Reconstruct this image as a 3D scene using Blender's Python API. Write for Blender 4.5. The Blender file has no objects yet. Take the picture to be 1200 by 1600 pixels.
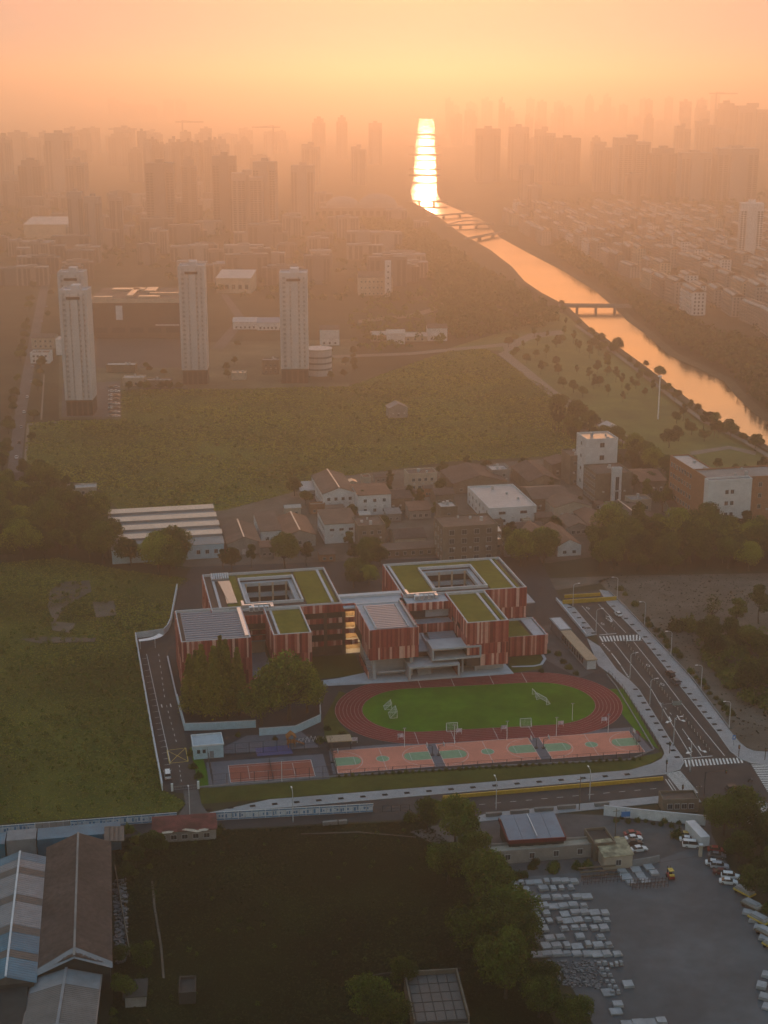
import bpy, math, random
import numpy as np
random.seed(7); rng = np.random.default_rng(7)
R = math.radians
scene = bpy.context.scene
C = scene.collection
# ------------------------------------------------------------------ camera
FPX, CAMH = 2300.0, 187.0
PITCH = math.atan(665.0 / FPX)
cam_d = bpy.data.cameras.new('camera'); cam = bpy.data.objects.new('camera', cam_d); C.objects.link(cam)
cam_d.sensor_fit = 'VERTICAL'; cam_d.sensor_height = 36.0; cam_d.lens = FPX * 36.0 / 1600.0
cam_d.clip_start = 1.0; cam_d.clip_end = 90000.0
cam.location = (0, 0, CAMH); cam.rotation_euler = (math.pi / 2 - PITCH, 0, 0)
scene.camera = cam
scene.render.resolution_x, scene.render.resolution_y = 768, 1024
# ------------------------------------------------------------------ sky, sun, exposure
SUN_EL, SUN_AZ = 4.0, 1.6            # degrees; azimuth measured to the right of the view direction (+Y)
world = bpy.data.worlds.new('World'); scene.world = world; world.use_nodes = True
wn = world.node_tree; wn.nodes.clear()
sky = wn.nodes.new('ShaderNodeTexSky'); sky.sky_type = 'NISHITA'; sky.sun_disc = False
sky.sun_elevation = R(SUN_EL); sky.sun_rotation = R(SUN_AZ)
sky.altitude = 0; sky.air_density = 2.6; sky.dust_density = 10.0; sky.ozone_density = 3.6
bg = wn.nodes.new('ShaderNodeBackground'); bg.inputs['Strength'].default_value = 0.15
wo = wn.nodes.new('ShaderNodeOutputWorld')
# pale sunset veil: the same round the whole horizon, fading evenly towards the zenith
tc = wn.nodes.new('ShaderNodeTexCoord'); sx = wn.nodes.new('ShaderNodeSeparateXYZ'); wn.links.new(tc.outputs['Generated'], sx.inputs[0])
ab = wn.nodes.new('ShaderNodeMath'); ab.operation = 'ABSOLUTE'; wn.links.new(sx.outputs['Z'], ab.inputs[0])
iv = wn.nodes.new('ShaderNodeMath'); iv.operation = 'SUBTRACT'; iv.inputs[0].default_value = 1.0; wn.links.new(ab.outputs[0], iv.inputs[1])
pw = wn.nodes.new('ShaderNodeMath'); pw.operation = 'POWER'; pw.inputs[1].default_value = 2.0; wn.links.new(iv.outputs[0], pw.inputs[0])
vb = wn.nodes.new('ShaderNodeBackground'); vb.inputs['Color'].default_value = (1.0, 0.78, 0.65, 1)
ms = wn.nodes.new('ShaderNodeMath'); ms.operation = 'MULTIPLY'; ms.inputs[1].default_value = 0.076; wn.links.new(pw.outputs[0], ms.inputs[0]); wn.links.new(ms.outputs[0], vb.inputs['Strength'])
sm = wn.nodes.new('ShaderNodeAddShader'); wn.links.new(bg.outputs[0], sm.inputs[0]); wn.links.new(vb.outputs[0], sm.inputs[1])
wn.links.new(sky.outputs[0], bg.inputs['Color']); wn.links.new(sm.outputs[0], wo.inputs['Surface'])
sun_d = bpy.data.lights.new('sun', 'SUN'); sun_d.energy = 0.075; sun_d.angle = R(0.6); sun_d.color = (1.0, 0.47, 0.24)
sun = bpy.data.objects.new('sun', sun_d); C.objects.link(sun)
sun.rotation_euler = (R(90 - SUN_EL), 0, R(180 - SUN_AZ)); sun.location = (0, 0, 400)
vs = scene.view_settings; vs.view_transform = 'Standard'; vs.look = 'None'; vs.exposure = 2.86; vs.gamma = 1.0
vs.use_curve_mapping = False
scene.render.engine = 'CYCLES'
cy = scene.cycles
cy.max_bounces = 6; cy.diffuse_bounces = 2; cy.glossy_bounces = 2; cy.transmission_bounces = 2
cy.transparent_max_bounces = 6; cy.volume_bounces = 1; cy.use_denoising = True
cy.sample_clamp_indirect = 4.0
try: cy.caustics_reflective = False; cy.caustics_refractive = False
except Exception: pass
# ------------------------------------------------------------------ helpers: places
CP, SP = math.cos(PITCH), math.sin(PITCH)
def G(px, py, z=0.0):
    """ground position (height z) seen at photo position px,py"""
    v = -(py - 800) / FPX
    dy = CP + v * SP; dz = -SP + v * CP
    t = (z - CAMH) / dz
    return ((px - 600) / FPX * t, dy * t)
def HT(py, Y):
    v = -(py - 800) / FPX
    return CAMH + (-SP + v * CP) / (CP + v * SP) * Y
SA = R(11.5); SOX, SOY = -14.2, 380.7
def W(u, v):
    return (SOX + u * math.cos(SA) - v * math.sin(SA), SOY + u * math.sin(SA) + v * math.cos(SA))
# ------------------------------------------------------------------ helpers: materials
MATS = {}
def _base(name):
    m = bpy.data.materials.new(name); m.use_nodes = True
    nt = m.node_tree; b = nt.nodes['Principled BSDF']
    return m, nt, b
def mat(name, col, rough=0.8, var=0.25, scale=0.4, bump=0.0, bscale=None, spec=0.3, metal=0.0, var2=0.0, scale2=0.03, col2=None, detail=4):
    """procedural surface: colour mottled by two noises in world space, with optional relief"""
    if name in MATS: return MATS[name]
    m, nt, b = _base(name)
    N = nt.nodes.new; K = nt.links.new
    geo = N('ShaderNodeNewGeometry')
    n1 = N('ShaderNodeTexNoise'); n1.inputs['Scale'].default_value = scale; n1.inputs['Detail'].default_value = detail
    n1.inputs['Roughness'].default_value = 0.65
    K(geo.outputs['Position'], n1.inputs['Vector'])
    r1 = N('ShaderNodeValToRGB')
    c2 = col2 if col2 else tuple(c * (1 - var) for c in col)
    c1 = col if col2 else tuple(min(1, c * (1 + var)) for c in col)
    r1.color_ramp.elements[0].position = 0.32; r1.color_ramp.elements[1].position = 0.68
    r1.color_ramp.elements[0].color = (*c2, 1); r1.color_ramp.elements[1].color = (*c1, 1)
    K(n1.outputs['Fac'], r1.inputs['Fac'])
    out = r1.outputs['Color']
    if var2 > 0:
        n2 = N('ShaderNodeTexNoise'); n2.inputs['Scale'].default_value = scale2; n2.inputs['Detail'].default_value = 5
        K(geo.outputs['Position'], n2.inputs['Vector'])
        mr = N('ShaderNodeMapRange'); mr.inputs['From Min'].default_value = 0.3; mr.inputs['From Max'].default_value = 0.7
        mr.inputs['To Min'].default_value = 1 - var2; mr.inputs['To Max'].default_value = 1 + var2
        K(n2.outputs['Fac'], mr.inputs['Value'])
        vm = N('ShaderNodeVectorMath'); vm.operation = 'SCALE'
        K(out, vm.inputs[0]); K(mr.outputs[0], vm.inputs['Scale']); out = vm.outputs[0]
    K(out, b.inputs['Base Color'])
    b.inputs['Roughness'].default_value = rough; b.inputs['Metallic'].default_value = metal
    b.inputs['Specular IOR Level'].default_value = spec
    if bump > 0:
        nb = N('ShaderNodeTexNoise'); nb.inputs['Scale'].default_value = bscale or scale * 3; nb.inputs['Detail'].default_value = 5
        K(geo.outputs['Position'], nb.inputs['Vector'])
        bp = N('ShaderNodeBump'); bp.inputs['Strength'].default_value = 1.0; bp.inputs['Distance'].default_value = bump
        K(nb.outputs['Fac'], bp.inputs['Height']); K(bp.outputs[0], b.inputs['Normal'])
    MATS[name] = m
    return m
def M(n): return MATS[n]
def leafmat(name, col, var=0.5, trans=0.35, scale=0.35, leaf=None):
    m, nt, b = _base(name)
    N = nt.nodes.new; K = nt.links.new
    geo = N('ShaderNodeNewGeometry'); oi = N('ShaderNodeObjectInfo')
    n1 = N('ShaderNodeTexNoise'); n1.inputs['Scale'].default_value = scale; n1.inputs['Detail'].default_value = 3
    K(geo.outputs['Position'], n1.inputs['Vector'])
    add = N('ShaderNodeMath'); add.operation = 'ADD'
    rp = N('ShaderNodeMath'); rp.operation = 'MULTIPLY_ADD'; rp.inputs[1].default_value = 0.35; rp.inputs[2].default_value = -0.17
    K(geo.outputs['Random Per Island'], rp.inputs[0])
    ro = N('ShaderNodeMath'); ro.operation = 'MULTIPLY_ADD'; ro.inputs[1].default_value = 0.3; ro.inputs[2].default_value = -0.15
    K(oi.outputs['Random'], ro.inputs[0])
    a2 = N('ShaderNodeMath'); a2.operation = 'ADD'
    K(rp.outputs[0], a2.inputs[0]); K(ro.outputs[0], a2.inputs[1]); K(a2.outputs[0], add.inputs[0]); K(n1.outputs['Fac'], add.inputs[1])
    r = N('ShaderNodeValToRGB'); r.color_ramp.elements[0].position = 0.25; r.color_ramp.elements[1].position = 0.75
    r.color_ramp.elements[0].color = (*[c * (1 - var) for c in col], 1)
    r.color_ramp.elements[1].color = (col[0] * (1 + var * 1.2), col[1] * (1 + var), col[2] * (1 + var * .5), 1)
    K(add.outputs[0], r.inputs['Fac'])
    K(r.outputs[0], b.inputs['Base Color']); b.inputs['Roughness'].default_value = 0.7; b.inputs['Specular IOR Level'].default_value = 0.15
    t = N('ShaderNodeBsdfTranslucent'); K(r.outputs[0], t.inputs['Color'])
    mx = N('ShaderNodeMixShader'); mx.inputs[0].default_value = trans
    K(b.outputs[0], mx.inputs[1]); K(t.outputs[0], mx.inputs[2])
    K(mx.outputs[0], nt.nodes['Material Output'].inputs['Surface'])
    MATS[name] = m
    return m
# ------------------------------------------------------------------ helpers: objects
def tag(o, label=None, cat=None, group=None, kind=None):
    if label: o['label'] = label
    if cat: o['category'] = cat
    if group: o['group'] = group
    if kind: o['kind'] = kind
    return o
def empty(name, loc=(0, 0, 0), rz=0.0, label=None, cat=None, group=None):
    o = bpy.data.objects.new(name, None); C.objects.link(o)
    o.location = loc; o.rotation_euler = (0, 0, rz); o.empty_display_size = 0.5
    return tag(o, label, cat, group)
def link(name, me, parent=None, loc=None, rz=None):
    o = bpy.data.objects.new(name, me); C.objects.link(o)
    if parent is not None: o.parent = parent
    if loc is not None: o.location = loc
    if rz is not None: o.rotation_euler = (0, 0, rz)
    return o
def copy_tree(o, parent=None):
    c = o.copy(); C.objects.link(c); c.parent = parent
    for ch in o.children: copy_tree(ch, c)
    return c
ONES = 'first second third fourth fifth sixth seventh eighth ninth tenth eleventh twelfth thirteenth fourteenth fifteenth sixteenth seventeenth eighteenth nineteenth'.split()
TENS = {2: 'twent', 3: 'thirt', 4: 'fort', 5: 'fift', 6: 'sixt', 7: 'sevent', 8: 'eight', 9: 'ninet'}
def ordinal(n):
    if n < 20: return ONES[n - 1]
    return TENS[n // 10] + ('ieth' if n % 10 == 0 else 'y-' + ONES[n % 10 - 1])
class MB:
    """collects faces for one mesh"""
    def __init__(s): s.v = []; s.f = []; s.m = []; s.slots = []
    def slot(s, m):
        if m is None: return 0
        if isinstance(m, str): m = MATS[m]
        if m not in s.slots: s.slots.append(m)
        return s.slots.index(m)
    def face(s, pts, m=None):
        i = len(s.v); s.v.extend(pts); s.f.append(tuple(range(i, i + len(pts)))); s.m.append(s.slot(m)); return s
    def prism(s, pts, z0, z1, m=None, top=None, bottom=True):
        """vertical prism from a counter-clockwise outline"""
        n = len(pts); i = len(s.v); k = s.slot(m); kt = s.slot(top) if top else k
        s.v.extend([(p[0], p[1], z0) for p in pts]); s.v.extend([(p[0], p[1], z1) for p in pts])
        for a in range(n):
            b = (a + 1) % n
            s.f.append((i + a, i + b, i + n + b, i + n + a)); s.m.append(k)
        s.f.append(tuple(range(i + n, i + 2 * n))); s.m.append(kt)
        if bottom: s.f.append(tuple(range(i + n - 1, i - 1, -1))); s.m.append(k)
        return s
    def box(s, x0, x1, y0, y1, z0, z1, m=None, top=None):
        return s.prism([(x0, y0), (x1, y0), (x1, y1), (x0, y1)], z0, z1, m, top)
    def obox(s, c, ax, hl, hw, z0, z1, m=None):
        """box along direction ax (2-D), half length hl, half width hw"""
        ux, uy = ax; L = math.hypot(ux, uy); ux /= L; uy /= L
        p = [(c[0] + a * hl * ux - b * hw * uy, c[1] + a * hl * uy + b * hw * ux) for a, b in ((-1, -1), (1, -1), (1, 1), (-1, 1))]
        return s.prism(p, z0, z1, m)
    def tube(s, p0, p1, r0, r1=None, n=6, m=None):
        r1 = r0 if r1 is None else r1
        p0 = np.array(p0, float); p1 = np.array(p1, float); d = p1 - p0; L = np.linalg.norm(d)
        if L < 1e-6: return s
        d /= L; a = np.cross(d, (0, 0, 1.0) if abs(d[2]) < 0.9 else (1.0, 0, 0)); a /= np.linalg.norm(a); b = np.cross(d, a)
        i = len(s.v); k = s.slot(m)
        for p, r in ((p0, r0), (p1, r1)):
            for q in range(n):
                t = 2 * math.pi * q / n
                s.v.append(tuple(p + r * (math.cos(t) * a + math.sin(t) * b)))
        for q in range(n):
            w = (q + 1) % n
            s.f.append((i + q, i + n + q, i + n + w, i + w)); s.m.append(k)
        s.f.append(tuple(range(i + n, i + 2 * n))[::-1]); s.m.append(k); s.f.append(tuple(range(i, i + n))); s.m.append(k)
        return s
    def gable(s, x0, x1, y0, y1, z0, zr, axis='y', over=0.3, th=0.15, m=None):
        """pitched roof slabs; ridge along axis"""
        if axis == 'y':
            xm = (x0 + x1) / 2; a, b = y0 - over, y1 + over
            sl = (zr - z0) / (xm - x0); e = over * sl
            for sx, xe in ((-1, x0 - over), (1, x1 + over)):
                P = [(xe, a, z0 - e), (xm, a, zr), (xm, b, zr), (xe, b, z0 - e)]
                s._slab(P, th, m, sx < 0)
        else:
            ym = (y0 + y1) / 2; a, b = x0 - over, x1 + over
            sl = (zr - z0) / (ym - y0); e = over * sl
            for sy, ye in ((-1, y0 - over), (1, y1 + over)):
                P = [(a, ye, z0 - e), (a, ym, zr), (b, ym, zr), (b, ye, z0 - e)]
                s._slab(P, th, m, sy > 0)
        return s
    def _slab(s, P, th, m, flip):
        i = len(s.v); k = s.slot(m)
        s.v.extend([(p[0], p[1], p[2] + th) for p in P]); s.v.extend(P)
        F = [(0, 1, 2, 3), (7, 6, 5, 4), (0, 4, 5, 1), (1, 5, 6, 2), (2, 6, 7, 3), (3, 7, 4, 0)]
        for f in F:
            g = tuple(i + q for q in f); s.f.append(g if not flip else g[::-1]); s.m.append(k)
    def mesh(s, name, m=None):
        me = bpy.data.meshes.new(name); me.from_pydata(s.v, [], s.f)
        if m is not None: s.slots = [MATS[m] if isinstance(m, str) else m]; s.m = [0] * len(s.f)
        for q in s.slots: me.materials.append(q)
        if len(s.slots) > 1: me.polygons.foreach_set('material_index', s.m)
        me.update(); return me
    def build(s, name, m=None, parent=None, loc=None, rz=None):
        return link(name, s.mesh(name, m), parent, loc, rz)
def sheet(name, pts, z, m, kind='structure', parent=None):
    """flat ground polygon from world points"""
    mb = MB(); mb.face([(p[0], p[1], z) for p in pts])
    me = mb.mesh(name, m)
    if me.polygons[0].normal.z < 0: me.flip_normals()
    o = link(name, me, parent)
    if parent is None: o['kind'] = kind
    return o
def gp(*pix): return [G(*p) for p in pix]
def ccw(pts):
    a = sum(pts[i][0] * pts[(i + 1) % len(pts)][1] - pts[(i + 1) % len(pts)][0] * pts[i][1] for i in range(len(pts)))
    return pts if a > 0 else pts[::-1]
def slab(name, pts, z0, z1, m, parent=None):
    o = MB().prism(ccw(list(pts)), z0, z1).build(name, m, parent)
    if parent is None: o['kind'] = 'structure'
    return o
# ------------------------------------------------------------------ materials
mat('soil', (0.050, 0.046, 0.026), rough=.95, var=.35, scale=.03, var2=.3, scale2=.004, spec=.1)
mat('weeds_ground', (0.090, 0.105, 0.020), rough=.95, scale=.06, col2=(0.055, 0.068, 0.014), var2=.35, scale2=.018, bump=.25, bscale=.8, spec=.05)
mat('dry_weeds', (0.115, 0.112, 0.022), rough=.95, scale=.05, col2=(0.060, 0.078, 0.015), var2=.45, scale2=.014, bump=.25, bscale=.7, spec=.05)
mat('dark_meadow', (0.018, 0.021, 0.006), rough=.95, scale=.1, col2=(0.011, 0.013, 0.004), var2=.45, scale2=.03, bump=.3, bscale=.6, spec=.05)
mat('dirt', (0.150, 0.122, 0.098), rough=.95, scale=.12, col2=(0.098, 0.082, 0.062), var2=.3, scale2=.03, bump=.12, bscale=.7, spec=.1)
mat('asphalt', (0.052, 0.047, 0.046), rough=.85, var=.18, scale=.3, var2=.15, scale2=.05, bump=.01, bscale=6, spec=.25)
mat('asphalt_dark', (0.034, 0.034, 0.038), rough=.85, var=.2, scale=.5, var2=.2, scale2=.06, spec=.25)
mat('old_road', (0.085, 0.082, 0.082), rough=.85, var=.22, scale=.25, var2=.2, scale2=.04, spec=.25)
mat('pavement', (0.31, 0.31, 0.32), rough=.8, var=.12, scale=.7, var2=.15, scale2=.08, spec=.2)
mat('kerb', (0.40, 0.40, 0.40), rough=.8, var=.15, scale=1.0)
mat('yard_concrete', (0.090, 0.098, 0.106), rough=.8, var=.16, scale=.25, var2=.32, scale2=.035, bump=.01, bscale=3, spec=.3)
mat('paint_white', (0.70, 0.70, 0.68), rough=.7, var=.2, scale=1.5)
mat('paint_yellow', (0.60, 0.42, 0.07), rough=.6, var=.2, scale=1.5)
mat('turf', (0.078, 0.175, 0.010), rough=.9, scale=.25, col2=(0.055, 0.130, 0.008), var2=.25, scale2=.05, bump=.05, bscale=4, spec=.05)
mat('lawn', (0.085, 0.092, 0.020), rough=.95, scale=.3, col2=(0.055, 0.062, 0.014), var2=.3, scale2=.06, bump=.1, bscale=2, spec=.05)
mat('track_red', (0.195, 0.012, 0.012), rough=.85, var=.14, scale=.3, var2=.12, scale2=.06, bump=.01, bscale=8)
mat('court_coral', (0.62, 0.215, 0.145), rough=.8, var=.07, scale=.3, var2=.08, scale2=.1)
mat('court_green', (0.20, 0.32, 0.19), rough=.8, var=.1, scale=.4)
mat('court_red', (0.33, 0.085, 0.055), rough=.8, var=.1, scale=.3)
mat('court_grey', (0.115, 0.120, 0.145), rough=.8, var=.12, scale=.3)
mat('court_blue', (0.070, 0.080, 0.200), rough=.8, var=.1, scale=.3)
mat('plaza_stone', (0.42, 0.47, 0.52), rough=.75, var=.08, scale=.5, var2=.1, scale2=.1)
mat('bank', (0.055, 0.050, 0.025), rough=.95, var=.35, scale=.08, bump=.2, bscale=.5)
mat('park_lawn', (0.140, 0.145, 0.034), rough=.95, scale=.06, col2=(0.095, 0.104, 0.026), var2=.3, scale2=.015, bump=.1, bscale=1)
mat('path', (0.20, 0.165, 0.13), rough=.9, var=.15, scale=.2)
# water: dark body, fine ripples
m, nt, b = _base('water'); MATS['water'] = m
b.inputs['Base Color'].default_value = (0.020, 0.018, 0.012, 1); b.inputs['Roughness'].default_value = 0.10; b.inputs['IOR'].default_value = 2.0; b.inputs['Specular IOR Level'].default_value = 1.0
tcn = nt.nodes.new('ShaderNodeNewGeometry'); wv = nt.nodes.new('ShaderNodeTexNoise'); wv.inputs['Scale'].default_value = 0.22; wv.inputs['Detail'].default_value = 4
nt.links.new(tcn.outputs['Position'], wv.inputs['Vector'])
wb = nt.nodes.new('ShaderNodeBump'); wb.inputs['Distance'].default_value = 0.10; wb.inputs['Strength'].default_value = 1.0
nt.links.new(wv.outputs['Fac'], wb.inputs['Height']); nt.links.new(wb.outputs[0], b.inputs['Normal'])
wr = nt.nodes.new('ShaderNodeTexNoise'); wr.inputs['Scale'].default_value = 0.012; wr.inputs['Detail'].default_value = 5; nt.links.new(tcn.outputs['Position'], wr.inputs['Vector'])
wm = nt.nodes.new('ShaderNodeMapRange'); wm.inputs['From Min'].default_value = 0.35; wm.inputs['From Max'].default_value = 0.65; wm.inputs['To Min'].default_value = 0.05; wm.inputs['To Max'].default_value = 0.17
nt.links.new(wr.outputs['Fac'], wm.inputs['Value']); nt.links.new(wm.outputs[0], b.inputs['Roughness'])

# ------------------------------------------------------------------ terrain
sheet('ground', [(-20000, -600), (20000, -600), (20000, 26000), (-20000, 26000)], 0, 'soil')
back_field = gp((38, 740), (42, 660), (190, 655), (190, 610), (545, 604), (700, 548), (760, 545), (862, 612), (905, 660), (990, 700), (880, 712), (700, 722), (480, 752), (455, 770), (350, 798), (190, 802), (150, 760))
sheet('grass_field', back_field, .05, 'weeds_ground')
left_field = gp((0, 1290), (0, 880), (90, 872), (200, 892), (300, 905), (277, 921), (267, 975), (257, 991), (212, 996), (254, 1234), (290, 1255), (278, 1268))
left_field = [G(-140, 1298), G(-140, 870)] + left_field[1:]
sheet('grass_field', left_field, .05, 'dry_weeds')
low_field = gp((175, 1640), (180, 1330), (200, 1306), (345, 1298), (660, 1282), (715, 1330), (760, 1420), (830, 1500), (880, 1640))
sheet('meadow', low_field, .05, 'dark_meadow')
lot = gp((962, 900), (1240, 895), (1260, 1200), (1200, 1178), (1178, 1174), (1156, 1161), (1138, 1139), (1080, 1061), (1047, 1025), (974, 946), (950, 924), (935, 908))
sheet('dirt_lot', lot, .05, 'dirt')
backlot = gp((830, 905), (962, 900), (935, 912), (872, 922), (850, 920))
sheet('dirt_lot', backlot, .05, 'dirt')
yard = gp((770, 1395), (800, 1372), (925, 1362), (985, 1358), (1092, 1322), (1110, 1300), (1125, 1330), (1200, 1455), (1290, 1640), (950, 1640), (880, 1520))
sheet('concrete_yard', yard, .06, 'yard_concrete')
forecourt = gp((640, 1300), (770, 1268), (945, 1274), (1110, 1282), (1112, 1302), (1092, 1322), (985, 1358), (925, 1362), (800, 1372), (770, 1345), (700, 1330))
sheet('forecourt', forecourt, .055, 'old_road')

# ------------------------------------------------------------------ river with its banks
RL = [(654, 186), (652, 205), (649, 230), (646, 280), (641, 300), (645, 315), (680, 335), (720, 365), (765, 390), (800, 417), (820, 440), (845, 457), (888, 480), (920, 511), (969, 544), (1025, 585), (1081, 628), (1130, 663), (1193, 693), (1300, 757)]
RR = [(678, 186), (679, 205), (680, 230), (682, 280), (682, 300), (690, 317), (752, 343), (782, 372), (826, 396), (880, 424), (930, 455), (956, 478), (980, 502), (1008, 522), (1046, 556), (1092, 577), (1132, 597), (1148, 618), (1180, 648), (1215, 672), (1310, 722)]
rl = [G(*p) for p in RL]; rr = [G(*p) for p in RR]
sheet('river', rl + rr[::-1], .25, 'water')
def offset_line(pts, d):
    out = []
    for i, p in enumerate(pts):
        a = pts[max(0, i - 1)]; c = pts[min(len(pts) - 1, i + 1)]
        tx, ty = c[0] - a[0], c[1] - a[1]; L = math.hypot(tx, ty) or 1
        out.append((p[0] - ty / L * d, p[1] + tx / L * d))
    return out
def strip(name, A, B, za, zb, m, parent=None, kind='structure', th=0):
    mb = MB()
    for i in range(len(A) - 1):
        mb.face([(*A[i], za), (*A[i + 1], za), (*B[i + 1], zb), (*B[i], zb)])
    me = mb.mesh(name, m)
    if me.polygons[0].normal.z < 0: me.flip_normals()
    o = link(name, me, parent)
    if parent is None: o['kind'] = kind
    return o
strip('river_bank', rl[4:], offset_line(rl, -7)[4:], .3, 1.6, 'bank')
strip('river_bank', rr[4:], offset_line(rr, 6)[4:], .3, 1.6, 'bank')
park = gp((700, 545), (780, 520), (850, 480), (885, 492), (915, 520), (965, 550), (1020, 590), (1078, 633), (1125, 668), (1190, 700), (1290, 760), (1200, 800), (1100, 735), (990, 700), (905, 660), (862, 612), (780, 548))
sheet('park_ground', park, .10, 'park_lawn')
strip('riverside_path', offset_line(rl, -9)[13:], offset_line(rl, -12.5)[13:], 1.62, 1.62, 'path')
strip('park_path', gp((790, 548), (870, 612), (960, 668), (1085, 752)), gp((778, 553), (858, 618), (948, 675), (1068, 760)), .16, .16, 'path')
strip('park_path', gp((790, 552), (830, 530), (880, 522)), gp((785, 540), (825, 522), (878, 516)), .15, .15, 'path')
strip('park_path', gp((1080, 712), (1140, 702), (1180, 712)), gp((1078, 706), (1138, 697), (1182, 706)), .17, .17, 'path')

# ------------------------------------------------------------------ roads
east_l = [(879, 928), (897, 950), (932, 992), (936, 1010), (963, 1047), (985, 1065), (998, 1078), (1053, 1166), (1066, 1184), (1068, 1192), (1062, 1203), (1040, 1210)]
east_r = [(937, 922), (950, 944), (1001, 995), (1045, 1050), (1119, 1143), (1141, 1174), (1156, 1186), (1174, 1193), (1230, 1199), (1300, 1203)]
south_n = [(1040, 1210), (985, 1216), (700, 1240), (420, 1264), (322, 1272), (278, 1277), (0, 1300), (-160, 1312)]
south_s = [(-160, 1345), (0, 1330), (280, 1300), (560, 1284), (700, 1278), (760, 1272), (1050, 1243), (1090, 1246), (1160, 1262), (1300, 1285)]
road_poly = gp(*east_l) + gp(*south_n[1:]) + gp(*south_s) + gp(*east_r[::-1])
sheet('road', road_poly, .07, 'asphalt')
# raised pavements with kerbs
def pavement(name, inner, outer, h=.13, name2='pavement', kerb_w=.22):
    """inner = kerb side"""
    A = gp(*inner); B = gp(*outer)
    o = slab(name, A + B[::-1], .02, h + .07, name2)
    kb = MB(); K = offset_line(A, .12); K2 = offset_line(A, -.12)
    for i in range(len(A) - 1):
        kb.prism(ccw([K[i], K[i + 1], K2[i + 1], K2[i]]), .03, h + .078)
    kb.build('kerb', 'kerb', o)
    return o
pavement('pavement', [(897, 950), (932, 992)], [(869, 936), (917, 995)])
pavement('pavement', [(936, 1010), (963, 1047), (985, 1065), (998, 1078), (1053, 1166), (1066, 1184), (1068, 1192), (1062, 1203), (1040, 1210), (985, 1216), (700, 1240), (420, 1264), (322, 1272)],
         [(917, 998), (935, 1041), (952, 1053), (972, 1074), (982, 1088), (1020, 1146), (1036, 1172), (1038, 1178), (1034, 1186), (1018, 1194), (984, 1204), (700, 1228), (420, 1250), (312, 1259)][0:13])
pavement('pavement', [(937, 922), (950, 944), (1001, 995), (1045, 1050), (1119, 1143), (1141, 1174), (1156, 1186), (1174, 1193), (1230, 1199)],
         [(950, 924), (974, 946), (1030, 1006), (1080, 1061), (1138, 1139), (1156, 1161), (1166, 1169), (1178, 1174), (1235, 1178)])
pavement('pavement', [(760, 1272), (900, 1258), (1050, 1243), (1090, 1246)], [(700, 1290), (905, 1268), (1052, 1253), (1096, 1254)])
# gateway lane from the school drive down to the road
sheet('driveway', gp((286, 1236), (310, 1234), (315, 1258), (326, 1272), (276, 1277), (290, 1258)), .12, 'old_road')

# painted markings: sheets just above the asphalt
def pline(a, b, w=.15, z=.078):
    A, B = G(*a), G(*b); d = (B[0] - A[0], B[1] - A[1]); L = math.hypot(*d); n = (-d[1] / L * w / 2, d[0] / L * w / 2)
    return [(A[0] + n[0], A[1] + n[1], z), (A[0] - n[0], A[1] - n[1], z), (B[0] - n[0], B[1] - n[1], z), (B[0] + n[0], B[1] + n[1], z)]
def marks(name, quads, m='paint_white', parent=None):
    mb = MB()
    for q in quads: mb.face(q)
    me = mb.mesh(name, m)
    o = link(name, me, parent); o['kind'] = 'structure'
    return o
def poly(pts, w=.15, z=.078): return [pline(pts[i], pts[i + 1], w, z) for i in range(len(pts) - 1)]
def dashes(a, b, n, frac=.5, w=.15, z=.078):
    A, B = np.array(a, float), np.array(b, float)
    return [pline(tuple(A + (B - A) * i / n), tuple(A + (B - A) * (i + frac) / n), w, z) for i in range(n)]
Q = []
Q += poly([(909, 947), (949, 990.5)]) + poly([(935, 944), (978, 989)])
Q += poly([(959, 1003), (987.5, 1040), (1018.5, 1078.5), (1028, 1095), (1080, 1182)], .18)
Q += poly([(990, 1003), (1020, 1040), (1064, 1098), (1132, 1181)], .18)
Q += poly([(1066, 1122), (1066.5, 1122.5)]) + poly([(1066, 1139), (1097, 1182)], .16)
Q += dashes((1031, 1098), (1062, 1130), 4, .35, .18)
Q += poly([(1067, 1186), (1113, 1181.5)], .35) + poly([(936, 992.5), (963, 990)], .35) + poly([(978, 1001.5), (1003, 1000.5)], .35)
Q += dashes((941, 1005), (954, 1019), 5, .55, .4) + poly([(955.5, 1021), (970, 1040)], .3) + dashes((971, 1042), (985, 1063), 7, .55, .4)
Q += poly([(947, 966), (956, 972)], .5) + poly([(948, 964), (952, 963.5)], .5) + poly([(952, 963.5), (957, 971)], .4)
def diamond(px, py, s=1.0):
    x, y = G(px, py); ux, uy = math.cos(SA), math.sin(SA); P = [(x + ux * s * .55, y + uy * s * .55), (x - uy * s * 1.3, y + ux * s * 1.3), (x - ux * s * .55, y - uy * s * .55), (x + uy * s * 1.3, y - ux * s * 1.3)]
    out = []
    for i in range(4):
        a, b2 = P[i], P[(i + 1) % 4]; d = (b2[0] - a[0], b2[1] - a[1]); L = math.hypot(*d); n = (-d[1] / L * .09, d[0] / L * .09)
        out.append([(a[0] + n[0], a[1] + n[1], .079), (a[0] - n[0], a[1] - n[1], .079), (b2[0] - n[0], b2[1] - n[1], .079), (b2[0] + n[0], b2[1] + n[1], .079)])
    return out
for p in ((918.5, 950.5), (941.5, 975), (1012.5, 1040), (1035, 1069.5)): Q += diamond(*p)
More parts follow.
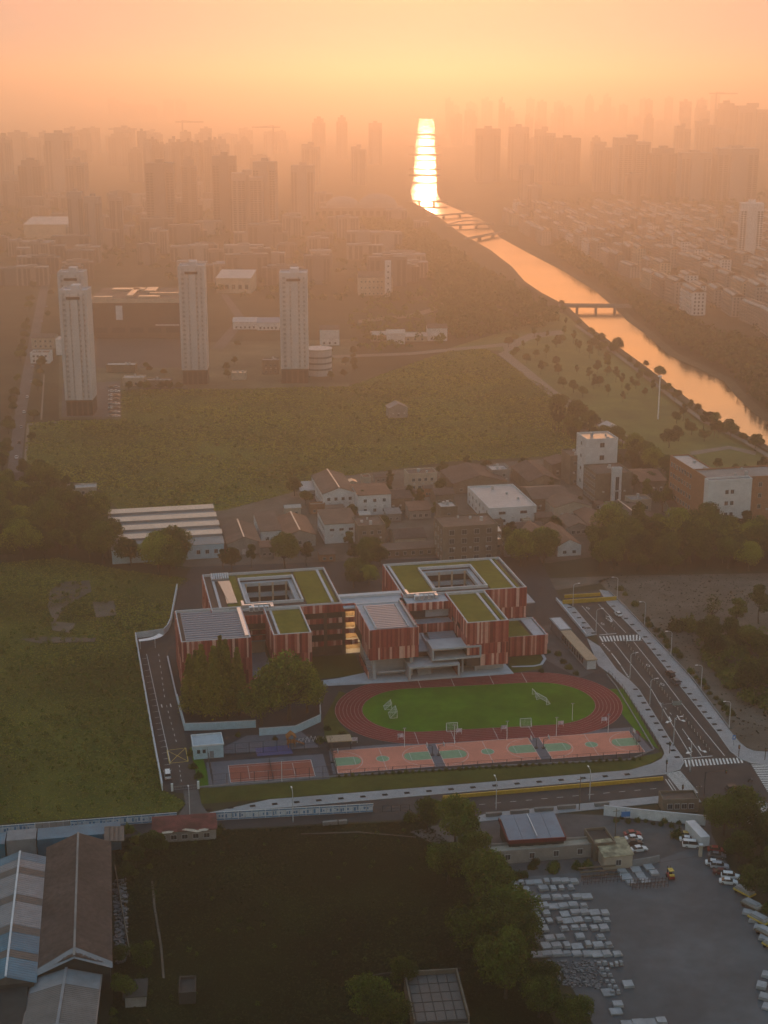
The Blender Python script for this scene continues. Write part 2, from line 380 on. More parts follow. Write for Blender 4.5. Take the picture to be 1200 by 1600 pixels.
# turn arrows
for (px, py) in ((1049, 1124), (1062, 1122), (1081, 1172), (1095, 1170)):
    s = -1 if px in (1049, 1081) else 1
    Q += [pline((px - 4, py - 4), (px, py + 3), .35, .0785), pline((px, py + 3), (px + s * 6, py + 5.0), .35, .0785)]
    Q += [pline((px + s * 5, py + 3), (px + s * 7.5, py + 6), .8, .0787)]
Q += poly([(1040, 1218), (1054, 1239)], .25) + poly([(1044, 1217.5), (1058, 1238)], .2)
Q += dashes((700, 1262), (1040, 1231), 14, .4, .15)
marks('lane_markings', Q)
def zebra(a, b, c, d, n, duty=.5, label=''):
    """stripes from edge a-b (start ends) to d-c"""
    A, B_, C_, D_ = [np.array(G(*p)) for p in (a, b, c, d)]
    for i in range(n):
        t0, t1 = i / n, (i + duty) / n
        q = [A + (B_ - A) * t0, A + (B_ - A) * t1, D_ + (C_ - D_) * t1, D_ + (C_ - D_) * t0]
        mb = MB().face([(p[0], p[1], .080) for p in q]); me = mb.mesh('crossing_stripe', 'paint_white')
        if me.polygons[0].normal.z < 0: me.flip_normals()
        o = link('crossing_stripe', me, ROAD)
ROAD = bpy.data.objects['road']
zebra((936, 994.5), (1004, 991.7), (1003, 1000), (941, 1003), 13)
zebra((1069, 1187.6), (1160.6, 1184), (1164, 1192), (1072, 1198.6), 17)
zebra((1040.5, 1209.6), (1066, 1240), (1092, 1240), (1063.4, 1205), 20)
zebra((1174, 1195), (1204, 1245), (1245, 1245), (1212, 1196), 18)
# ------------------------------------------------------------------ school grounds
site = [W(-50, -3)] + gp((254, 1236), (212, 998), (257, 992), (267, 976), (277, 921), (300, 886), (840, 866), (872, 930), (917, 993), (935, 1040), (972, 1075), (1020, 1146), (1028, 1172), (985, 1186), (520, 1212), (330, 1230), (312, 1232), (286, 1240))[1:]
sheet('school_ground', gp((255, 1236), (212, 998), (257, 992), (267, 976), (277, 921), (300, 886), (840, 866), (872, 930), (917, 993), (935, 1040), (972, 1075), (1020, 1146), (1030, 1176), (985, 1190), (520, 1214), (312, 1232), (286, 1240)), .075, 'asphalt_dark')
sheet('lawn', gp((313, 1232), (526, 1214), (800, 1196), (985, 1186), (1033, 1176), (1035, 1181), (1018, 1193), (984, 1203), (700, 1227), (420, 1249), (312, 1257)), .11, 'lawn')
sheet('school_drive', gp((231, 1014), (266, 998), (262, 1032), (276, 1092), (293, 1169), (308, 1230), (272, 1234), (229, 1022)), .085, 'asphalt')
sheet('lawn', gp((296, 1168), (312, 1168), (330, 1228), (312, 1231)), .095, 'turf')
sheet('lawn', gp((505, 1125), (530, 1080), (545, 1085), (530, 1130), (560, 1160), (508, 1160)), .09, 'lawn')
sheet('planting_bed', gp((825, 1002), (850, 1008), (846, 1045), (800, 1052), (795, 1040), (800, 1020)), .095, 'lawn')
sheet('planting_bed', gp((940, 1078), (975, 1076), (1030, 1172), (1000, 1150)), .10, 'turf')
sheet('forecourt_paving', gp((800, 985), (866, 975), (930, 1050), (905, 1060), (850, 1030)), .09, 'old_road')
# bay lines and centre dashes of the drive
Q = poly([(229, 1022), (247, 1105), (266, 1191)], .15, .092)
for i in range(20):
    t = i / 19; a = (222 + (259 - 222) * t, 1030 + (1205 - 1030) * t); b_ = (231 + (268 - 231) * t, 1028.5 + (1203.5 - 1028.5) * t); Q.append(pline(a, b_, .12, .092))
Q += dashes((248, 1022), (258, 1095), 8, .4, .14, .092) + dashes((260, 1102), (277, 1165), 7, .4, .14, .092) + dashes((280, 1196), (284, 1226), 4, .4, .14, .092)
Q += poly([(252, 1101), (253.5, 1106)], .3, .092) + poly([(266, 1100), (267.5, 1105)], .3, .092)
marks('drive_markings', Q)
bx = [(261, 1173), (290, 1169), (294, 1190), (265, 1193)]
marks('box_marking', poly(bx + [bx[0]], .22, .093) + poly([bx[0], bx[2]], .18, .0935) + poly([bx[1], bx[3]], .18, .094), 'paint_yellow')

# boundary wall on the drive side, hoop of white coping
def wallrun(name, pix, h, th, m, label, cat, coping=None, group=None, z=0.0):
    P = gp(*pix); e = empty(name, (*P[0], 0), 0, label, cat, group); mb = MB(); cb = MB()
    A, B_ = offset_line(P, th / 2), offset_line(P, -th / 2); A2, B2 = offset_line(P, th / 2 + .06), offset_line(P, -th / 2 - .06)
    o0 = P[0]; S = lambda p: (p[0] - o0[0], p[1] - o0[1])
    for i in range(len(P) - 1):
        mb.prism(ccw([S(A[i]), S(A[i + 1]), S(B_[i + 1]), S(B_[i])]), z, h)
        if coping: cb.prism(ccw([S(A2[i]), S(A2[i + 1]), S(B2[i + 1]), S(B2[i])]), h + .002, h + .14)
    mb.build('wall', m, e)
    if coping: cb.build('coping', coping, e)
    return e
mat('wall_white', (0.62, 0.64, 0.66), rough=.8, var=.1, scale=.8, var2=.12, scale2=.2)
mat('wall_blue', (0.36, 0.50, 0.58), rough=.8, var=.12, scale=.6)
mat('wall_grey', (0.24, 0.24, 0.25), rough=.85, var=.15, scale=.6)
mat('coping', (0.50, 0.52, 0.55), rough=.7, var=.1, scale=1)
wallrun('boundary_wall', [(254, 1236), (240, 1160), (226, 1080), (212, 998), (256, 992), (262, 986), (267, 975), (277, 921)], 2.2, .3, 'wall_white', 'white boundary wall along the weedy field beside the school drive', 'wall', 'coping')
wallrun('retaining_wall', [(262, 1030), (276, 1092), (288, 1140)], 1.1, .3, 'wall_grey', 'low grey retaining wall between drive and left school wing', 'wall', 'coping')
wallrun('garden_wall', [(277, 1096), (289, 1142), (330, 1141), (400, 1137)], 2.4, .25, 'wall_blue', 'pale blue garden wall below the tall conifers', 'wall', 'coping')
wallrun('garden_wall', [(405, 1150), (462, 1146), (501, 1128), (499, 1085)], 2.4, .25, 'wall_blue', 'pale blue garden wall bending round the big round tree', 'wall', 'coping')
wallrun('kerb_wall', [(312, 1231), (420, 1223), (526, 1214), (800, 1197), (985, 1188), (1022, 1172), (985, 1110), (962, 1072), (948, 1055)], .5, .25, 'wall_grey', 'low grey base wall round the courts and track', 'wall')

# ------------------------------------------------------------------ running track and pitch (local frame of the track)
TA = SA - R(4.2); TC = W(52.4, 36.6)
TR_IN, TR_OUT, TST = 16.6, 25.2, 20.2      # inner radius, outer radius, half straight
track = empty('running_track', (*TC, 0), TA, 'dark red oval running track with white lane lines around the pitch', 'running track')
def oval(r, n=28, st=TST):
    P = []
    for i in range(n + 1):
        t = -math.pi / 2 + math.pi * i / n; P.append((st + r * math.cos(t), r * math.sin(t)))
    for i in range(n + 1):
        t = math.pi / 2 + math.pi * i / n; P.append((-st + r * math.cos(t), r * math.sin(t)))
    return P
def ring(ra, rb, z, m, name, parent, n=28):
    A, B_ = oval(ra, n), oval(rb, n); mb = MB()
    for i in range(len(A)):
        j = (i + 1) % len(A); mb.face([(*A[i], z), (*B_[i], z), (*B_[j], z), (*A[j], z)])
    me = mb.mesh(name, m)
    if me.polygons[0].normal.z < 0: me.flip_normals()
    return link(name, me, parent)
mat('lane_paint', (0.62, 0.50, 0.47), rough=.8, var=.2, scale=1.0)
ring(TR_IN, TR_OUT, .13, 'track_red', 'track_surface', track)
LW_ = (TR_OUT - TR_IN - .3) / 7
for i in range(8):
    r = TR_IN + .15 + i * LW_; ring(r - .03, r + .03, .136, 'lane_paint', 'lane_line', track)
# straight runway extension along the south side
MB().prism([(-TST - 12, -TR_OUT - 2.2), (TST + 24, -TR_OUT - 2.2), (TST + 24, -TR_OUT + 1.2), (-TST - 12, -TR_OUT + 1.2)], .05, .124).build('runway', 'track_red', track)
for x in (-16, -5, 8, 19):
    MB().face([(x, TR_IN, .1365), (x + .12, TR_IN, .1365), (x + .12, TR_OUT, .1365), (x, TR_OUT, .1365)]).build('start_line', 'paint_white', track)
    MB().face([(x - 7, -TR_OUT, .1365), (x - 6.9, -TR_OUT, .1365), (x - 6.9, -TR_IN, .1365), (x - 7, -TR_IN, .1365)]).build('start_line', 'paint_white', track)
pitch = MB().face([(p[0], p[1], .126) for p in oval(TR_IN + .01)]).build('football_pitch', 'turf', None, (*TC, 0), TA)
tag(pitch, 'green turf football pitch inside the oval running track', 'pitch')
# goals
mat('white_metal', (0.75, 0.76, 0.78), rough=.45, var=.05, scale=2)
m, nt, b = _base('net'); MATS['net'] = m; b.inputs['Base Color'].default_value = (.6, .62, .62, 1); b.inputs['Roughness'].default_value = .9
def goal(w, h, d, label, loc, rz):
    e = empty('football_goal', (*loc, .13), rz, label, 'goal', 'football goals on the pitch')
    f = MB(); r = .06
    f.tube((-w / 2, 0, 0), (-w / 2, 0, h), r).tube((w / 2, 0, 0), (w / 2, 0, h), r).tube((-w / 2, 0, h), (w / 2, 0, h), r)
    for s in (-1, 1): f.tube((s * w / 2, 0, h), (s * w / 2, d, 0), .04).tube((s * w / 2, 0, 0.03), (s * w / 2, d, .03), .04)
    f.tube((-w / 2, d, .04), (w / 2, d, .04), .04); f.build('goal_frame', 'white_metal', e)
    n = MB()
    for i in range(9):
        x = -w / 2 + w * i / 8; n.tube((x, 0, h), (x, d, .02), .022, n=3)
    for i in range(1, 6):
        t = i / 6; n.tube((-w / 2, d * t, h * (1 - t)), (w / 2, d * t, h * (1 - t)), .022, n=3)
        for s in (-1, 1): n.tube((s * w / 2, d * t, 0), (s * w / 2, d * t, h * (1 - t)), .02, n=3)
    n.build('net', 'net', e)
    return e
def Lp(px, py):
    return G(px, py)
goal(4.4, 2.3, 2.2, 'white netted goal at the left end of the pitch, nearer the viewer', Lp(619, 1118), TA + R(90))
goal(3.2, 2.0, 2.2, 'smaller white netted goal at the left end, farther from the viewer', Lp(611, 1106), TA + R(90))
goal(5.0, 2.4, 1.6, 'long white goal at the right end of the pitch', Lp(846, 1098), TA - R(65))
goal(2.6, 2.0, 1.4, 'small white goal at the right end of the pitch, farther back', Lp(834, 1088), TA - R(80))
goal(3.4, 2.3, 1.3, 'white goal on the near edge of the pitch left of centre', Lp(706, 1141), TA + math.pi)
goal(3.4, 2.3, 1.3, 'white goal on the near edge of the pitch right of centre', Lp(821, 1134), TA + math.pi)

# ------------------------------------------------------------------ ball courts
CA = SA - R(2.1)
def court_frame(px, py):
    x, y = G(px, py); return (x, y)
def flat(pts, z, m, name, parent):
    me = MB().face([(p[0], p[1], z) for p in pts]).mesh(name, m)
    if me.polygons[0].normal.z < 0: me.flip_normals()
    return link(name, me, parent)
def arcline(cx, cy, r, a0, a1, z, w=.09, n=14):
    out = []
    for i in range(n):
        t0, t1 = a0 + (a1 - a0) * i / n, a0 + (a1 - a0) * (i + 1) / n
        out.append([(cx + (r - w / 2) * math.cos(t), cy + (r - w / 2) * math.sin(t), z) for t in (t0,)] +
                   [(cx + (r + w / 2) * math.cos(t0), cy + (r + w / 2) * math.sin(t0), z), (cx + (r + w / 2) * math.cos(t1), cy + (r + w / 2) * math.sin(t1), z), (cx + (r - w / 2) * math.cos(t1), cy + (r - w / 2) * math.sin(t1), z)])
    return out
def seg2(a, b_, z, w=.09):
    d = (b_[0] - a[0], b_[1] - a[1]); L = math.hypot(*d); n = (-d[1] / L * w / 2, d[0] / L * w / 2)
    return [(a[0] + n[0], a[1] + n[1], z), (a[0] - n[0], a[1] - n[1], z), (b_[0] - n[0], b_[1] - n[1], z), (b_[0] + n[0], b_[1] + n[1], z)]
mat('dark_metal', (0.035, 0.036, 0.040), rough=.5, var=.1, scale=2)
mat('grey_metal', (0.22, 0.23, 0.25), rough=.5, var=.1, scale=2)
mat('board_white', (0.6, 0.62, 0.65), rough=.5, var=.05, scale=2)
mat('hoop_orange', (0.6, 0.12, 0.02), rough=.5, var=.05, scale=2)
def hoop_proto():
    e = empty('basketball_hoop')
    p = MB(); p.tube((0, 0, 0), (0, 0, 2.9), .10, .09).tube((0, 0, 2.9), (1.5, 0, 3.25), .07).tube((0, 0, 2.0), (1.4, 0, 3.0), .04); p.build('post', 'dark_metal', e)
    MB().box(1.5, 1.55, -.9, .9, 2.9, 3.95).build('backboard', 'board_white', e)
    rm = MB()
    for i in range(10):
        a, b2 = 2 * math.pi * i / 10, 2 * math.pi * (i + 1) / 10
        rm.tube((1.8 + .23 * math.cos(a), .23 * math.sin(a), 3.05), (1.8 + .23 * math.cos(b2), .23 * math.sin(b2), 3.05), .025, n=4)
    rm.build('rim', 'hoop_orange', e); MB().box(-.5, .5, -.4, .4, 0, .3).build('base', 'dark_metal', e)
    return e
HOOP = hoop_proto(); hoop_n = [0]
def basketball(px, py, name_bits):
    """px,py: centre of the court"""
    L_, D = 28.2, 15.0
    e = empty('basketball_court', (*G(px, py), 0), CA, name_bits[0], 'basketball court', 'coral basketball courts in a row')
    flat([(-L_ / 2, -D / 2), (L_ / 2, -D / 2), (L_ / 2, D / 2), (-L_ / 2, D / 2)], .135, 'court_coral', 'court_surface', e)
    q = [seg2((-14, -7.4), (14, -7.4), .146), seg2((-14, 7.4), (14, 7.4), .146), seg2((-14, -7.4), (-14, 7.4), .146), seg2((14, -7.4), (14, 7.4), .146), seg2((0, -7.4), (0, 7.4), .146)]
    flat([(1.9 * math.cos(t * math.pi / 10), 1.9 * math.sin(t * math.pi / 10)) for t in range(20)], .140, 'court_green', 'centre_circle', e)
    q += arcline(0, 0, 1.9, 0, 2 * math.pi, .147)
    for s in (-1, 1):
        key = [(s * 14, -2.6), (s * 8.2, -2.6)] + [(s * (8.2 - 1.9 * math.sin(t * math.pi / 8)), -2.6 * math.cos(t * math.pi / 8)) for t in range(1, 8)] + [(s * 8.2, 2.6), (s * 14, 2.6)]
        flat(key, .140, 'court_green', 'key', e)
        q += [seg2((s * 14, -2.6), (s * 8.2, -2.6), .1475), seg2((s * 14, 2.6), (s * 8.2, 2.6), .1475), seg2((s * 8.2, -2.6), (s * 8.2, 2.6), .148)]
        q += arcline(s * 12.4, 0, 6.5, math.pi / 2 if s > 0 else -math.pi / 2, 3 * math.pi / 2 if s > 0 else math.pi / 2, .1465)
    mb = MB()
    for f in q: mb.face(f)
    mb.build('court_lines', 'paint_white', e)
    ca, sa = math.cos(CA), math.sin(CA); x0, y0 = G(px, py)
    for s in (-1, 1):
        h = HOOP if hoop_n[0] == 0 else copy_tree(HOOP); hoop_n[0] += 1
        h.location = (x0 + s * 14.6 * ca, y0 + s * 14.6 * sa, .13); h.rotation_euler = (0, 0, CA + (math.pi if s > 0 else 0))
        tag(h, 'basketball hoop on a dark post at the %s end of the %s' % ('left' if s < 0 else 'right', name_bits[1]), 'hoop', 'basketball hoops')
    return e
slab_ = MB().prism(ccw([W(-.5, -1.4), W(93.8, -5.0), W(93.8, 12.0), W(1.0, 15.6)]), .05, .125).build('court_apron', 'court_grey'); slab_['kind'] = 'structure'
basketball(598, 1186, ('leftmost coral basketball court with green keys beside the tennis court', 'leftmost coral court'))
basketball(762, 1175, ('middle coral basketball court with green keys between grey aisles', 'middle coral court'))
basketball(924, 1164, ('rightmost coral basketball court with green keys nearest the wide road', 'rightmost coral court'))
# tennis court
te = empty('tennis_court', (*G(424, 1205), 0), CA, 'brick red tennis court on a grey pad beside the basketball courts', 'tennis court')
flat([(-18, -7.7), (15.8, -7.7), (15.8, 8.5), (-18, 8.5)], .128, 'court_grey', 'court_pad', te)
flat([(-11.9, -5.5), (11.9, -5.5), (11.9, 5.5), (-11.9, 5.5)], .136, 'court_red', 'court_surface', te)
q = [seg2((-11.9, s * 5.4), (11.9, s * 5.4), .142, .12) for s in (-1, 1)] + [seg2((s * 11.9, -5.4), (s * 11.9, 5.4), .1425, .12) for s in (-1, 1)] + [seg2((-11.9, s * 4.1), (11.9, s * 4.1), .1428, .08) for s in (-1, 1)] + [seg2((s * 6.4, -4.1), (s * 6.4, 4.1), .1432) for s in (-1, 1)] + [seg2((-6.4, 0), (6.4, 0), .1434, .08)]
mb = MB()
for f in q: mb.face(f)
mb.build('court_lines', 'paint_white', te)
nb = MB().box(-.03, .03, -6.2, 6.2, .25, 1.05); nb.build('net', 'dark_metal', te)
for s in (-1, 1): MB().tube((0, s * 6.3, .1), (0, s * 6.3, 1.2), .06).build('net_post', 'dark_metal', te)
pv = MB().prism(ccw(gp((385, 1150), (470, 1143), (500, 1168), (325, 1180))), .04, .12).build('play_surface', 'court_grey'); pv['kind'] = 'structure'
bl = MB().prism(ccw(gp((399, 1170), (452, 1164), (458, 1178), (402, 1182))), .05, .134).build('badminton_court', 'court_blue'); tag(bl, 'small dark blue court pad behind the tennis court', 'court')
mat('tan_roof', (0.42, 0.30, 0.20), rough=.8, var=.1, scale=.5)
# chain link fences of the courts: each bay post a part
def fence(pix, h, label, step=4.0, dense=True, mesh=True, group='court fences'):
    P = gp(*pix); e = empty('court_fence', (*P[0], .1), 0, label, 'fence', group); o0 = P[0]
    pm = MB().tube((0, 0, 0), (0, 0, h), .07, n=5).mesh('post', 'dark_metal'); rail = MB(); wire = MB()
    for i in range(len(P) - 1):
        a, b2 = np.array(P[i]) - o0, np.array(P[i + 1]) - o0; L = np.linalg.norm(b2 - a); n = max(1, round(L / step))
        for k in range(n + (i == len(P) - 2)):
            p = a + (b2 - a) * k / n; link('post', pm, e, (p[0], p[1], 0))
        for z in (h, h * .5, .1): rail.tube((*a, z), (*b2, z), .035, n=4)
        if mesh:
            m_ = int(L / .8)
            for k in range(m_ + 1):
                p = a + (b2 - a) * k / m_; wire.tube((*p, 0), (*p, h), .010, n=3)
            for z in np.arange(.6, h, .6): wire.tube((*a, z), (*b2, z), .010, n=3)
    rail.build('rail', 'dark_metal', e)
    if mesh: w = wire.build('wire_mesh', 'dark_metal', e)
    return e
fence([(333, 1229), (526, 1215)], 3.6, 'tall dark wire fence along the near side of the tennis court')
fence([(333, 1229), (324, 1183)], 3.6, 'tall dark wire fence at the left end of the tennis court')
fence([(324, 1183), (519, 1168)], 3.6, 'tall dark wire fence along the far side of the tennis court')
fence([(526, 1215), (516, 1170)], 3.6, 'tall dark wire fence between tennis court and leftmost basketball court')
fence([(526, 1215), (700, 1204), (860, 1193), (1004, 1183)], 2.2, 'long low dark fence along the near side of the basketball courts')
fence([(1004, 1183), (985, 1147)], 2.2, 'low dark fence at the right end of the basketball courts')
# light masts beside the track, and the small boards hung on the row
def mast(px, py, h, label):
    e = empty('light_mast', (*G(px, py), .1), CA, label, 'light mast', 'thin white masts between courts and track')
    MB().tube((0, 0, 0), (0, 0, h), .09, .06, 6).build('pole', 'white_metal', e); MB().box(-.5, .5, -.12, .12, h, h + .18).build('lamp_head', 'grey_metal', e)
for px, py, h, w_ in ((632, 1168, 6.0, 'above the leftmost basketball court'), (710, 1163, 6.0, 'near the left grey aisle'), (792, 1157, 6.0, 'above the middle basketball court'), (869, 1151, 6.0, 'above the rightmost basketball court'), (894, 1126, 5.5, 'inside the right bend of the track'), (950, 1146, 6.0, 'at the right end of the courts'), (824, 1226, 6.5, 'on the grass strip in front of the tennis court')):
    if py == 1226: px, py = 440.5, 1222
    mast(px, py, h, 'thin white light mast ' + w_)
mat('sign_mix', (0.55, 0.45, 0.5), rough=.6, var=.5, scale=1.2)
for i, (px, py, w_) in enumerate(((554, 1162, 'beside the tan shelter'), (626, 1156, 'by the left bend of the track'), (717, 1148, 'behind the left grey aisle'), (787, 1143, 'behind the middle court'), (876, 1136, 'near the right court'), (944, 1130, 'by the right bend of the track'))):
    e = empty('notice_stand', (*G(px, py), .13), CA, 'small pink and white notice stand ' + w_, 'stand', 'notice stands along the track')
    MB().box(-.9, .9, -.06, .06, .7, 1.9).build('panel', 'sign_mix', e)
    for s in (-1, 1): MB().tube((s * .8, 0, 0), (s * .8, 0, 1.9), .05, n=5).build('leg', 'white_metal', e)
# tan shelter by the track
e = empty('shelter', (*G(530, 1168), .1), CA, 'tan flat roofed shelter beside the left bend of the track', 'shelter')
MB().box(-3.6, 3.6, -2, 2.4, 2.6, 2.85).build('roof', 'tan_roof', e)
for x in (-3.2, 3.2):
    for y in (-1.7, 2.1): MB().box(x - .1, x + .1, y - .1, y + .1, 0, 2.6).build('post', 'dark_metal', e)
# white pump house by the drive
e = empty('pump_house', (*G(343, 1184), .08), SA, 'small pale blue flat roofed utility house beside the drive', 'utility house')
MB().box(-7.4, 1.2, 0, 7.5, 0, 4.0).build('wall', 'wall_blue', e)
MB().box(-7.1, .9, .3, 7.2, 4.01, 4.05).build('roof', 'plaza_stone', e)
pp = MB()
pp.box(-7.6, 1.4, -.2, .1, 4.002, 4.45).box(-7.6, 1.4, 7.4, 7.7, 4.002, 4.45).box(-7.6, -7.3, .102, 7.398, 4.002, 4.45).box(1.1, 1.4, .102, 7.398, 4.002, 4.45); pp.build('parapet', 'wall_white', e)
MB().box(-2.8, -1.6, -.05, .05, .1, 2.3).build('door', 'grey_metal', e)
for x in (-6.4, -4.8): MB().box(x, x + .9, -.04, .05, 1.8, 2.9).build('window', 'dark_metal', e)
# play tower with slide
e = empty('play_tower', (*G(455, 1166), .12), SA, 'orange play tower with climbing frame behind the tennis court', 'play tower')
mat('play_orange', (.36, .13, .03), var=.15)
for x in (-1, 1):
    for y in (-1, 1): MB().box(x - .1, x + .1, y - .1, y + .1, 0, 3.2).build('post', 'play_orange', e)
MB().box(-1.2, 1.2, -1.2, 1.2, 1.4, 1.55).build('deck', 'play_orange', e); MB().gable(-1.2, 1.2, -1.2, 1.2, 3.2, 4.2).build('roof', 'play_orange', e)
sl = MB(); sl.face([(1.2, -.4, 1.5), (1.2, .4, 1.5), (4.0, .4, .2), (4.0, -.4, .2)]); sl.tube((1.2, -.45, 1.6), (4, -.45, .3), .08).tube((1.2, .45, 1.6), (4, .45, .3), .08); sl.build('slide', 'play_orange', e)
cl = MB()
for i in range(7):
    x = 2 + i * 1.2
    cl.tube((x, 1.5, 0), (x + .6, 1.5, 2.0 - .2 * abs(i - 3)), .05, n=5).tube((x + 1.2, 1.5, 0), (x + .6, 1.5, 2.0 - .2 * abs(i - 3)), .05, n=5)
cl.tube((2.6, 1.5, 1.4), (9.8, 1.5, 1.4), .05, n=5); cl.build('climbing_frame', 'white_metal', e)
# curved white garden path beside the right wing
P = [(833, 1013), (847, 1019), (854, 1030), (848, 1039), (835, 1042), (800, 1043)]
strip('garden_path', gp(*P), offset_line(gp(*P), -1.0), .13, .13, 'plaza_stone')
# ------------------------------------------------------------------ school building (u, v metres in the school's own frame)
REDS = [(0.360, 0.060, 0.052), (0.265, 0.036, 0.035), (0.430, 0.110, 0.088), (0.640, 0.310, 0.245), (0.170, 0.024, 0.025), (0.720, 0.410, 0.330)]
RW_ = [.32, .24, .16, .12, .08, .08]
for i, c in enumerate(REDS): mat('clad_%d' % i, c, rough=.6, var=.09, scale=.6, spec=.35)
mat('core_wall', (0.085, 0.055, 0.045), rough=.8, var=.12, scale=.5)
mat('render_beige', (0.50, 0.38, 0.26), rough=.85, var=.1, scale=.5)
mat('concrete_pale', (0.40, 0.41, 0.43), rough=.75, var=.1, scale=.5, var2=.1, scale2=.15)
mat('roof_green', (0.190, 0.165, 0.032), rough=.95, scale=.4, col2=(0.135, 0.122, 0.024), var2=.15, scale2=.08, bump=.06, bscale=3, spec=.05)
mat('roof_seam', (0.27, 0.29, 0.34), rough=.45, var=.06, scale=.4, metal=.3)
mat('parapet', (0.50, 0.51, 0.53), rough=.7, var=.08, scale=.6)
mat('roof_stone', (0.42, 0.43, 0.46), rough=.7, var=.1, scale=.4)
mat('window_dark', (0.030, 0.032, 0.038), rough=.15, var=.2, scale=.8, spec=.6)
mat('louvre', (0.32, 0.30, 0.33), rough=.5, var=.06, scale=1, metal=.2)
mat('duct_metal', (0.62, 0.60, 0.60), rough=.35, var=.06, scale=1, metal=.5)
mat('solar_glass', (0.32, 0.25, 0.22), rough=.2, var=.1, scale=.6, spec=.8)
mat('deck_paving', (0.27, 0.29, 0.32), rough=.7, var=.08, scale=.5)
m, nt, b = _base('added_warm_glow'); MATS['added_warm_glow'] = m  # emitter for the glow strips added in the stair landings
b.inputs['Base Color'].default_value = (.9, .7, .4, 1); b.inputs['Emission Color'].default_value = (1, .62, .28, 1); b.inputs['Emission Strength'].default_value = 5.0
school = empty('school_building', (*W(0, 0), 0), SA, 'large flat roofed school with striped red cladding and green roofs', 'school')
RZ = 18.5
panel_mesh = {}
panel_count = [0]
def pmesh(w, h, c):
    k = (w, round(h, 2), c)
    if k not in panel_mesh: panel_mesh[k] = MB().box(.02, w - .02, -.16 - .05 * (c % 3), 0, 0, h).mesh('cladding_panel', 'clad_%d' % c)
    return panel_mesh[k]
def clad(parent, p0, p1, rows, single=True, wset=(.55, .8, .8, 1.1), skip=None):
    """striped cladding on the wall p0->p1 (outside on the right hand side), rows = [(z0, z1), ...]"""
    p0 = np.array(p0, float); p1 = np.array(p1, float); L = np.linalg.norm(p1 - p0); d = (p1 - p0) / L; ang = math.atan2(d[1], d[0])
    mb = None if single else MB()
    for (z0, z1) in rows:
        x = 0.0; last = -1
        while x < L - .05:
            w = random.choice(wset)
            if L - x - w < .5: w = round(L - x, 2)
            c = int(rng.choice(6, p=RW_))
            if c == last: c = (c + 1) % 6
            last = c
            if skip and skip(x, z0): x += w; continue
            o = p0 + d * x
            if single:
                q = link('cladding_panel', pmesh(w, z1 - z0 - .04, c), parent, (o[0], o[1], z0 + .02), ang)
                panel_count[0] += 1
            else:
                t = .16 + .05 * (c % 3); n = np.array((d[1], -d[0])); a = o + d * .02; e_ = o + d * (w - .02)
                mb.prism([tuple(a + n * t), tuple(e_ + n * t), tuple(e_), tuple(a)], z0 + .02, z1 - .02, 'clad_%d' % c)
            x += w
    if not single:
        o = mb.build('cladding_strips', None, parent); o['kind'] = 'stuff'
def roof_edge(parent, u0, u1, v0, v1, z, h=.9, t=.35, m='parapet'):
    b_ = MB()
    b_.box(u0, u1, v0, v0 + t, z, z + h).box(u0, u1, v1 - t, v1, z, z + h).box(u0, u0 + t, v0 + t + .002, v1 - t - .002, z, z + h).box(u1 - t, u1, v0 + t + .002, v1 - t - .002, z, z + h)
    return b_.build('parapet', m, parent)
def block(name, u0, u1, v0, v1, z0, z1, m='core_wall'):
    return MB().box(u0, u1, v0, v1, z0, z1).build(name, m, school)
ROWS3 = [(.9, 7.6), (7.6, 11.8), (11.8, RZ - .1)]
RT = RZ - .8                                     # roof deck under the parapet
# --- left front wing with the grey standing seam roof
w = block('hall_wing', -38, -16, 63, 92.5, 0, RT)
clad(w, (-38, 63), (-16, 63), [(.9, 7.6), (7.6, 11.8), (11.8, RZ - .05)], True)
clad(w, (-38, 92.5), (-38, 63), ROWS3, False); clad(w, (-16, 63), (-16, 92.5), [(4.1, 11.8), (11.8, RZ - .05)], False)
roof_edge(w, -38, -16, 63, 92.5, RT + .002)
seam = MB().box(-36.4, -17.6, 64.6, 91.4, RT + .003, RT + .25).build('seam_roof', 'roof_seam', w)
for i in range(13):
    v = 65.2 + i * 2.05; link('roof_rib', bpy.data.meshes.get('roof_rib') or MB().box(-9.3, 9.3, -.16, .16, 0, .3).mesh('roof_rib', 'roof_seam'), w, (-27, v, RT + .252))
# --- second wing, small green roof
w = block('classroom_wing', -8.7, 3.6, 63.5, 88.5, 4.2, RT)
clad(w, (-8.7, 63.5), (3.6, 63.5), [(8.0, 11.7), (11.7, RZ - .05)], True)
clad(w, (-8.7, 88.5), (-8.7, 63.5), [(8.0, 11.7), (11.7, RZ - .05)], False); clad(w, (3.6, 63.5), (3.6, 88.5), [(8.0, 11.7), (11.7, RZ - .05)], False)
roof_edge(w, -8.7, 3.6, 63.5, 88.5, RT + .002)
MB().box(-6.2, 3.1, 64.6, 87.5, RT + .003, RT + .30).build('green_roof', 'roof_green', w)
MB().box(-7.0, -6.25, 64.6, 87.5, RT + .003, RT + .42).build('roof_kerb', 'roof_stone', w)
w = block('lower_storey', -8.0, 3.0, 65.5, 88, 0, 4.19, 'render_beige')
clad(w, (-1.0, 65.5), (3.0, 65.5), [(.4, 4.1)], True)
for i in range(3): MB().box(-7.4 + i * 2.1, -5.9 + i * 2.1, 65.42, 65.5, .9, 3.2).build('window', 'window_dark', w)
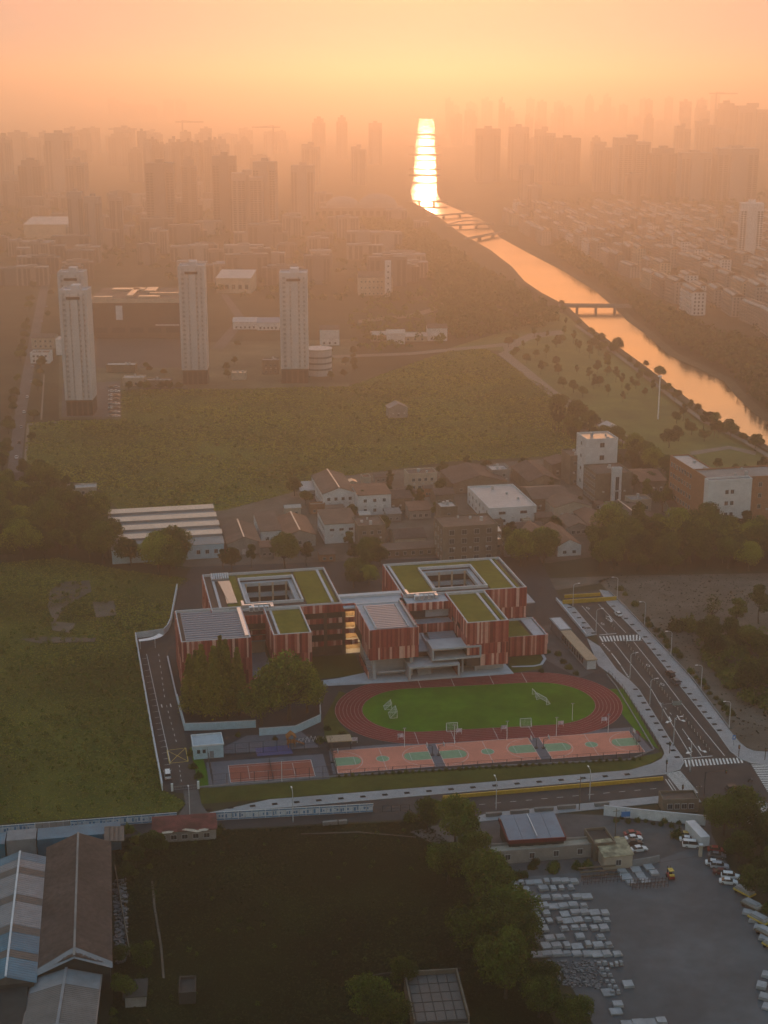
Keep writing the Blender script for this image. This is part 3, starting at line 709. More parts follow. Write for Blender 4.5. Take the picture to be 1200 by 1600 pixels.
# --- big rear blocks round their courtyards
def court_block(name, u0, u1, v0, v1, cu0, cu1, cv0, cv1):
    w = empty(name); w.parent = school
    b_ = MB(); zt = RT
    b_.box(u0, u1, cv1, v1, 0, zt).box(u0, u1, v0, cv0, 0, zt).box(u0, cu0, cv0 + .002, cv1 - .002, 0, zt).box(cu1, u1, cv0 + .002, cv1 - .002, 0, zt)
    b_.build('wall', 'core_wall', w)
    roof_edge(w, u0, u1, v0, v1, zt + .002)
    # parapet round the opening
    t = .5; h = 1.0; p = MB()
    p.box(cu0 - t, cu1 + t, cv1, cv1 + t, zt + .003, zt + h).box(cu0 - t, cu1 + t, cv0 - t, cv0, zt + .003, zt + h).box(cu0 - t, cu0, cv0 + .002, cv1 - .002, zt + .003, zt + h).box(cu1, cu1 + t, cv0 + .002, cv1 - .002, zt + .003, zt + h)
    p.build('courtyard_parapet', 'parapet', w)
    # corridor slabs, columns and dark glazing in the courtyard
    sl = MB(); gl = MB(); co = MB()
    for z in (4.1, 8.2, 12.3, 16.4):
        sl.box(cu0 + .02, cu1 - .02, cv1 - 1.6, cv1 - .01, z - .55, z + .75).box(cu1 - 1.6, cu1 - .01, cv0 + .02, cv1 - 1.602, z - .55, z + .75).box(cu0 + .01, cu0 + 1.6, cv0 + .02, cv1 - 1.602, z - .55, z + .75)
    sl.build('corridor_slab', 'concrete_pale', w)
    for z in (0.3, 4.9, 9.0, 13.1):
        gl.box(cu0 + 1.65, cu1 - 1.65, cv1 - .12, cv1 - .02, z, z + 2.6)
    gl.build('corridor_glazing', 'window_dark', w)
    n = 4
    for i in range(n):
        u = cu0 + 2.2 + (cu1 - cu0 - 4.4) * i / (n - 1); co.box(u - .35, u + .35, cv1 - 1.75, cv1 - 1.62, 0, 17)
    co.build('corridor_column', 'render_beige', w)
    MB().box(cu0 + .05, cu1 - .05, cv0 + .05, cv1 - .05, .01, .15).build('courtyard_floor', 'deck_paving', w)
    return w
w = court_block('rear_left_block', -26, 18.2, 89.5, 128.5, -13.5, 5.3, 95.5, 121.5)
LB = w
clad(w, (-26, 128.5), (-26, 89.5), [(3.8, 7.6), (7.6, 11.8), (11.8, RZ - .05)], False); clad(w, (18.2, 97), (18.2, 128.5), [(3.8, 11.8), (11.8, RZ - .05)], False)
MB().box(6.6, 17.0, 92, 127, RT + .003, RT + .28).build('green_roof', 'roof_green', w)
MB().box(-20, -14.4, 92, 127, RT + .003, RT + .28).build('green_roof', 'roof_green', w)
MB().box(-13.9, 5.7, 122.3, 127, RT + .003, RT + .26).build('green_roof', 'roof_green', w)
for u in (-23.2, 14.9): MB().box(u, u + .9, 92, 127.3, RT + .29, RT + .55).build('roof_kerb', 'roof_stone', w)
# tilted sunlit skylight and its plant
sk = MB().face([(-19.5, 97, RT + .6), (-16.6, 97, RT + .6), (-17.2, 119, RT + 1.2), (-21.2, 119, RT + 1.2)]).box(-20.2, -16.8, 97.2, 118.6, RT + .29, RT + .55); sk.build('skylight', 'solar_glass', w)
for i in range(8): MB().tube((-23.0 + i * .8, 121.6, RT + 1.1), (-23.0 + i * .8, 124.6, RT + 2.3), .32, n=6).build('solar_tank', 'duct_metal', w)
MB().box(-23.4, -17.0, 121.4, 121.6, RT + .3, RT + 1.0).build('tank_frame', 'grey_metal', w)
# its open front between the wings: spandrels, columns, dark bays
fr = MB()
for u in (4.4, 12.2, 18.6): fr.box(u - .6, u + .6, 88.6, 89.49, 0, RT)
fr.build('front_column', 'core_wall', w)
clad(w, (3.8, 88.5), (22.2, 88.5), [(15.6, RZ - .05)], True)
clad(w, (5.0, 88.9), (18.0, 88.9), [(11.6, 13.4), (7.6, 9.3), (3.4, 5.2)], False)
gl = MB()
for z in (5.3, 9.4, 13.5): gl.box(5.0, 18.0, 89.40, 89.48, z, z + 1.9)
gl.build('front_glazing', 'window_dark', w)
# --- link between the blocks, open stair landings
lk = empty('link_wing'); lk.parent = school
MB().box(18.22, 39.98, 86.2, 97.5, RT - .5, RT).build('link_roof', 'roof_stone', lk)
MB().box(18.22, 39.98, 95.3, 97.6, RT + .002, RT + .9).build('link_parapet', 'parapet', lk)
fl = MB()
for z in (.2, 4.1, 8.2, 12.3): fl.box(18.3, 39.9, 88.7, 97.4, z - .3, z)
fl.build('landing_floor', 'concrete_pale', lk)
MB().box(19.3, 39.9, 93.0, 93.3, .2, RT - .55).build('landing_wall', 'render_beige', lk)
clad(lk, (18.9, 88.6), (23.4, 88.6), [(11.6, 13.5), (7.5, 9.4), (3.4, 5.3)], False)
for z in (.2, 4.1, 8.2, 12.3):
    MB().box(19.8, 23.4, 91.0, 91.3, z + 3.2, z + 3.28).build('added_glow_strip', 'added_warm_glow', lk)  # added emitters, not real fittings: stand in for sunlight reaching the landings
# --- middle wing with louvred roof
w = block('library_wing', 22.4, 38.4, 61.7, 88.5, 8.0, RT)
clad(w, (22.4, 61.7), (38.4, 61.7), [(8.0, 12.2), (12.2, RZ - .05)], True)
clad(w, (22.4, 88.5), (22.4, 61.7), [(11.9, RZ - .05)], False); clad(w, (22.4, 75), (22.4, 61.7), [(8.0, 11.9)], False); clad(w, (38.4, 61.7), (38.4, 88.5), [(8.0, 12.2), (12.2, RZ - .05)], False)
roof_edge(w, 22.4, 38.4, 61.7, 88.0, RT + .002, .5)
MB().box(22.8, 38.0, 62.1, 87.6, RT + .003, RT + .12).build('roof_deck', 'roof_stone', w)
lm = MB().box(-5.0, 5.0, -.55, .55, 0, .5).mesh('roof_louvre', 'louvre')
for i in range(14): link('roof_louvre', lm, w, (30.2, 63.6 + i * 1.62, RT + .125), None)
MB().box(24.6, 25.1, 62.8, 85.6, RT + .125, RT + .9).box(35.3, 35.8, 62.8, 85.6, RT + .125, RT + .9).build('louvre_frame', 'concrete_pale', w)
MB().box(37.3, 37.9, 62.2, 87.5, RT + .125, RT + 1.2).build('roof_rail', 'grey_metal', w)
w2 = empty('undercroft'); w2.parent = w
w2.name = 'undercroft'
us = MB()
us.box(24, 37.5, 69, 88, .3, 7.98); us.build('core', 'concrete_pale', school)
for i in range(5): MB().box(25.5, 34.5, 66.2 - i * .9, 66.7 - i * .9, 1.0 + i * .5, 1.3 + i * .5).build('stair_tread', 'concrete_pale', school)
bpy.data.objects.remove(w2)
for (u, v) in ((24.2, 64.2), (36.6, 64.2), (24.2, 75), (36.6, 75)): MB().box(u - .5, u + .5, v - .5, v + .5, .3, 7.99).build('column', 'concrete_pale', school)
st = MB(); n = 16
for i in range(n): st.box(22.5, 23.9, 63 + i * .95, 63.95 + i * .95, .6 + i * .5, .95 + i * .5)
st.build('outer_stair', 'concrete_pale', school)
clad(school, (22.4, 79.5), (22.4, 63.4), [(.9, 3.0)], False)
# --- right rear block
w = court_block('rear_right_block', 40.0, 84.2, 92.5, 127.5, 52.2, 71.0, 97.5, 120.6)
clad(w, (68.9, 92.5), (84.2, 92.5), [(4.2, 7.4), (7.4, 11.5), (11.5, RZ - .05)], True)
clad(w, (40, 127.5), (40, 92.5), [(7.6, 11.8), (11.8, RZ - .05)], False); clad(w, (84.2, 92.5), (84.2, 127.5), [(4.2, 7.4), (7.4, 11.5), (11.5, RZ - .05)], False)
MB().box(42.6, 51.4, 94, 126.4, RT + .003, RT + .28).build('green_roof', 'roof_green', w); MB().box(72.0, 80.0, 93.8, 126.4, RT + .003, RT + .28).build('green_roof', 'roof_green', w)
MB().box(51.6, 71.6, 121.4, 126.2, RT + .003, RT + .26).build('green_roof', 'roof_green', w)
for u in (41.4, 80.1): MB().box(u, u + .9, 93.4, 126.8, RT + .004, RT + .55).build('roof_kerb', 'roof_stone', w)
MB().box(81.4, 82.2, 93.4, 126.8, RT + .004, RT + .5).build('green_roof', 'roof_green', w)
# plant on the joint roofs: ducts and air units
def ducts(u, v, z, parent):
    d = MB(); d.box(u, u + 10.5, v + 3.2, v + 4.1, z + .5, z + 1.5).box(u, u + .9, v + 4.102, v + 8, z + .5, z + 1.5).box(u + 3, u + 4, v + .4, v + 3.198, z + .6, z + 1.4).box(u + 9.4, u + 10.4, v + .4, v + 3.198, z + .5, z + 1.4)
    d.build('duct', 'duct_metal', parent)
    for i in range(4):
        a = MB().box(u + 2 + i * 1.75, u + 3.4 + i * 1.75, v, v + 1.3, z + .15, z + 1.7); a.build('air_unit', 'wall_white', parent)
        MB().box(u + 2.15 + i * 1.75, u + 3.25 + i * 1.75, v - .05, v - .01, z + .35, z + 1.5).build('air_grille', 'grey_metal', parent)
ducts(41.2, 88.4, RT, school)
ducts(-15.6, 88.6, RT - .1, school)
MB().box(-15.98, -8.72, 84, 93, RT - 4.5, RT - .1).build('bridge_corridor', 'core_wall', school)
clad(school, (-15.98, 84), (-8.72, 84), [(15.2, RZ - .3), (11.2, 12.8)], True)
MB().box(-15.9, -8.8, 86, 89.4, .1, RT - 4.6).build('recess_wall', 'render_beige', school)
MB().box(-15.9, -8.8, 84.2, 85.9, 8.6, 10.9).build('walkway', 'concrete_pale', school)
clad(school, (-15.9, 84.1), (-8.8, 84.1), [(9.2, 10.9)], True)
MB().box(-15.9, -8.8, 64.5, 85.9, 3.6, 4.0).build('roof_terrace', 'deck_paving', school)
clad(school, (-15.9, 64.4), (-8.8, 64.4), [(1.4, 4.2)], True)
MB().box(-17.6, -16.4, 64.5, 91, RT + .25, RT + 1.1).build('roof_duct', 'duct_metal', school)
# --- deck between middle and right wings
rb = empty('terrace'); rb.parent = school
MB().box(39.0, 54.8, 86.5, 92.4, 11.8, RT - .4).build('terrace_building', 'core_wall', rb)
MB().box(38.6, 54.8, 85.0, 92.45, RT - .39, RT).build('terrace_roof', 'roof_stone', rb)
clad(rb, (38.7, 84.9), (54.8, 84.9), [(15.4, RZ - .3)], True)
MB().box(39.2, 54.6, 86.40, 86.49, 12.4, 15.2).build('terrace_glazing', 'window_dark', rb)
MB().box(46.5, 54.6, 86.2, 86.39, 12.4, 15.0).build('terrace_wall', 'concrete_pale', rb)
MB().box(39.0, 54.8, 80.0, 86.3, 11.4, 11.79).build('upper_deck', 'deck_paving', rb)
clad(rb, (41.0, 79.9), (54.8, 79.9), [(9.2, 12.4)], True)
MB().box(39.0, 54.8, 82.5, 88, 6.0, 11.3).build('deck_core', 'core_wall', rb)
MB().box(44.5, 54.6, 82.2, 82.4, 8.2, 11.3).build('deck_wall', 'concrete_pale', rb)
MB().box(38.6, 54.8, 66.5, 82.1, 7.6, 8.0).build('middle_deck', 'deck_paving', rb)
stp = MB()
for i in range(8): stp.box(45.5, 54.7, 71 + i * 1.1, 72.1 + i * 1.1, 8.002, 8.15 + i * .16)
stp.build('deck_steps', 'deck_paving', rb)
MB().face([(38.7, 62.5, 1.2), (43.2, 62.5, 1.2), (44.4, 80, 9.4), (38.7, 80, 9.4)]).build('ramp', 'concrete_pale', rb)
MB().box(43.3, 43.7, 62.5, 84, 8.0, 9.3).build('ramp_wall', 'concrete_pale', rb)
MB().box(39.0, 54.7, 70, 82, .3, 7.58).build('hall_core', 'core_wall', rb)
# portals: concrete tubes opening towards the track
def portal(u0, u1, v0, v1, z0, z1, t=.55):
    e = MB(); e.box(u0, u1, v0, v1, z0, z0 + t).box(u0, u1, v0, v1, z1 - t, z1).box(u0, u0 + t, v0, v1, z0 + t, z1 - t).box(u1 - t, u1, v0, v1, z0 + t, z1 - t)
    o = e.build('portal', 'concrete_pale', school)
    MB().box(u0 + t, u1 - t, v1 - .4, v1 - .05, z0 + t, z1 - t).build('portal_glazing', 'deck_paving', o)
    MB().box(u0 + t + .002, u0 + t + .06, v0 + .8, v1 - .5, z0 + t, z1 - t).box(u1 - t - .06, u1 - t - .002, v0 + .8, v1 - .5, z0 + t, z1 - t).build('portal_lining', 'clad_1', o)
    return o
portal(43.0, 59.6, 60.9, 69.5, 6.4, 10.6)
pt = portal(35.0, 52.0, 59.6, 68, .45, 5.3)
MB().box(40.5, 48.0, 67.4, 67.6, 2.0, 4.6).build('entrance_door', 'window_dark', pt)
for (u, v) in ((54.0, 64), (58.5, 64)): MB().box(u - .3, u + .3, v - .3, v + .3, .5, 6.39).build('column', 'concrete_pale', school)
# --- right front wing
w = block('arts_wing', 54.9, 68.8, 61.8, 92.4, 3.2, RT)
clad(w, (54.9, 61.8), (68.8, 61.8), [(3.2, 7.2), (7.2, 11.0), (11.0, RZ - .05)], True, skip=lambda x, z: z < 4 and x < 4.4)
clad(w, (54.9, 92.4), (54.9, 61.8), [(9.4, 13.2), (13.2, RZ - .05)], False); clad(w, (68.8, 61.8), (68.8, 92.4), [(3.2, 7.2), (7.2, 11.0), (11.0, RZ - .05)], False)
for (v0, v1, z) in ((70, 74, 13.2), (78, 81.5, 12.4)): MB().box(54.62, 54.66, v0, v1, z, z + 1.7).build('window', 'window_dark', w)
roof_edge(w, 54.9, 68.8, 61.8, 92.0, RT + .002)
MB().box(55.6, 65.4, 62.9, 91, RT + .003, RT + .30).build('green_roof', 'roof_green', w); MB().box(65.45, 66.3, 62.6, 91, RT + .003, RT + .55).build('roof_kerb', 'roof_stone', w)
MB().box(66.9, 68.2, 62.6, 91, RT + .003, RT + .28).build('green_roof', 'roof_green', w)
MB().box(58.5, 68.4, 65.0, 92, .3, 3.19).build('ground_storey', 'concrete_pale', w)
# --- low annexe on the right
w = block('annexe', 70.5, 86.6, 74.5, 92.0, 0, 6.6)
clad(w, (70.5, 74.5), (86.6, 74.5), [(.3, 7.4)], True)
clad(w, (86.6, 74.5), (86.6, 92), [(4.0, 7.4)], False); roof_edge(w, 70.5, 86.6, 74.5, 92, 6.602, .7)
MB().box(71.2, 81, 75.4, 91, 6.603, 6.8).build('green_roof', 'roof_green', w); MB().box(82, 85.8, 75.2, 91.2, 6.603, 7.0).build('roof_deck', 'roof_stone', w)
MB().box(86.9, 90, 100, 112, 9.5, 9.8).build('balcony', 'concrete_pale', school)
# --- plinth steps in front: three long treads
pl = empty('plaza_steps', (*W(0, 0), 0), SA, 'pale blue stone steps and terrace along the school front', 'steps')
for i, z in enumerate((.22, .34, .46)):
    P = [(6.4 + i * .4, 62.2 + i * .45), (34.9, 60.3 + i * .4), (70.6 - i * .3, 59.9 + i * .4), (70.2 - i * .3, 69), (22.4, 70), (12 + i * .4, 67.0), (6.4 + i * .4, 66.2)]
    MB().prism(P, .05 if i == 0 else z - .119, z).build('step', 'plaza_stone', pl)
pit = MB().box(5.2, 22.0, 68.5, 88, .08, .16).build('courtyard_lawn', 'weeds_ground', None, (*W(0, 0), 0), SA); pit['kind'] = 'structure'
# --- gatehouse
g = empty('gatehouse', (*W(0, 0), 0), SA, 'long narrow grey gatehouse with tan roof at the school gate', 'gatehouse')
MB().box(95.3, 98.6, 58.4, 97.5, 0, 3.4).build('wall', 'wall_grey', g)
MB().box(95.0, 98.9, 58.0, 86, 3.41, 3.75).build('roof', 'tan_roof', g)
MB().box(94.8, 99.2, 86.01, 98.4, 3.41, 4.1).build('roof_frame', 'wall_grey', g)
MB().box(95.3, 98.7, 86.6, 97.8, 4.11, 4.15).build('skylight', 'parapet', g)
MB().box(95.4, 98.5, 58.25, 58.39, .3, 3.2).build('end_panel', 'parapet', g)
for i in range(9): MB().box(95.2, 95.29, 62 + i * 2.6, 63.6 + i * 2.6, .9, 2.8).build('window', 'window_dark', g)
def inpoly(px, py, P):
    c = False; n = len(P)
    for i in range(n):
        (x1, y1), (x2, y2) = P[i], P[(i + 1) % n]
        if (y1 > py) != (y2 > py) and px < (x2 - x1) * (py - y1) / (y2 - y1) + x1: c = not c
    return c
# ------------------------------------------------------------------ generic buildings
mat('plaster_white', (0.56, 0.57, 0.58), rough=.85, var=.08, scale=.4, var2=.12, scale2=.1)
mat('plaster_cream', (0.40, 0.34, 0.27), rough=.85, var=.1, scale=.4, var2=.15, scale2=.1)
mat('plaster_grey', (0.25, 0.23, 0.21), rough=.85, var=.14, scale=.4, var2=.15, scale2=.1)
mat('plaster_brown', (0.17, 0.135, 0.10), rough=.85, var=.16, scale=.4, var2=.2, scale2=.1)
mat('brick', (0.30, 0.15, 0.085), rough=.85, var=.15, scale=.8)
mat('roof_brown', (0.125, 0.085, 0.065), rough=.8, var=.2, scale=.35, var2=.25, scale2=.08, bump=.05, bscale=2)
mat('roof_rust', (0.17, 0.085, 0.055), rough=.75, var=.2, scale=.35, var2=.2, scale2=.1)
mat('roof_grey', (0.21, 0.20, 0.19), rough=.75, var=.15, scale=.3, var2=.2, scale2=.08)
mat('roof_pale', (0.40, 0.39, 0.38), rough=.6, var=.1, scale=.3, var2=.12, scale2=.08)
mat('roof_metal', (0.42, 0.36, 0.30), rough=.32, var=.1, scale=.3, metal=.4)
mat('roof_tile', (0.090, 0.060, 0.048), rough=.85, var=.35, scale=.8, var2=.3, scale2=.12, bump=.08, bscale=1.5)
mat('roof_blue', (0.13, 0.19, 0.25), rough=.5, var=.12, scale=.4)
mat('ridge_cap', (0.50, 0.44, 0.38), rough=.4, var=.1, scale=.6, metal=.3)
mat('sheet_white', (0.52, 0.55, 0.58), rough=.5, var=.1, scale=.4)
mat('tarp_blue', (0.10, 0.16, 0.42), rough=.6, var=.15, scale=.6)
mat('glass', (0.035, 0.036, 0.042), rough=.12, var=.2, scale=.3, spec=.7)
mat('frame', (0.42, 0.42, 0.42), rough=.6, var=.1, scale=1)
WM = {}
def window_mesh(w, h):
    k = (round(w, 2), round(h, 2))
    if k not in WM:
        b_ = MB(); t = .09
        b_.box(-w / 2, w / 2, -.05, 0, 0, h, 'glass')
        b_.box(-w / 2 - t, -w / 2, -.12, .02, -t, h + t, 'frame').box(w / 2, w / 2 + t, -.12, .02, -t, h + t, 'frame').box(-w / 2, w / 2, -.12, .02, h, h + t, 'frame').box(-w / 2, w / 2, -.16, .02, -t, 0, 'frame').box(-.03, .03, -.09, -.052, 0, h, 'frame')
        WM[k] = b_.mesh('window')
    return WM[k]
def windows(parent, side, w, d, h, rows, cols, z0=1.1, ww=1.3, wh=1.4, m0=1.0):
    """side: f(ront) l(eft) r(ight)"""
    me = window_mesh(ww, wh); L = w if side == 'f' else d
    for r_ in range(rows):
        z = z0 + r_ * (h - .4) / rows
        for c in range(cols):
            t = m0 + (L - 2 * m0) * (c + .5) / cols
            if side == 'f': link('window', me, parent, (t, -.01, z), 0)
            elif side == 'l': link('window', me, parent, (-.01, d - t, z), -math.pi / 2)
            else: link('window', me, parent, (w + .01, t, z), math.pi / 2)
def bld(name, label, cat, fl, fr, d, h, roof='flat', wm='plaster_white', rm='roof_grey', win=(), rz=None, zr=2.0, group=None, over=.35, ribs=0, ridge=False, door=None, w=None, pix=True):
    """fl, fr: photo positions of the front ground corners"""
    P = G(*fl) if pix else fl
    if w is None: Q_ = G(*fr); w = math.hypot(Q_[0] - P[0], Q_[1] - P[1])
    rz = SA if rz is None else rz
    e = empty(name, (P[0], P[1], 0), rz, label, cat, group)
    body = MB().box(0, w, 0, d, 0, h)
    if roof == 'gable_y':
        for y in (0.0, d): body.face([(0, y, h), (w, y, h), (w / 2, y, h + zr)] if y == 0 else [(w, y, h), (0, y, h), (w / 2, y, h + zr)])
    if roof == 'gable_x':
        for x in (0.0, w): body.face([(x, 0, h), (x, d, h), (x, d / 2, h + zr)])
    body.build('wall', wm, e)
    if roof == 'flat':
        MB().box(.02, w - .02, .02, d - .02, h + .003, h + .12).build('roof', rm, e)
        t = .25; p = MB(); p.box(-.05, w + .05, -.05, t, h + .002, h + .75).box(-.05, w + .05, d - t, d + .05, h + .002, h + .75).box(-.05, t, t + .002, d - t - .002, h + .002, h + .75).box(w - t, w + .05, t + .002, d - t - .002, h + .002, h + .75)
        p.build('parapet', wm, e)
        if w > 7 and d > 7:
            for i in range(3):
                x, y, q = random.uniform(1, w - 2.5), random.uniform(1, d - 2.5), random.uniform(.7, 1.5)
                if i == 0: MB().tube((x + .7, y + .7, h + .13), (x + .7, y + .7, h + 1.9), .7, n=9).build('water_tank', 'frame', e)
                else: MB().box(x, x + q, y, y + q * .8, h + .13, h + 1.1).build('roof_unit', 'frame', e)
    elif roof == 'gable_y':
        r_ = MB().gable(0, w, 0, d, h + .02, h + zr, 'y', over).build('roof', rm, e)
        if ridge: MB().box(w / 2 - .3, w / 2 + .3, -over, d + over, h + zr + .12, h + zr + .32).build('ridge_cap', 'ridge_cap', r_)
        if ribs:
            n = ribs; sl = math.atan2(zr, w / 2); rb = MB()
            for i in range(n):
                y = d * (i + .5) / n
                for s in (0, 1):
                    x0, x1 = (0, w / 2) if s == 0 else (w, w / 2)
                    rb.tube((x0, y, h + .22), (x1, y, h + zr + .22), .05, n=4)
            rb.build('roof_ribs', rm, r_)
    elif roof == 'gable_x':
        r_ = MB().gable(0, w, 0, d, h + .02, h + zr, 'x', over).build('roof', rm, e)
        if ridge: MB().box(-over, w + over, d / 2 - .3, d / 2 + .3, h + zr + .12, h + zr + .32).build('ridge_cap', 'ridge_cap', r_)
    elif roof == 'shed':
        b_ = MB(); b_._slab([(-over, -over, h + .02), (w + over, -over, h + .02), (w + over, d + over, h + zr), (-over, d + over, h + zr)], .15, None, False)
        r_ = b_.build('roof', rm, e)
        bk = MB(); bk.box(.01, w - .01, d - .3, d - .01, h, h + zr - .05); bk.face([(0, 0, h), (0, d, h), (0, d, h + zr)][::-1]); bk.face([(w, 0, h), (w, d, h), (w, d, h + zr)]); bk.build('upper_wall', wm, e)
    for a in win: windows(e, a[0], w, d, h, *a[1:])
    if win and h > 5:
        for i in range(3): MB().box(w * (.18 + .3 * i), w * (.18 + .3 * i) + .9, -.55, -.02, h * .42, h * .42 + .65).build('air_unit', 'frame', e)
    if door is not None: MB().box(door, door + 1.6, -.06, .05, .05, 2.4).build('door', 'frame', e)
    return e
# --- village and workshops behind the school
V = 'workshops and village houses behind the school'
mat('roof_shed', (0.26, 0.245, 0.235), rough=.7, var=.12, scale=.3, var2=.15, scale2=.08)
def sawtooth():
    P = G(303, 874); e = empty('sawtooth_warehouse', (*P, 0), SA, 'stepped warehouse with sunlit saw-tooth roof left behind the school', 'warehouse', V)
    w0, n, dd, h = -33.0, 4, 13.0, 6.0
    for k in range(n):
        x0, x1, y0 = w0, 12.5, k * dd
        MB().box(x0, x1, y0, y0 + dd - .01, 0, h).build('wall', 'wall_blue', e)
        yk = y0 + dd * .62
        b_ = MB(); b_._slab([(x0 - .3, y0 - .1, h + .02), (x1 + .3, y0 - .1, h + .02), (x1 + .3, yk, h + .9), (x0 - .3, yk, h + .9)], .12, None, False); r_ = b_.build('roof', 'roof_shed', e)
        b_ = MB(); b_._slab([(x0 - .3, yk + .02, h + 1.9), (x1 + .3, yk + .02, h + 1.9), (x1 + .3, y0 + dd - .15, h + 2.5), (x0 - .3, y0 + dd - .15, h + 2.5)], .12, None, False); b_.build('roof_strip', 'roof_metal', e)
        MB().box(x0, x1, yk + .05, y0 + dd - .2, h + .01, h + 1.85).build('clerestory', 'wall_grey', e)
    for c in range(3): link('window', window_mesh(1.4, 1.6), e, (2 + c * 3.6, -.01, 2.2), 0)
sawtooth()
bld('workshop', 'grey gabled workshop with pale ridge beside the saw-tooth warehouse', 'workshop', (356, 868), (408, 866), 26, 5.0, 'gable_y', 'plaster_grey', 'roof_brown', (('f', 1, 2, 1.2),), zr=2.6, ridge=True, group=V, door=6)
bld('workshop', 'narrow workshop with flat brown roof and white front wall', 'workshop', (408, 850), (440, 848), 26, 5.5, 'shed', 'plaster_white', 'roof_brown', (('f', 1, 2, 1.5),), zr=1.2, group=V)
bld('workshop', 'brown gabled workshop with brightly sunlit ridge', 'workshop', (444, 856), (494, 854), 28, 5.0, 'gable_y', 'plaster_grey', 'roof_rust', (('f', 1, 3, 1.2),), zr=2.4, ridge=True, group=V)
bld('factory', 'white two storey factory with brown roof and three dark windows', 'factory', (508, 850), (560, 848), 20, 8.6, 'shed', 'plaster_white', 'roof_brown', (('f', 1, 3, 5.6, 1.8, 1.0), ('l', 2, 6, 1.5)), zr=.8, group=V)
bld('factory', 'large factory with broad brown gable roof and pale ridge', 'factory', (505, 800), (556, 797), 34, 8.5, 'gable_y', 'plaster_white', 'roof_brown', (('f', 2, 4), ('l', 2, 8)), zr=2.6, ridge=True, group=V, rz=SA)
bld('factory', 'white walled extension with sunlit rusty roof beside the large factory', 'factory', (560, 806), (610, 802), 16, 9.5, 'shed', 'plaster_white', 'roof_rust', (('f', 2, 3, 1.6),), zr=1.0, group=V)
bld('house', 'brown three storey house with planted roof terrace', 'house', (560, 856), (602, 853), 14, 9.0, 'flat', 'plaster_brown', 'roof_brown', (('f', 2, 3, 1.4),), group=V)
bld('house', 'low brown house with tiled gable roof in the village', 'house', (618, 858), (666, 855), 14, 4.4, 'gable_x', 'plaster_cream', 'roof_tile', (('f', 1, 4),), zr=2.2, group=V, door=2)
bld('outbuilding', 'long low brown outbuilding directly behind the school', 'outbuilding', (572, 874), (706, 866), 7, 3.2, 'shed', 'plaster_brown', 'roof_brown', (('f', 1, 10, .9),), zr=.8, group=V)
bld('apartment_block', 'weathered four storey brown block with rows of dark windows', 'apartment block', (692, 882), (776, 876), 16, 15.2, 'flat', 'plaster_brown', 'roof_brown', (('f', 4, 4, 1.2, 2.0, 2.0), ('l', 4, 3, 1.2)), group=V)
bld('stair_tower', 'small brown tower with pale flat top beside the four storey block', 'tower', (688, 842), (714, 840), 9, 13.5, 'flat', 'plaster_brown', 'roof_pale', (('f', 3, 1),), group=V)
bld('factory', 'wide white factory with pale flat roof right of the brown block', 'factory', (764, 822), (838, 818), 38, 7.5, 'flat', 'plaster_white', 'roof_pale', (('f', 2, 2, 1.5, 3.0, 1.2), ('l', 2, 6)), group=V)
bld('shed', 'ruined long shed with patched broken roof', 'shed', (708, 772), (792, 768), 26, 5.0, 'gable_y', 'plaster_brown', 'roof_tile', (('f', 1, 4),), zr=3.5, group=V)
bld('house', 'small pale box house with light roof above the broken shed', 'house', (768, 760), (795, 758), 10, 7.5, 'flat', 'plaster_grey', 'roof_pale', (('f', 2, 2),), group=V)
bld('house', 'old house with balcony rows left of the broken shed', 'house', (638, 768), (682, 765), 10, 8.0, 'flat', 'plaster_cream', 'roof_brown', (('f', 2, 4),), group=V)
bld('house', 'dim brown roofed house between the large factory and the balcony house', 'house', (606, 800), (642, 796), 16, 6.0, 'gable_x', 'plaster_brown', 'roof_tile', (('f', 1, 3),), zr=2.0, group=V)
bld('house', 'weathered brown hall with double pitched roof', 'house', (826, 772), (872, 768), 30, 6.0, 'gable_y', 'plaster_brown', 'roof_tile', (('f', 1, 3),), zr=3.0, group=V)
bld('house', 'weathered hall with broken roof edge beside the wide white factory', 'house', (832, 800), (888, 794), 22, 6.0, 'gable_x', 'plaster_brown', 'roof_brown', (('f', 1, 4),), zr=2.4, group=V)
bld('house', 'cream gabled house with arched front in the village street', 'house', (866, 812), (920, 806), 16, 5.5, 'gable_y', 'plaster_cream', 'roof_brown', (('f', 1, 3),), zr=2.4, group=V)
bld('house', 'small white gable house with two dark windows near the trees', 'house', (871, 870), (908, 868), 26, 4.6, 'gable_y', 'plaster_white', 'roof_rust', (('f', 1, 2, 1.2, 1.4, 1.2),), zr=2.6, group=V)
bld('house', 'low brown gabled row left of the small white gable house', 'house', (836, 862), (868, 860), 24, 4.2, 'gable_y', 'plaster_grey', 'roof_rust', (), zr=2.0, group=V)
bld('tower_block', 'tall white tower block with sunlit top in the village', 'tower block', (914, 768), (960, 764), 15, 25, 'flat', 'plaster_white', 'roof_metal', (('f', 4, 1, 3, 2.2, 2.2), ('l', 4, 1, 3, 1.6, 1.6)), group=V)
bld('house', 'brown four storey block behind the white tower block', 'house', (890, 758), (914, 756), 14, 14, 'flat', 'plaster_brown', 'roof_brown', (('f', 3, 2),), group=V)
bld('apartment_block', 'olive brown block with white stair column beside the tower block', 'apartment block', (930, 790), (984, 786), 18, 14.5, 'flat', 'plaster_brown', 'roof_brown', (('l', 4, 6, 1.4, 1.4, 1.6),), group=V)
bld('stair_column', 'slim white stair column with dark window strip', 'stair column', (956, 793), (969, 792), 2.5, 18, 'flat', 'plaster_white', 'roof_pale', (('f', 1, 1, 2.5, 1.6, 12, .2),), group=V)
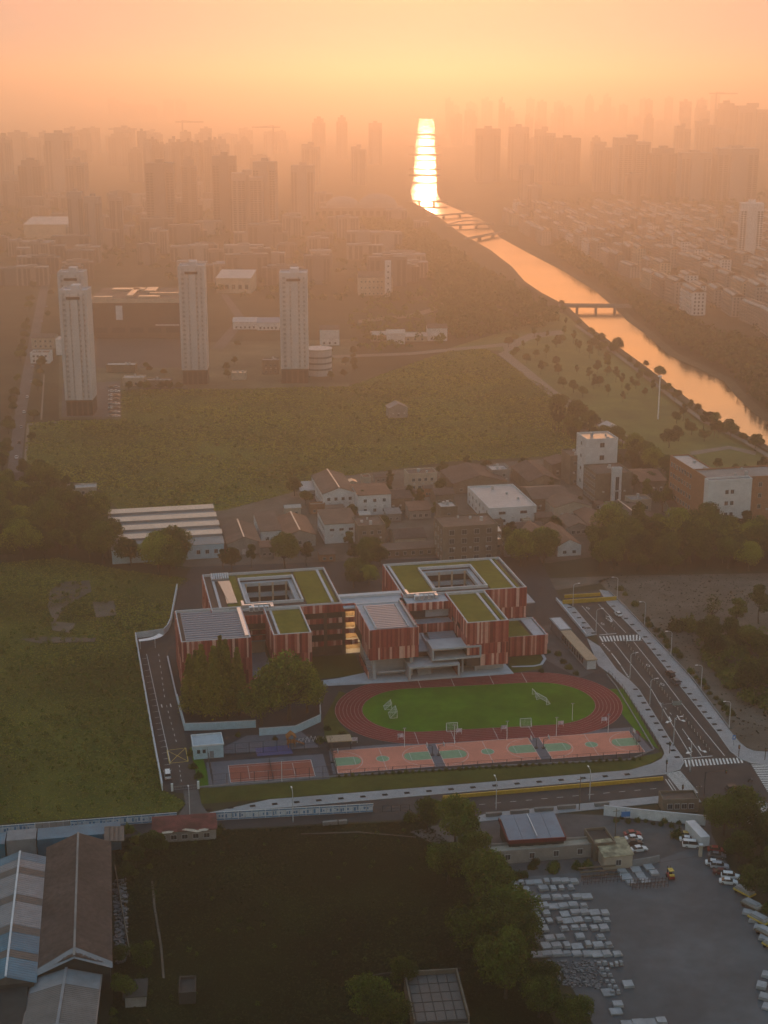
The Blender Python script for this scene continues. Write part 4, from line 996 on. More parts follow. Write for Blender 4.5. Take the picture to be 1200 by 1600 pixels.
bld('shed', 'long shed with brown roof and pale ridge in front of the olive block', 'shed', (972, 834), (1024, 826), 30, 4.5, 'gable_y', 'plaster_white', 'roof_brown', (('l', 1, 9, 1.4),), zr=2.0, ridge=True, ribs=8, group=V)
bld('shed', 'rust roofed low shed beside the long pale ridged shed', 'shed', (926, 838), (960, 835), 26, 3.8, 'gable_y', 'plaster_brown', 'roof_rust', (), zr=1.8, group=V)
bld('warehouse', 'dull rust roofed warehouse right of the olive block', 'warehouse', (1000, 772), (1040, 770), 24, 6, 'gable_x', 'plaster_brown', 'roof_rust', (('f', 1, 4),), zr=2.4, group=V)
bld('house', 'tiny white fronted house in the field beside the park trees', 'house', (944, 682), (968, 681), 9, 4.5, 'gable_y', 'plaster_white', 'roof_pale', (('f', 1, 2),), zr=2.2, group=V)
bld('house', 'brown low hut beside the tiny white house', 'house', (905, 688), (942, 685), 9, 3.6, 'gable_x', 'plaster_brown', 'roof_brown', (), zr=1.6, group=V)
bld('hut', 'lone grey gabled hut standing in the wide grass field', 'hut', (608, 654), (636, 652), 9, 6.0, 'gable_y', 'plaster_grey', 'roof_grey', (('f', 1, 1),), zr=2.6)
bld('house', 'white house with brown roof at the left edge of the field', 'house', (24, 782), (70, 780), 14, 9.0, 'gable_x', 'plaster_white', 'roof_tile', (('f', 2, 3),), zr=2.6)
bld('annexe', 'low pale annexe running right from the white field-edge house', 'annexe', (72, 778), (150, 770), 8, 3.4, 'flat', 'plaster_cream', 'roof_pale', (('f', 1, 6, .9),))
bld('hotel', 'brick block with flat roof and small windows cut by the right edge', 'apartment block', (1102, 838), (1210, 826), 17, 25.0, 'flat', 'brick', 'roof_grey', (('f', 5, 5, 1.4, 1.5, 1.8), ('r', 5, 4)), rz=SA)
e = bld('apartment_block', 'white five storey wing with small dark windows beside the brick block', 'apartment block', (1100, 830), (1160, 824), 4.5, 25.6, 'flat', 'plaster_white', 'roof_grey', (), w=19.8)
e.location = (*G(1098, 838), 0)
for r_ in range(4):
    for c in (8.5, 11.0): link('window', window_mesh(1.4, 1.7), e, (c, -.02, 5 + r_ * 5.0), 0)
e.location.y -= 5.2
e2 = bld('apartment_block', 'brick side wing of the right edge block with many small windows', 'apartment block', (1083, 822), (1100, 820), 30, 24.4, 'flat', 'brick', 'roof_pale', (('l', 5, 9, 1.3, 1.5, 1.8), ), w=9.0)
# more roofs in the gaps of the village
k = 0
for (px, py, w, d, h, rt, wm_, rm_, lb) in (
    (680, 790, 9, 10, 5, 'gable_x', 'plaster_brown', 'roof_tile', 'small tiled house left of the pale topped tower'), (640, 812, 10, 9, 4, 'shed', 'plaster_grey', 'roof_rust', 'rusty lean-to in the middle of the village'),
    (800, 842, 14, 9, 4, 'gable_x', 'plaster_brown', 'roof_tile', 'tiled low house in front of the wide white factory'), (888, 838, 9, 16, 4, 'gable_y', 'plaster_grey', 'roof_brown', 'brown ridge house beside the village street'),
    (985, 800, 10, 8, 5, 'flat', 'plaster_cream', 'roof_grey', 'cream flat house behind the long shed'), (862, 745, 14, 14, 6, 'gable_y', 'plaster_brown', 'roof_tile', 'dark tiled hall above the weathered halls'),
    (470, 780, 8, 10, 4, 'shed', 'plaster_grey', 'roof_pale', 'small pale lean-to left of the large factory'), (1046, 806, 12, 9, 4, 'gable_x', 'plaster_grey', 'roof_rust', 'rust roofed cottage at the wood edge')):
    bld('house', lb, 'house', (px, py), None, d, h, rt, wm_, rm_, (('f', 1, 3, 1.0),), zr=1.8, group=V, w=w)
vz = [G(*p) for p in ((330, 885), (350, 850), (500, 775), (620, 745), (800, 735), (940, 760), (1060, 810), (1030, 845), (860, 872), (600, 880))]
boxes = []
for o in list(scene.objects):
    if o.parent is None and o.get('group') == V:
        wl = [c for c in o.children if c.name.startswith('wall')]
        if wl:
            bb = wl[0].bound_box; cx = (bb[0][0] + bb[6][0]) / 2; cyy = (bb[0][1] + bb[6][1]) / 2; r_ = math.hypot(bb[6][0] - bb[0][0], bb[6][1] - bb[0][1]) / 2; c_, s_ = math.cos(o.rotation_euler.z), math.sin(o.rotation_euler.z)
            boxes.append((o.location.x + cx * c_ - cyy * s_, o.location.y + cx * s_ + cyy * c_, r_))
n_ = 0; tr = 0
while n_ < 34 and tr < 4000:
    tr += 1; x, y = random.uniform(-60, 120), random.uniform(540, 720)
    w, d = random.uniform(3.5, 8), random.uniform(3.5, 7)
    if not inpoly(x, y, vz) or any(math.hypot(x + w / 2 - a, y + d / 2 - c) < r_ * .86 + max(w, d) * .6 for a, c, r_ in boxes): continue
    boxes.append((x + w / 2, y + d / 2, max(w, d) * .6)); n_ += 1
    bld('lean_to', 'small makeshift shed squeezed between the village workshops', 'shed', (x, y), None, d, random.uniform(2.4, 4.2), random.choice(('shed', 'gable_x', 'gable_y', 'flat')), random.choice(('plaster_brown', 'plaster_grey', 'plaster_cream', 'brick')), random.choice(('roof_tile', 'roof_rust', 'roof_brown', 'roof_grey', 'roof_metal')), (('f', 1, 2, .9, 1.0, 1.0, .4),), zr=.9, group='makeshift sheds in the village', w=w, pix=False)
# tarpaulin and yard surfaces
sheet('village_ground', gp((160, 870), (190, 800), (470, 768), (500, 745), (700, 728), (880, 715), (1000, 745), (1080, 800), (1060, 850), (860, 880), (560, 885), (330, 890)), .04, 'dirt')
strip('village_street', gp((838, 800), (900, 830), (955, 858)), gp((856, 796), (915, 824), (975, 850)), .09, .09, 'old_road')
sheet('car_park', gp((850, 722), (905, 706), (930, 712), (925, 735), (880, 745)), .12, 'old_road')

# --- three slab towers
mat('tower_wall', (0.46, 0.455, 0.465), rough=.8, var=.05, scale=.1, var2=.08, scale2=.03)
mat('tower_recess', (0.15, 0.145, 0.15), rough=.6, var=.1, scale=.2)
mat('tower_base', (0.075, 0.055, 0.048), rough=.7, var=.2, scale=.2)
TWM = {}
def tower_win(w):
    if w not in TWM: TWM[w] = MB().box(-w / 2, w / 2, -.06, .02, 0, 1.3, 'tower_pane').box(-w / 2 - .1, w / 2 + .1, -.35, .0, -.28, -.02, 'tower_wall').mesh('window')
    return TWM[w]
mat('tower_pane', (0.30, 0.295, 0.30), rough=.3, var=.25, scale=.4)
def slab_tower(px, py, h, w, d, label, rz=R(2)):
    x, y = G(px, py); e = empty('apartment_tower', (x, y, 0), rz, label, 'apartment tower', 'three pale slab towers at the far edge of the field')
    MB().box(-w / 2, w / 2, 0, d, 9.5, h).build('wall', 'tower_wall', e)
    MB().box(-w / 2 + .3, w / 2 - .3, .3, d - .3, 0, 9.49).build('podium', 'tower_base', e)
    for i in range(5): MB().box(-w / 2 + .8 + i * w / 5, -w / 2 + w / 5 - .4 + i * w / 5, -.12, .28, .3, 8.4).build('podium_window', 'glass', e)
    for (a, b2, t) in ((-.50, -.40, .9), (-.28, -.14, .5), (-.10, .16, 1.1), (.22, .34, .5), (.40, .50, .9)):
        MB().box(w * a, w * b2, -t, -.01, 9.8, h - 2.5 + t).build('facade_rib', 'tower_wall', e)
    nf = int((h - 10) / 3)
    for (a, b2) in ((-.40, -.28), (-.14, -.10), (.16, .22), (.34, .40)):
        c = (a + b2) / 2 * w; ww = (b2 - a) * w * .8
        for f in range(nf): link('window', tower_win(round(ww, 1)), e, (c, -.02, 11 + f * 3), 0)
    MB().box(-w * .12, w * .18, d * .3, d * .8, h + .01, h + 3.2).build('lift_house', 'tower_wall', e)
    MB().box(-w / 2, w / 2, -.02, d, h + .002, h + .9).build('crown', 'tower_recess', e) if False else MB().box(-w * .25, w * .25, -1.3, -1.12, h - 4.2, h - 2.6).build('crown_window', 'glass', e)
    t = .4; p = MB(); p.box(-w / 2, w / 2, 0, t, h + .003, h + 1.1).box(-w / 2, w / 2, d - t, d, h + .003, h + 1.1).box(-w / 2, -w / 2 + t, t, d - t, h + .003, h + 1.1).box(w / 2 - t, w / 2, t, d - t, h + .003, h + 1.1); p.build('parapet', 'tower_wall', e)
    return e
slab_tower(125, 650, 73, 16, 17, 'leftmost pale slab tower, in front of its twin')
slab_tower(121, 617, 76, 16, 15, 'pale slab tower half hidden behind the leftmost one')
slab_tower(305, 601, 76, 16.5, 16, 'middle pale slab tower standing alone above dark podium')
slab_tower(461, 599, 71, 18, 18, 'rightmost pale slab tower beside a low round building')
e = empty('round_podium', (*G(498, 585), 0), 0, 'low pale round building beside the rightmost slab tower', 'building')
P = [(9 * math.cos(t * math.pi / 10), 9 * math.sin(t * math.pi / 10)) for t in range(20)]
MB().prism(P, 0, 17).build('wall', 'tower_wall', e); MB().prism([(p[0] * 1.04, p[1] * 1.04) for p in P], 17.01, 18).build('roof', 'roof_pale', e)
for k in range(3): MB().prism([(p[0] * 1.02, p[1] * 1.02) for p in P], 4 + k * 4, 5.2 + k * 4).build('window_band', 'tower_recess', e)
mat('estate_soil', (0.085, 0.080, 0.045), rough=.95, var=.35, scale=.04, var2=.3, scale2=.02)
# forecourts and low buildings around the towers
sheet('estate_ground', gp((92, 655), (92, 540), (560, 530), (545, 604), (190, 612), (190, 655)), .06, 'estate_soil')
sheet('estate_car_park', gp((96, 652), (98, 600), (188, 596), (188, 652)), .10, 'old_road')
sheet('estate_ground', gp((-60, 760), (-40, 420), (70, 420), (70, 560), (45, 660), (38, 740)), .06, 'soil')
strip('avenue', gp((8, 760), (24, 640), (40, 560), (58, 470), (80, 380)), gp((30, 760), (42, 640), (56, 560), (72, 470), (90, 380)), .12, .12, 'old_road')
strip('footpath', gp((66, 656), (70, 585)), gp((63, 656), (68, 585)), .12, .12, 'path'); strip('footpath', gp((36, 740), (42, 662), (92, 658)), gp((40, 738), (46, 665), (92, 661)), .13, .13, 'path')
strip('lane', gp((330, 545), (370, 500), (345, 460)), gp((350, 545), (385, 500), (355, 460)), .13, .13, 'old_road')
strip('lane', gp((500, 560), (640, 555), (800, 540)), gp((500, 556), (640, 551), (790, 536)), .13, .13, 'path'); strip('lane', gp((560, 505), (650, 495), (700, 480), (690, 440)), gp((560, 500), (645, 490), (690, 477), (680, 440)), .13, .13, 'path')
LWB = 'low buildings among the slab towers'
bld('canopy', 'dark low pavilion with pale roof left of the middle tower', 'pavilion', (166, 582), (212, 581), 10, 4.5, 'flat', 'plaster_brown', 'roof_pale', (), group=LWB, rz=R(1))
bld('pavilion', 'white roofed low shop left of the middle tower', 'shop', (192, 604), (226, 603), 10, 5, 'flat', 'plaster_cream', 'roof_pale', (('f', 1, 4),), group=LWB, rz=R(1))
bld('shop', 'brown low shop between two left slab towers', 'shop', (228, 607), (268, 606), 9, 4.6, 'flat', 'plaster_brown', 'roof_grey', (('f', 1, 4),), group=LWB, rz=R(1))
bld('gate_canopy', 'small sunlit canopy between the middle and right slab towers', 'canopy', (362, 594), (384, 593), 9, 4.2, 'flat', 'plaster_cream', 'roof_metal', (), group=LWB, rz=R(1))
bld('shop', 'dark box shop left of the rightmost slab tower', 'shop', (410, 585), (436, 584), 9, 9, 'flat', 'plaster_brown', 'roof_grey', (('f', 2, 3),), group=LWB, rz=R(1))
bld('house', 'white walled sales house left of the leftmost tower', 'house', (48, 568), (78, 567), 12, 7, 'flat', 'plaster_white', 'roof_brown', (('f', 2, 4),), group=LWB, rz=R(1))
bld('house', 'brown roofed house by the avenue left of the towers', 'house', (50, 545), (86, 544), 16, 8, 'gable_x', 'plaster_cream', 'roof_brown', (('f', 2, 4),), group=LWB, rz=R(1))
bld('house', 'tall white shop wall left of the rear slab tower', 'house', (88, 555), (100, 554), 14, 11, 'flat', 'plaster_white', 'roof_pale', (), group=LWB, rz=R(1))
# shopping centre behind the towers
P = G(140, 528); e = empty('shopping_centre', (*P, 0), R(1), 'long brown shopping centre behind the slab towers with sunlit roof strips', 'shopping centre')
w = G(288, 528)[0] - P[0]
MB().box(0, w, 0, 70, 0, 29).build('wall', 'tower_base', e)
MB().box(.3, w - .3, .3, 69.7, 29.01, 29.6).build('roof', 'roof_brown', e)
MB().box(-.2, w + .2, -.3, -.02, 27, 30.2).build('parapet', 'plaster_cream', e)
for (x, y, a, b2) in ((4, 4, 14, 5), (w * .52, 6, w * .22, 7), (w * .52, 40, w * .12, 22), (w * .38, 12, 5, 50), (w * .15, 48, 26, 10), (w * .6, 26, w * .36, 4)): MB().box(x, x + a, y, y + b2, 29.61, 31.2).build('roof_light', 'roof_metal', e)
MB().box(w * .29, w * .36, -.5, -.31, 14, 25).build('banner', 'sheet_white', e)
for i in range(5): MB().box(w * (.05 + i * .19), w * (.19 + i * .19), -.45, -.02, 4, 8).build('shop_front', 'glass', e)
MB().box(w * .7, w * .95, -.5, -.31, 9.5, 10.4).build('sign_strip', 'sheet_white', e)
sheet('plaza', gp((140, 575), (145, 530), (290, 530), (285, 575)), .14, 'asphalt')
# ------------------------------------------------------------------ far city: towers and housing rows
mat('city_wall', (0.17, 0.155, 0.15), rough=.85, var=.08, scale=.05, var2=.1, scale2=.01)
mat('city_wall_pale', (0.27, 0.25, 0.24), rough=.85, var=.08, scale=.05, var2=.1, scale2=.01)
mat('city_roof', (0.10, 0.075, 0.065), rough=.7, var=.25, scale=.2, var2=.2, scale2=.05)
def city_tower(kind):
    """prototypes about 1 m wide, 1 m deep, 1 m tall units scaled per copy"""
    e = empty('tower_block'); w, d, h = 24.0, 18.0, 80.0
    wl = 'city_wall' if kind % 2 else 'city_wall_pale'
    b_ = MB()
    if kind in (0, 1):
        b_.box(-w / 2, w / 2, 0, d, 0, h); b_.box(-w * .2, w * .2, -1.5, -.01, 0, h - 4)
    elif kind == 2:
        b_.box(-w / 2, -w * .06, 0, d, 0, h).box(w * .06, w / 2, 0, d, 0, h * .93).box(-w * .06 + .01, w * .06 - .01, 2.5, d - 2, 0, h * .97)
    else:
        b_.box(-w / 2, w / 2, 0, d, 0, h * .9).box(-w * .36, w * .36, 2, d - 2, h * .9 + .01, h).box(-w * .1, w * .1, -1.2, -.01, 0, h * .86)
    b_.build('wall', wl, e)
    MB().box(-w * .15, w * .15, d * .3, d * .7, h * (1 if kind != 2 else .97), h + 4).build('lift_house', wl, e)
    wn_ = MB(); nf = 24; cols = {0: (-.44, -.3, .3, .44), 1: (-.42, -.28, .28, .42), 2: (-.4, -.24, -.12, .14, .26, .4), 3: (-.43, -.3, -.18, .18, .3, .43)}[kind]
    for f in range(nf):
        z = 2 + f * (h * .9 - 3) / nf
        for c in cols: wn_.box(c * w - 1.1, c * w + 1.1, -.15, .05, z, z + 1.6)
        for s in (-1, 1):
            for y in (.25, .5, .75): wn_.box(s * w / 2 - .08, s * w / 2 + .08, y * d - .9, y * d + .9, z, z + 1.6)
    o = wn_.build('windows', 'glass', e); o['kind'] = 'stuff'
    ld = MB()
    for f in range(0, nf, 2): ld.box(-w / 2 - .3, w / 2 + .3, -.3, -.02, 1 + f * (h * .9 - 3) / nf, 1.5 + f * (h * .9 - 3) / nf)
    o = ld.build('floor_bands', wl, e); o['kind'] = 'stuff'
    return e
TP = [city_tower(k) for k in range(4)]; used = [False] * 4
def place_tower(px, pt, pb, wpx, label, group, kind=None, depth=None, rz=None):
    x, y = G(px, pb); k = random.randrange(4) if kind is None else kind
    o = TP[k] if not used[k] else copy_tree(TP[k]); used[k] = True
    h = max(8, HT(pt, y)); sc = math.hypot(x, y) / FPX * wpx / 1.0
    o.location = (x, y, 0); o.rotation_euler = (0, 0, rz if rz is not None else R(random.uniform(-8, 8)))
    o.scale = (max(.35, sc / 24.0), (depth or max(10, sc * .7)) / 18.0, h / 84.0)
    if px == 1170:
        for ch in o.children:
            if ch.name.startswith(('wall', 'lift', 'floor')): ch.material_slots[0].link = 'OBJECT'; ch.material_slots[0].material = MATS['plaster_white']
    return tag(o, label, 'tower block', group)
GL, GR, GF = 'hazy tower blocks on the left', 'hazy tower blocks on the right', 'faint far skyline towers'
for (px, pt, pb, w, lb) in (
    (253, 249, 372, 43, 'broad hazy tower with chequered front left of centre'), (353, 238, 362, 36, 'hazy twin-topped tower left of the canal, behind the middle slab tower'), (414, 247, 362, 34, 'tall hazy tower right of the broad patterned block'),
    (388, 266, 366, 48, 'broad patterned hazy block left of the tall hazy tower'), (473, 254, 345, 34, 'hazy stepped tower directly above the rightmost slab tower'), (121, 295, 392, 22, 'left of the two slim dark towers above the leftmost slab tower'),
    (147, 303, 394, 23, 'right of the two slim dark towers above the leftmost slab tower'), (184, 299, 388, 20, 'slim hazy tower right of the dark pair'), (94, 204, 300, 37, 'large square hazy tower high at the left'), (50, 247, 330, 34, 'hazy tower near the left edge'),
    (120, 246, 325, 30, 'hazy tower between the square one and the chequered one'), (298, 244, 350, 22, 'slim hazy tower left of the twin-topped tower'), (224, 201, 285, 13, 'very slim hazy tower at the left'), (10, 208, 300, 22, 'hazy tower cut by the left edge'),
    (498, 182, 250, 19, 'leftmost of three lone towers left of the sun glint'), (535, 180, 250, 16, 'middle of three lone towers left of the sun glint'), (587, 189, 258, 19, 'rightmost of three lone towers left of the sun glint'),
    (485, 222, 290, 26, 'hazy rounded block below the three lone towers'), (560, 226, 290, 22, 'hazy block below the lone towers, nearer the canal'),
    (1170, 313, 414, 33, 'pale tower standing alone among housing rows at the right edge')):
    place_tower(px, pt, pb, w, lb, GL if px < 700 else GR)
for (px, pt, pb, w, lb) in (
    (762, 197, 285, 37, 'dark hazy tower nearest the canal on the right'), (809, 194, 282, 31, 'tall hazy tower second from the canal on the right'), (850, 198, 285, 31, 'hazy tower third from the canal on the right'), (886, 212, 290, 38, 'broad hazy block fourth from the canal on the right'),
    (941, 222, 300, 28, 'hazy block in the middle right distance'), (988, 211, 305, 50, 'wide hazy block right of the middle'), (1036, 228, 310, 40, 'wide hazy block with low top at the right'), (1065, 193, 270, 22, 'slim hazy tower behind the wide blocks'),
    (1132, 157, 250, 29, 'dark skyscraper, left of the pair at the upper right'), (1175, 161, 250, 50, 'broad dark skyscraper at the upper right edge'), (1100, 186, 265, 30, 'hazy tower left of the dark skyscrapers'), (1150, 228, 315, 60, 'long hazy block at the right edge'),
    (1085, 235, 315, 44, 'long hazy block below the slim tower')):
    place_tower(px, pt, pb, w, lb, GR)
# wide cluster on the left and the repeated far skyline
for i in range(16): place_tower(232 + i * 8 + random.uniform(-3, 3), random.uniform(212, 226), random.uniform(292, 310), random.uniform(11, 18), 'hazy tower of the dense cluster high left of centre', GL)
for i in range(36):
    px = random.choice((random.uniform(-20, 480), random.uniform(-20, 330), random.uniform(700, 1220))); pb = random.uniform(250, 335)
    if 685 < px < 800: px += 110
    place_tower(px, pb - random.uniform(35, 66), pb, random.uniform(16, 34), 'hazy tower block in the crowded middle distance left of the canal' if px < 600 else 'hazy tower block in the crowded middle distance right of the canal', GL if px < 600 else GR)
for i in range(38):
    px = random.choice((random.uniform(700, 1200), random.uniform(790, 1200), random.uniform(690, 1120))); pt = random.uniform(150, 190); pb = random.uniform(196, 235); place_tower(px, pt, pb, random.uniform(8, 17), 'faint narrow tower on the far right skyline', GF)
for i in range(22):
    px = random.uniform(-20, 470); place_tower(px, random.uniform(196, 222), random.uniform(228, 262), random.uniform(12, 26), 'faint tower on the far left skyline', GF)
for (px, pt) in ((178, 152), (190, 160), (205, 162), (220, 162), (235, 163), (264, 154), (283, 154)): place_tower(px, pt, 190, 16, 'very faint far tower above the left skyline', GF)
for (px, pt) in ((947, 145), (920, 147), (842, 163), (888, 164), (941, 162), (973, 162), (1043, 150), (1005, 152), (735, 158), (1116, 146), (828, 152), (702, 152)): place_tower(px, pt, 205, 12, 'faint slender spire-like tower on the far right skyline', GF)
# midrise blocks of the left town
for i in range(120):
    py = random.uniform(318, 450); px = random.uniform(-40, 660)
    if 78 < px < 100 and py > 370: continue
    if 130 < px < 300 and py > 415: continue
    if px > 540 and py < 350: continue
    h = random.choice((18, 18, 20, 24, 30)); x, y = G(px, py)
    o = copy_tree(TP[random.randrange(4)]); o.location = (x, y, 0); o.rotation_euler = (0, 0, R(random.choice((0, 3, 11)))); o.scale = (random.uniform(.8, 1.8), .75, h / 84.0)
    tag(o, 'hazy midrise block in the left town', 'apartment block', 'midrise blocks of the left town')
# stadium-like arena with two domes
e = empty('arena', (*G(565, 338), 0), 0, 'hazy arena with two pale domes left of the canal', 'arena')
def dome(cx, r, h, z0):
    mb = MB(); n, m_ = 18, 6
    for j in range(m_):
        for i in range(n):
            q = []
            for (jj, ii) in ((j, i), (j, i + 1), (j + 1, i + 1), (j + 1, i)):
                a = jj / m_ * math.pi / 2; t = ii / n * 2 * math.pi; q.append((cx + r * math.cos(a) * math.cos(t), r * math.cos(a) * math.sin(t) * .8, z0 + h * math.sin(a)))
            mb.face(q)
    return mb
dome(-28, 26, 16, 14).build('dome', 'city_wall_pale', e); dome(24, 30, 20, 14).build('dome', 'city_wall_pale', e)
MB().box(-62, 62, -26, 26, 0, 14).build('wall', 'city_wall', e)
for i in range(12): MB().box(-58 + i * 10, -52 + i * 10, -26.3, -26.02, 3, 10).build('window', 'glass', e)
bld('hall', 'pale flat hall behind the slab towers at the far left', 'hall', (38, 372), (108, 371), 60, 17, 'shed', 'plaster_cream', 'roof_pale', (), zr=5, rz=R(2))
bld('hall', 'pale roofed sports hall right of the middle slab tower', 'hall', (338, 458), (392, 456), 34, 14, 'shed', 'plaster_cream', 'roof_pale', (('f', 1, 5, 4, 3, 4),), zr=4, rz=R(-4))
bld('shop_building', 'blue roofed shed right of the middle slab tower', 'shed', (402, 516), (436, 515), 22, 6, 'gable_x', 'plaster_white', 'roof_blue', (('f', 1, 5),), zr=2.5, rz=R(2))
bld('shop_building', 'pale low shed left of the blue roofed one', 'shed', (364, 515), (402, 514), 18, 6, 'gable_x', 'plaster_white', 'roof_pale', (('f', 1, 5),), zr=2.5, rz=R(2))
bld('town_hall', 'white hall with gable roof in the hazy town centre', 'hall', (560, 462), (612, 460), 26, 17, 'gable_x', 'plaster_cream', 'roof_brown', (('f', 3, 8),), zr=4, rz=R(3))
bld('tower', 'slim white tower beside the hazy town hall', 'tower', (602, 464), (611, 464), 8, 32, 'flat', 'plaster_white', 'roof_pale', (('f', 6, 1),), rz=R(3))
for (a, b2, c, d_, lb) in (((580, 534), (606, 533), 10, 5, 'small sunlit kiosk at the far field edge'), ((605, 538), (632, 537), 12, 8, 'hazy cottage at the far field edge'), ((630, 534), (665, 532), 10, 4, 'long low sunlit shed at the far field edge'), ((668, 533), (698, 532), 12, 10, 'white walled house with dark roof at the far field edge'), ((500, 540), (530, 539), 14, 12, 'hazy house above the round building')):
    bld('house', lb, 'house', a, b2, c, d_, 'gable_x', 'plaster_white' if d_ > 6 else 'plaster_cream', 'roof_brown' if d_ > 8 else 'roof_metal', (('f', 1, 3),), zr=2.2, rz=R(3))
# housing rows across the river
def row_house():
    e = empty('housing_block'); L, d, h = 44.0, 11.0, 17.0
    MB().box(0, L, 0, d, 0, h).build('wall', 'city_wall_pale', e)
    r_ = MB().gable(0, L, 0, d, h + .02, h + 3.2, 'x', .5).build('roof', 'city_roof', e)
    dm = MB(); wn_ = MB(); bl_ = MB()
    for i in range(8):
        x = 2.5 + i * 5.3
        dm.gable(x, x + 2.4, 0.8, 3.6, h + 1.0, h + 2.5, 'y', .15); dm.box(x + .8, x + 2.6, 7.2, 8.4, h + 1.6, h + 3.0)
        for f in range(6):
            z = 1 + f * 2.75; wn_.box(x - .9, x + .5, -.1, .02, z, z + 1.5); wn_.box(x - .9, x + .5, d - .02, d + .1, z, z + 1.5); bl_.box(x + 1.0, x + 3.6, -1.1, -.01, z - .3, z + .75)
    for f in range(6):
        for y in (2, 5, 8): wn_.box(-.1, .02, y, y + 1.2, 1 + f * 2.75, 2.4 + f * 2.75); wn_.box(L - .02, L + .1, y, y + 1.2, 1 + f * 2.75, 2.4 + f * 2.75)
    dm.build('dormers', 'ridge_cap', r_)['kind'] = 'stuff'; wn_.build('windows', 'glass', e)['kind'] = 'stuff'; bl_.build('balconies', 'city_wall_pale', e)['kind'] = 'stuff'
    return e
HP = row_house(); hp_used = False
A, B_ = np.array(G(1040, 470)), np.array(G(1172, 545)); dr = (B_ - A) / np.linalg.norm(B_ - A); nr = np.array((-dr[1], dr[0]))
if nr[0] < 0: nr = -nr
zone = [G(*p) for p in ((770, 352), (800, 330), (1000, 330), (1260, 350), (1330, 560), (1215, 566), (1160, 528), (1010, 468), (940, 425), (850, 388))]
rowang = math.atan2(dr[1], dr[0])
nrow = 0
for i in range(-30, 40):
    for j in range(-6, 70):
        p = A + dr * (i * 50 + (j % 3) * 13 + random.uniform(-3, 3)) + nr * (j * 33.0)
        if not inpoly(p[0], p[1], zone): continue
        wallpick = random.choice(('plaster_white', 'plaster_cream', 'city_wall'))
        if random.random() < .16 or nrow > 230: continue
        o = HP if not hp_used else copy_tree(HP); hp_used = True; nrow += 1
        o.location = (p[0], p[1], 0); o.rotation_euler = (0, 0, rowang + random.gauss(0, .05)); o.scale = (random.uniform(.55, 1.0), random.uniform(.9, 1.15), random.choice((.7, .9, 1.0, 1.0, 1.15)))
        if random.random() < .4:
            for ch in o.children:
                if ch.name.startswith(('wall', 'balconies')): ch.material_slots[0].link = 'OBJECT'; ch.material_slots[0].material = MATS[wallpick]
        tag(o, 'housing block right of the canal, %s row from the water' % ordinal(j + 7), 'housing block', 'housing rows right of the canal')
print('rows', nrow)
# bridges over the canal
mat('bridge_concrete', (0.24, 0.22, 0.20), rough=.8, var=.12, scale=.1)
def bridge(a, b2, wd, z, label, piers=2, arch=False, th=1.3):
    A_, Bq = np.array(G(*a)), np.array(G(*b2)); L = np.linalg.norm(Bq - A_); rz = math.atan2(*(Bq - A_)[::-1])
    e = empty('bridge', (*A_, 0), rz, label, 'bridge', 'bridges over the canal')
    MB().box(0, L, -wd / 2, wd / 2, z - th, z).build('deck', 'bridge_concrete', e)
    for s in (-1, 1):
        MB().box(0, L, s * wd / 2 - .15, s * wd / 2 + .15, z + .002, z + 1.1).build('railing', 'bridge_concrete', e)
    for i in range(piers):
        x = L * (i + 1) / (piers + 1); MB().box(x - .9, x + .9, -wd * .42, wd * .42, -.5, z - th - .002).build('pier', 'bridge_concrete', e)
    if arch:
        for s in (-1, 1):
            ar = MB(); P = [(L * t / 12, s * wd / 2, z + 6 * math.sin(math.pi * t / 12)) for t in range(13)]
            for i in range(12): ar.tube(P[i], P[i + 1], .5, n=6)
            for i in range(1, 12): ar.tube((P[i][0], P[i][1], z), P[i], .15, n=4)
            ar.build('arch', 'bridge_concrete', e)
bridge((872, 486), (990, 487), 9, 5.0, 'low concrete bridge over the canal nearest the viewer', 3)
bridge((728, 378), (790, 366), 6, 3.6, 'hazy bridge over the canal, second from the viewer', 2, False, .8)
bridge((694, 357), (770, 354), 6, 3.6, 'hazy bridge over the canal, third from the viewer', 2, True, .8)
bridge((668, 342), (742, 336), 6, 3.6, 'hazy bridge over the canal at its bend, behind the arched one', 2, False, .8)
bridge((634, 318), (700, 320), 10, 5, 'hazy bridge across the canal bend below the sun glint', 2, False, 1.2)
for i, (y, w, th) in enumerate(((280, 16, 2.6), (270, 12, 1.8), (247, 24, 3.4), (233, 20, 3.0), (214, 34, 6.0))):
    bridge((640, y), (688, y + .8), w, 7 + th, 'dark bridge crossing the bright sun glint, %s from the near end' % ordinal(i + 1), 0, False, th)
# tower cranes on the skyline
def crane(px, pb, pt, label, jib=1):
    x, y = G(px, pb); h = HT(pt, y); e = empty('tower_crane', (x, y, 0), 0, label, 'crane', 'tower cranes on the skyline'); s = y / 3000
    MB().tube((0, 0, 0), (0, 0, h), 1.6 * s, n=4).build('mast', 'bridge_concrete', e); MB().tube((-14 * s * jib, 0, h - 4), (42 * s * jib, 0, h - 4), 1.3 * s, n=4).build('jib', 'bridge_concrete', e)
    MB().tube((0, 0, h), (30 * s * jib, 0, h - 4), .5 * s, n=4).build('tie', 'bridge_concrete', e)
crane(287, 250, 188, 'faint tower crane on the left skyline', 1); crane(428, 260, 196, 'faint tower crane left of the three lone towers', -1); crane(1114, 235, 144, 'tower crane above the dark skyscraper at the upper right', 1); crane(205, 255, 199, 'faint tower crane above the left cluster', -1)
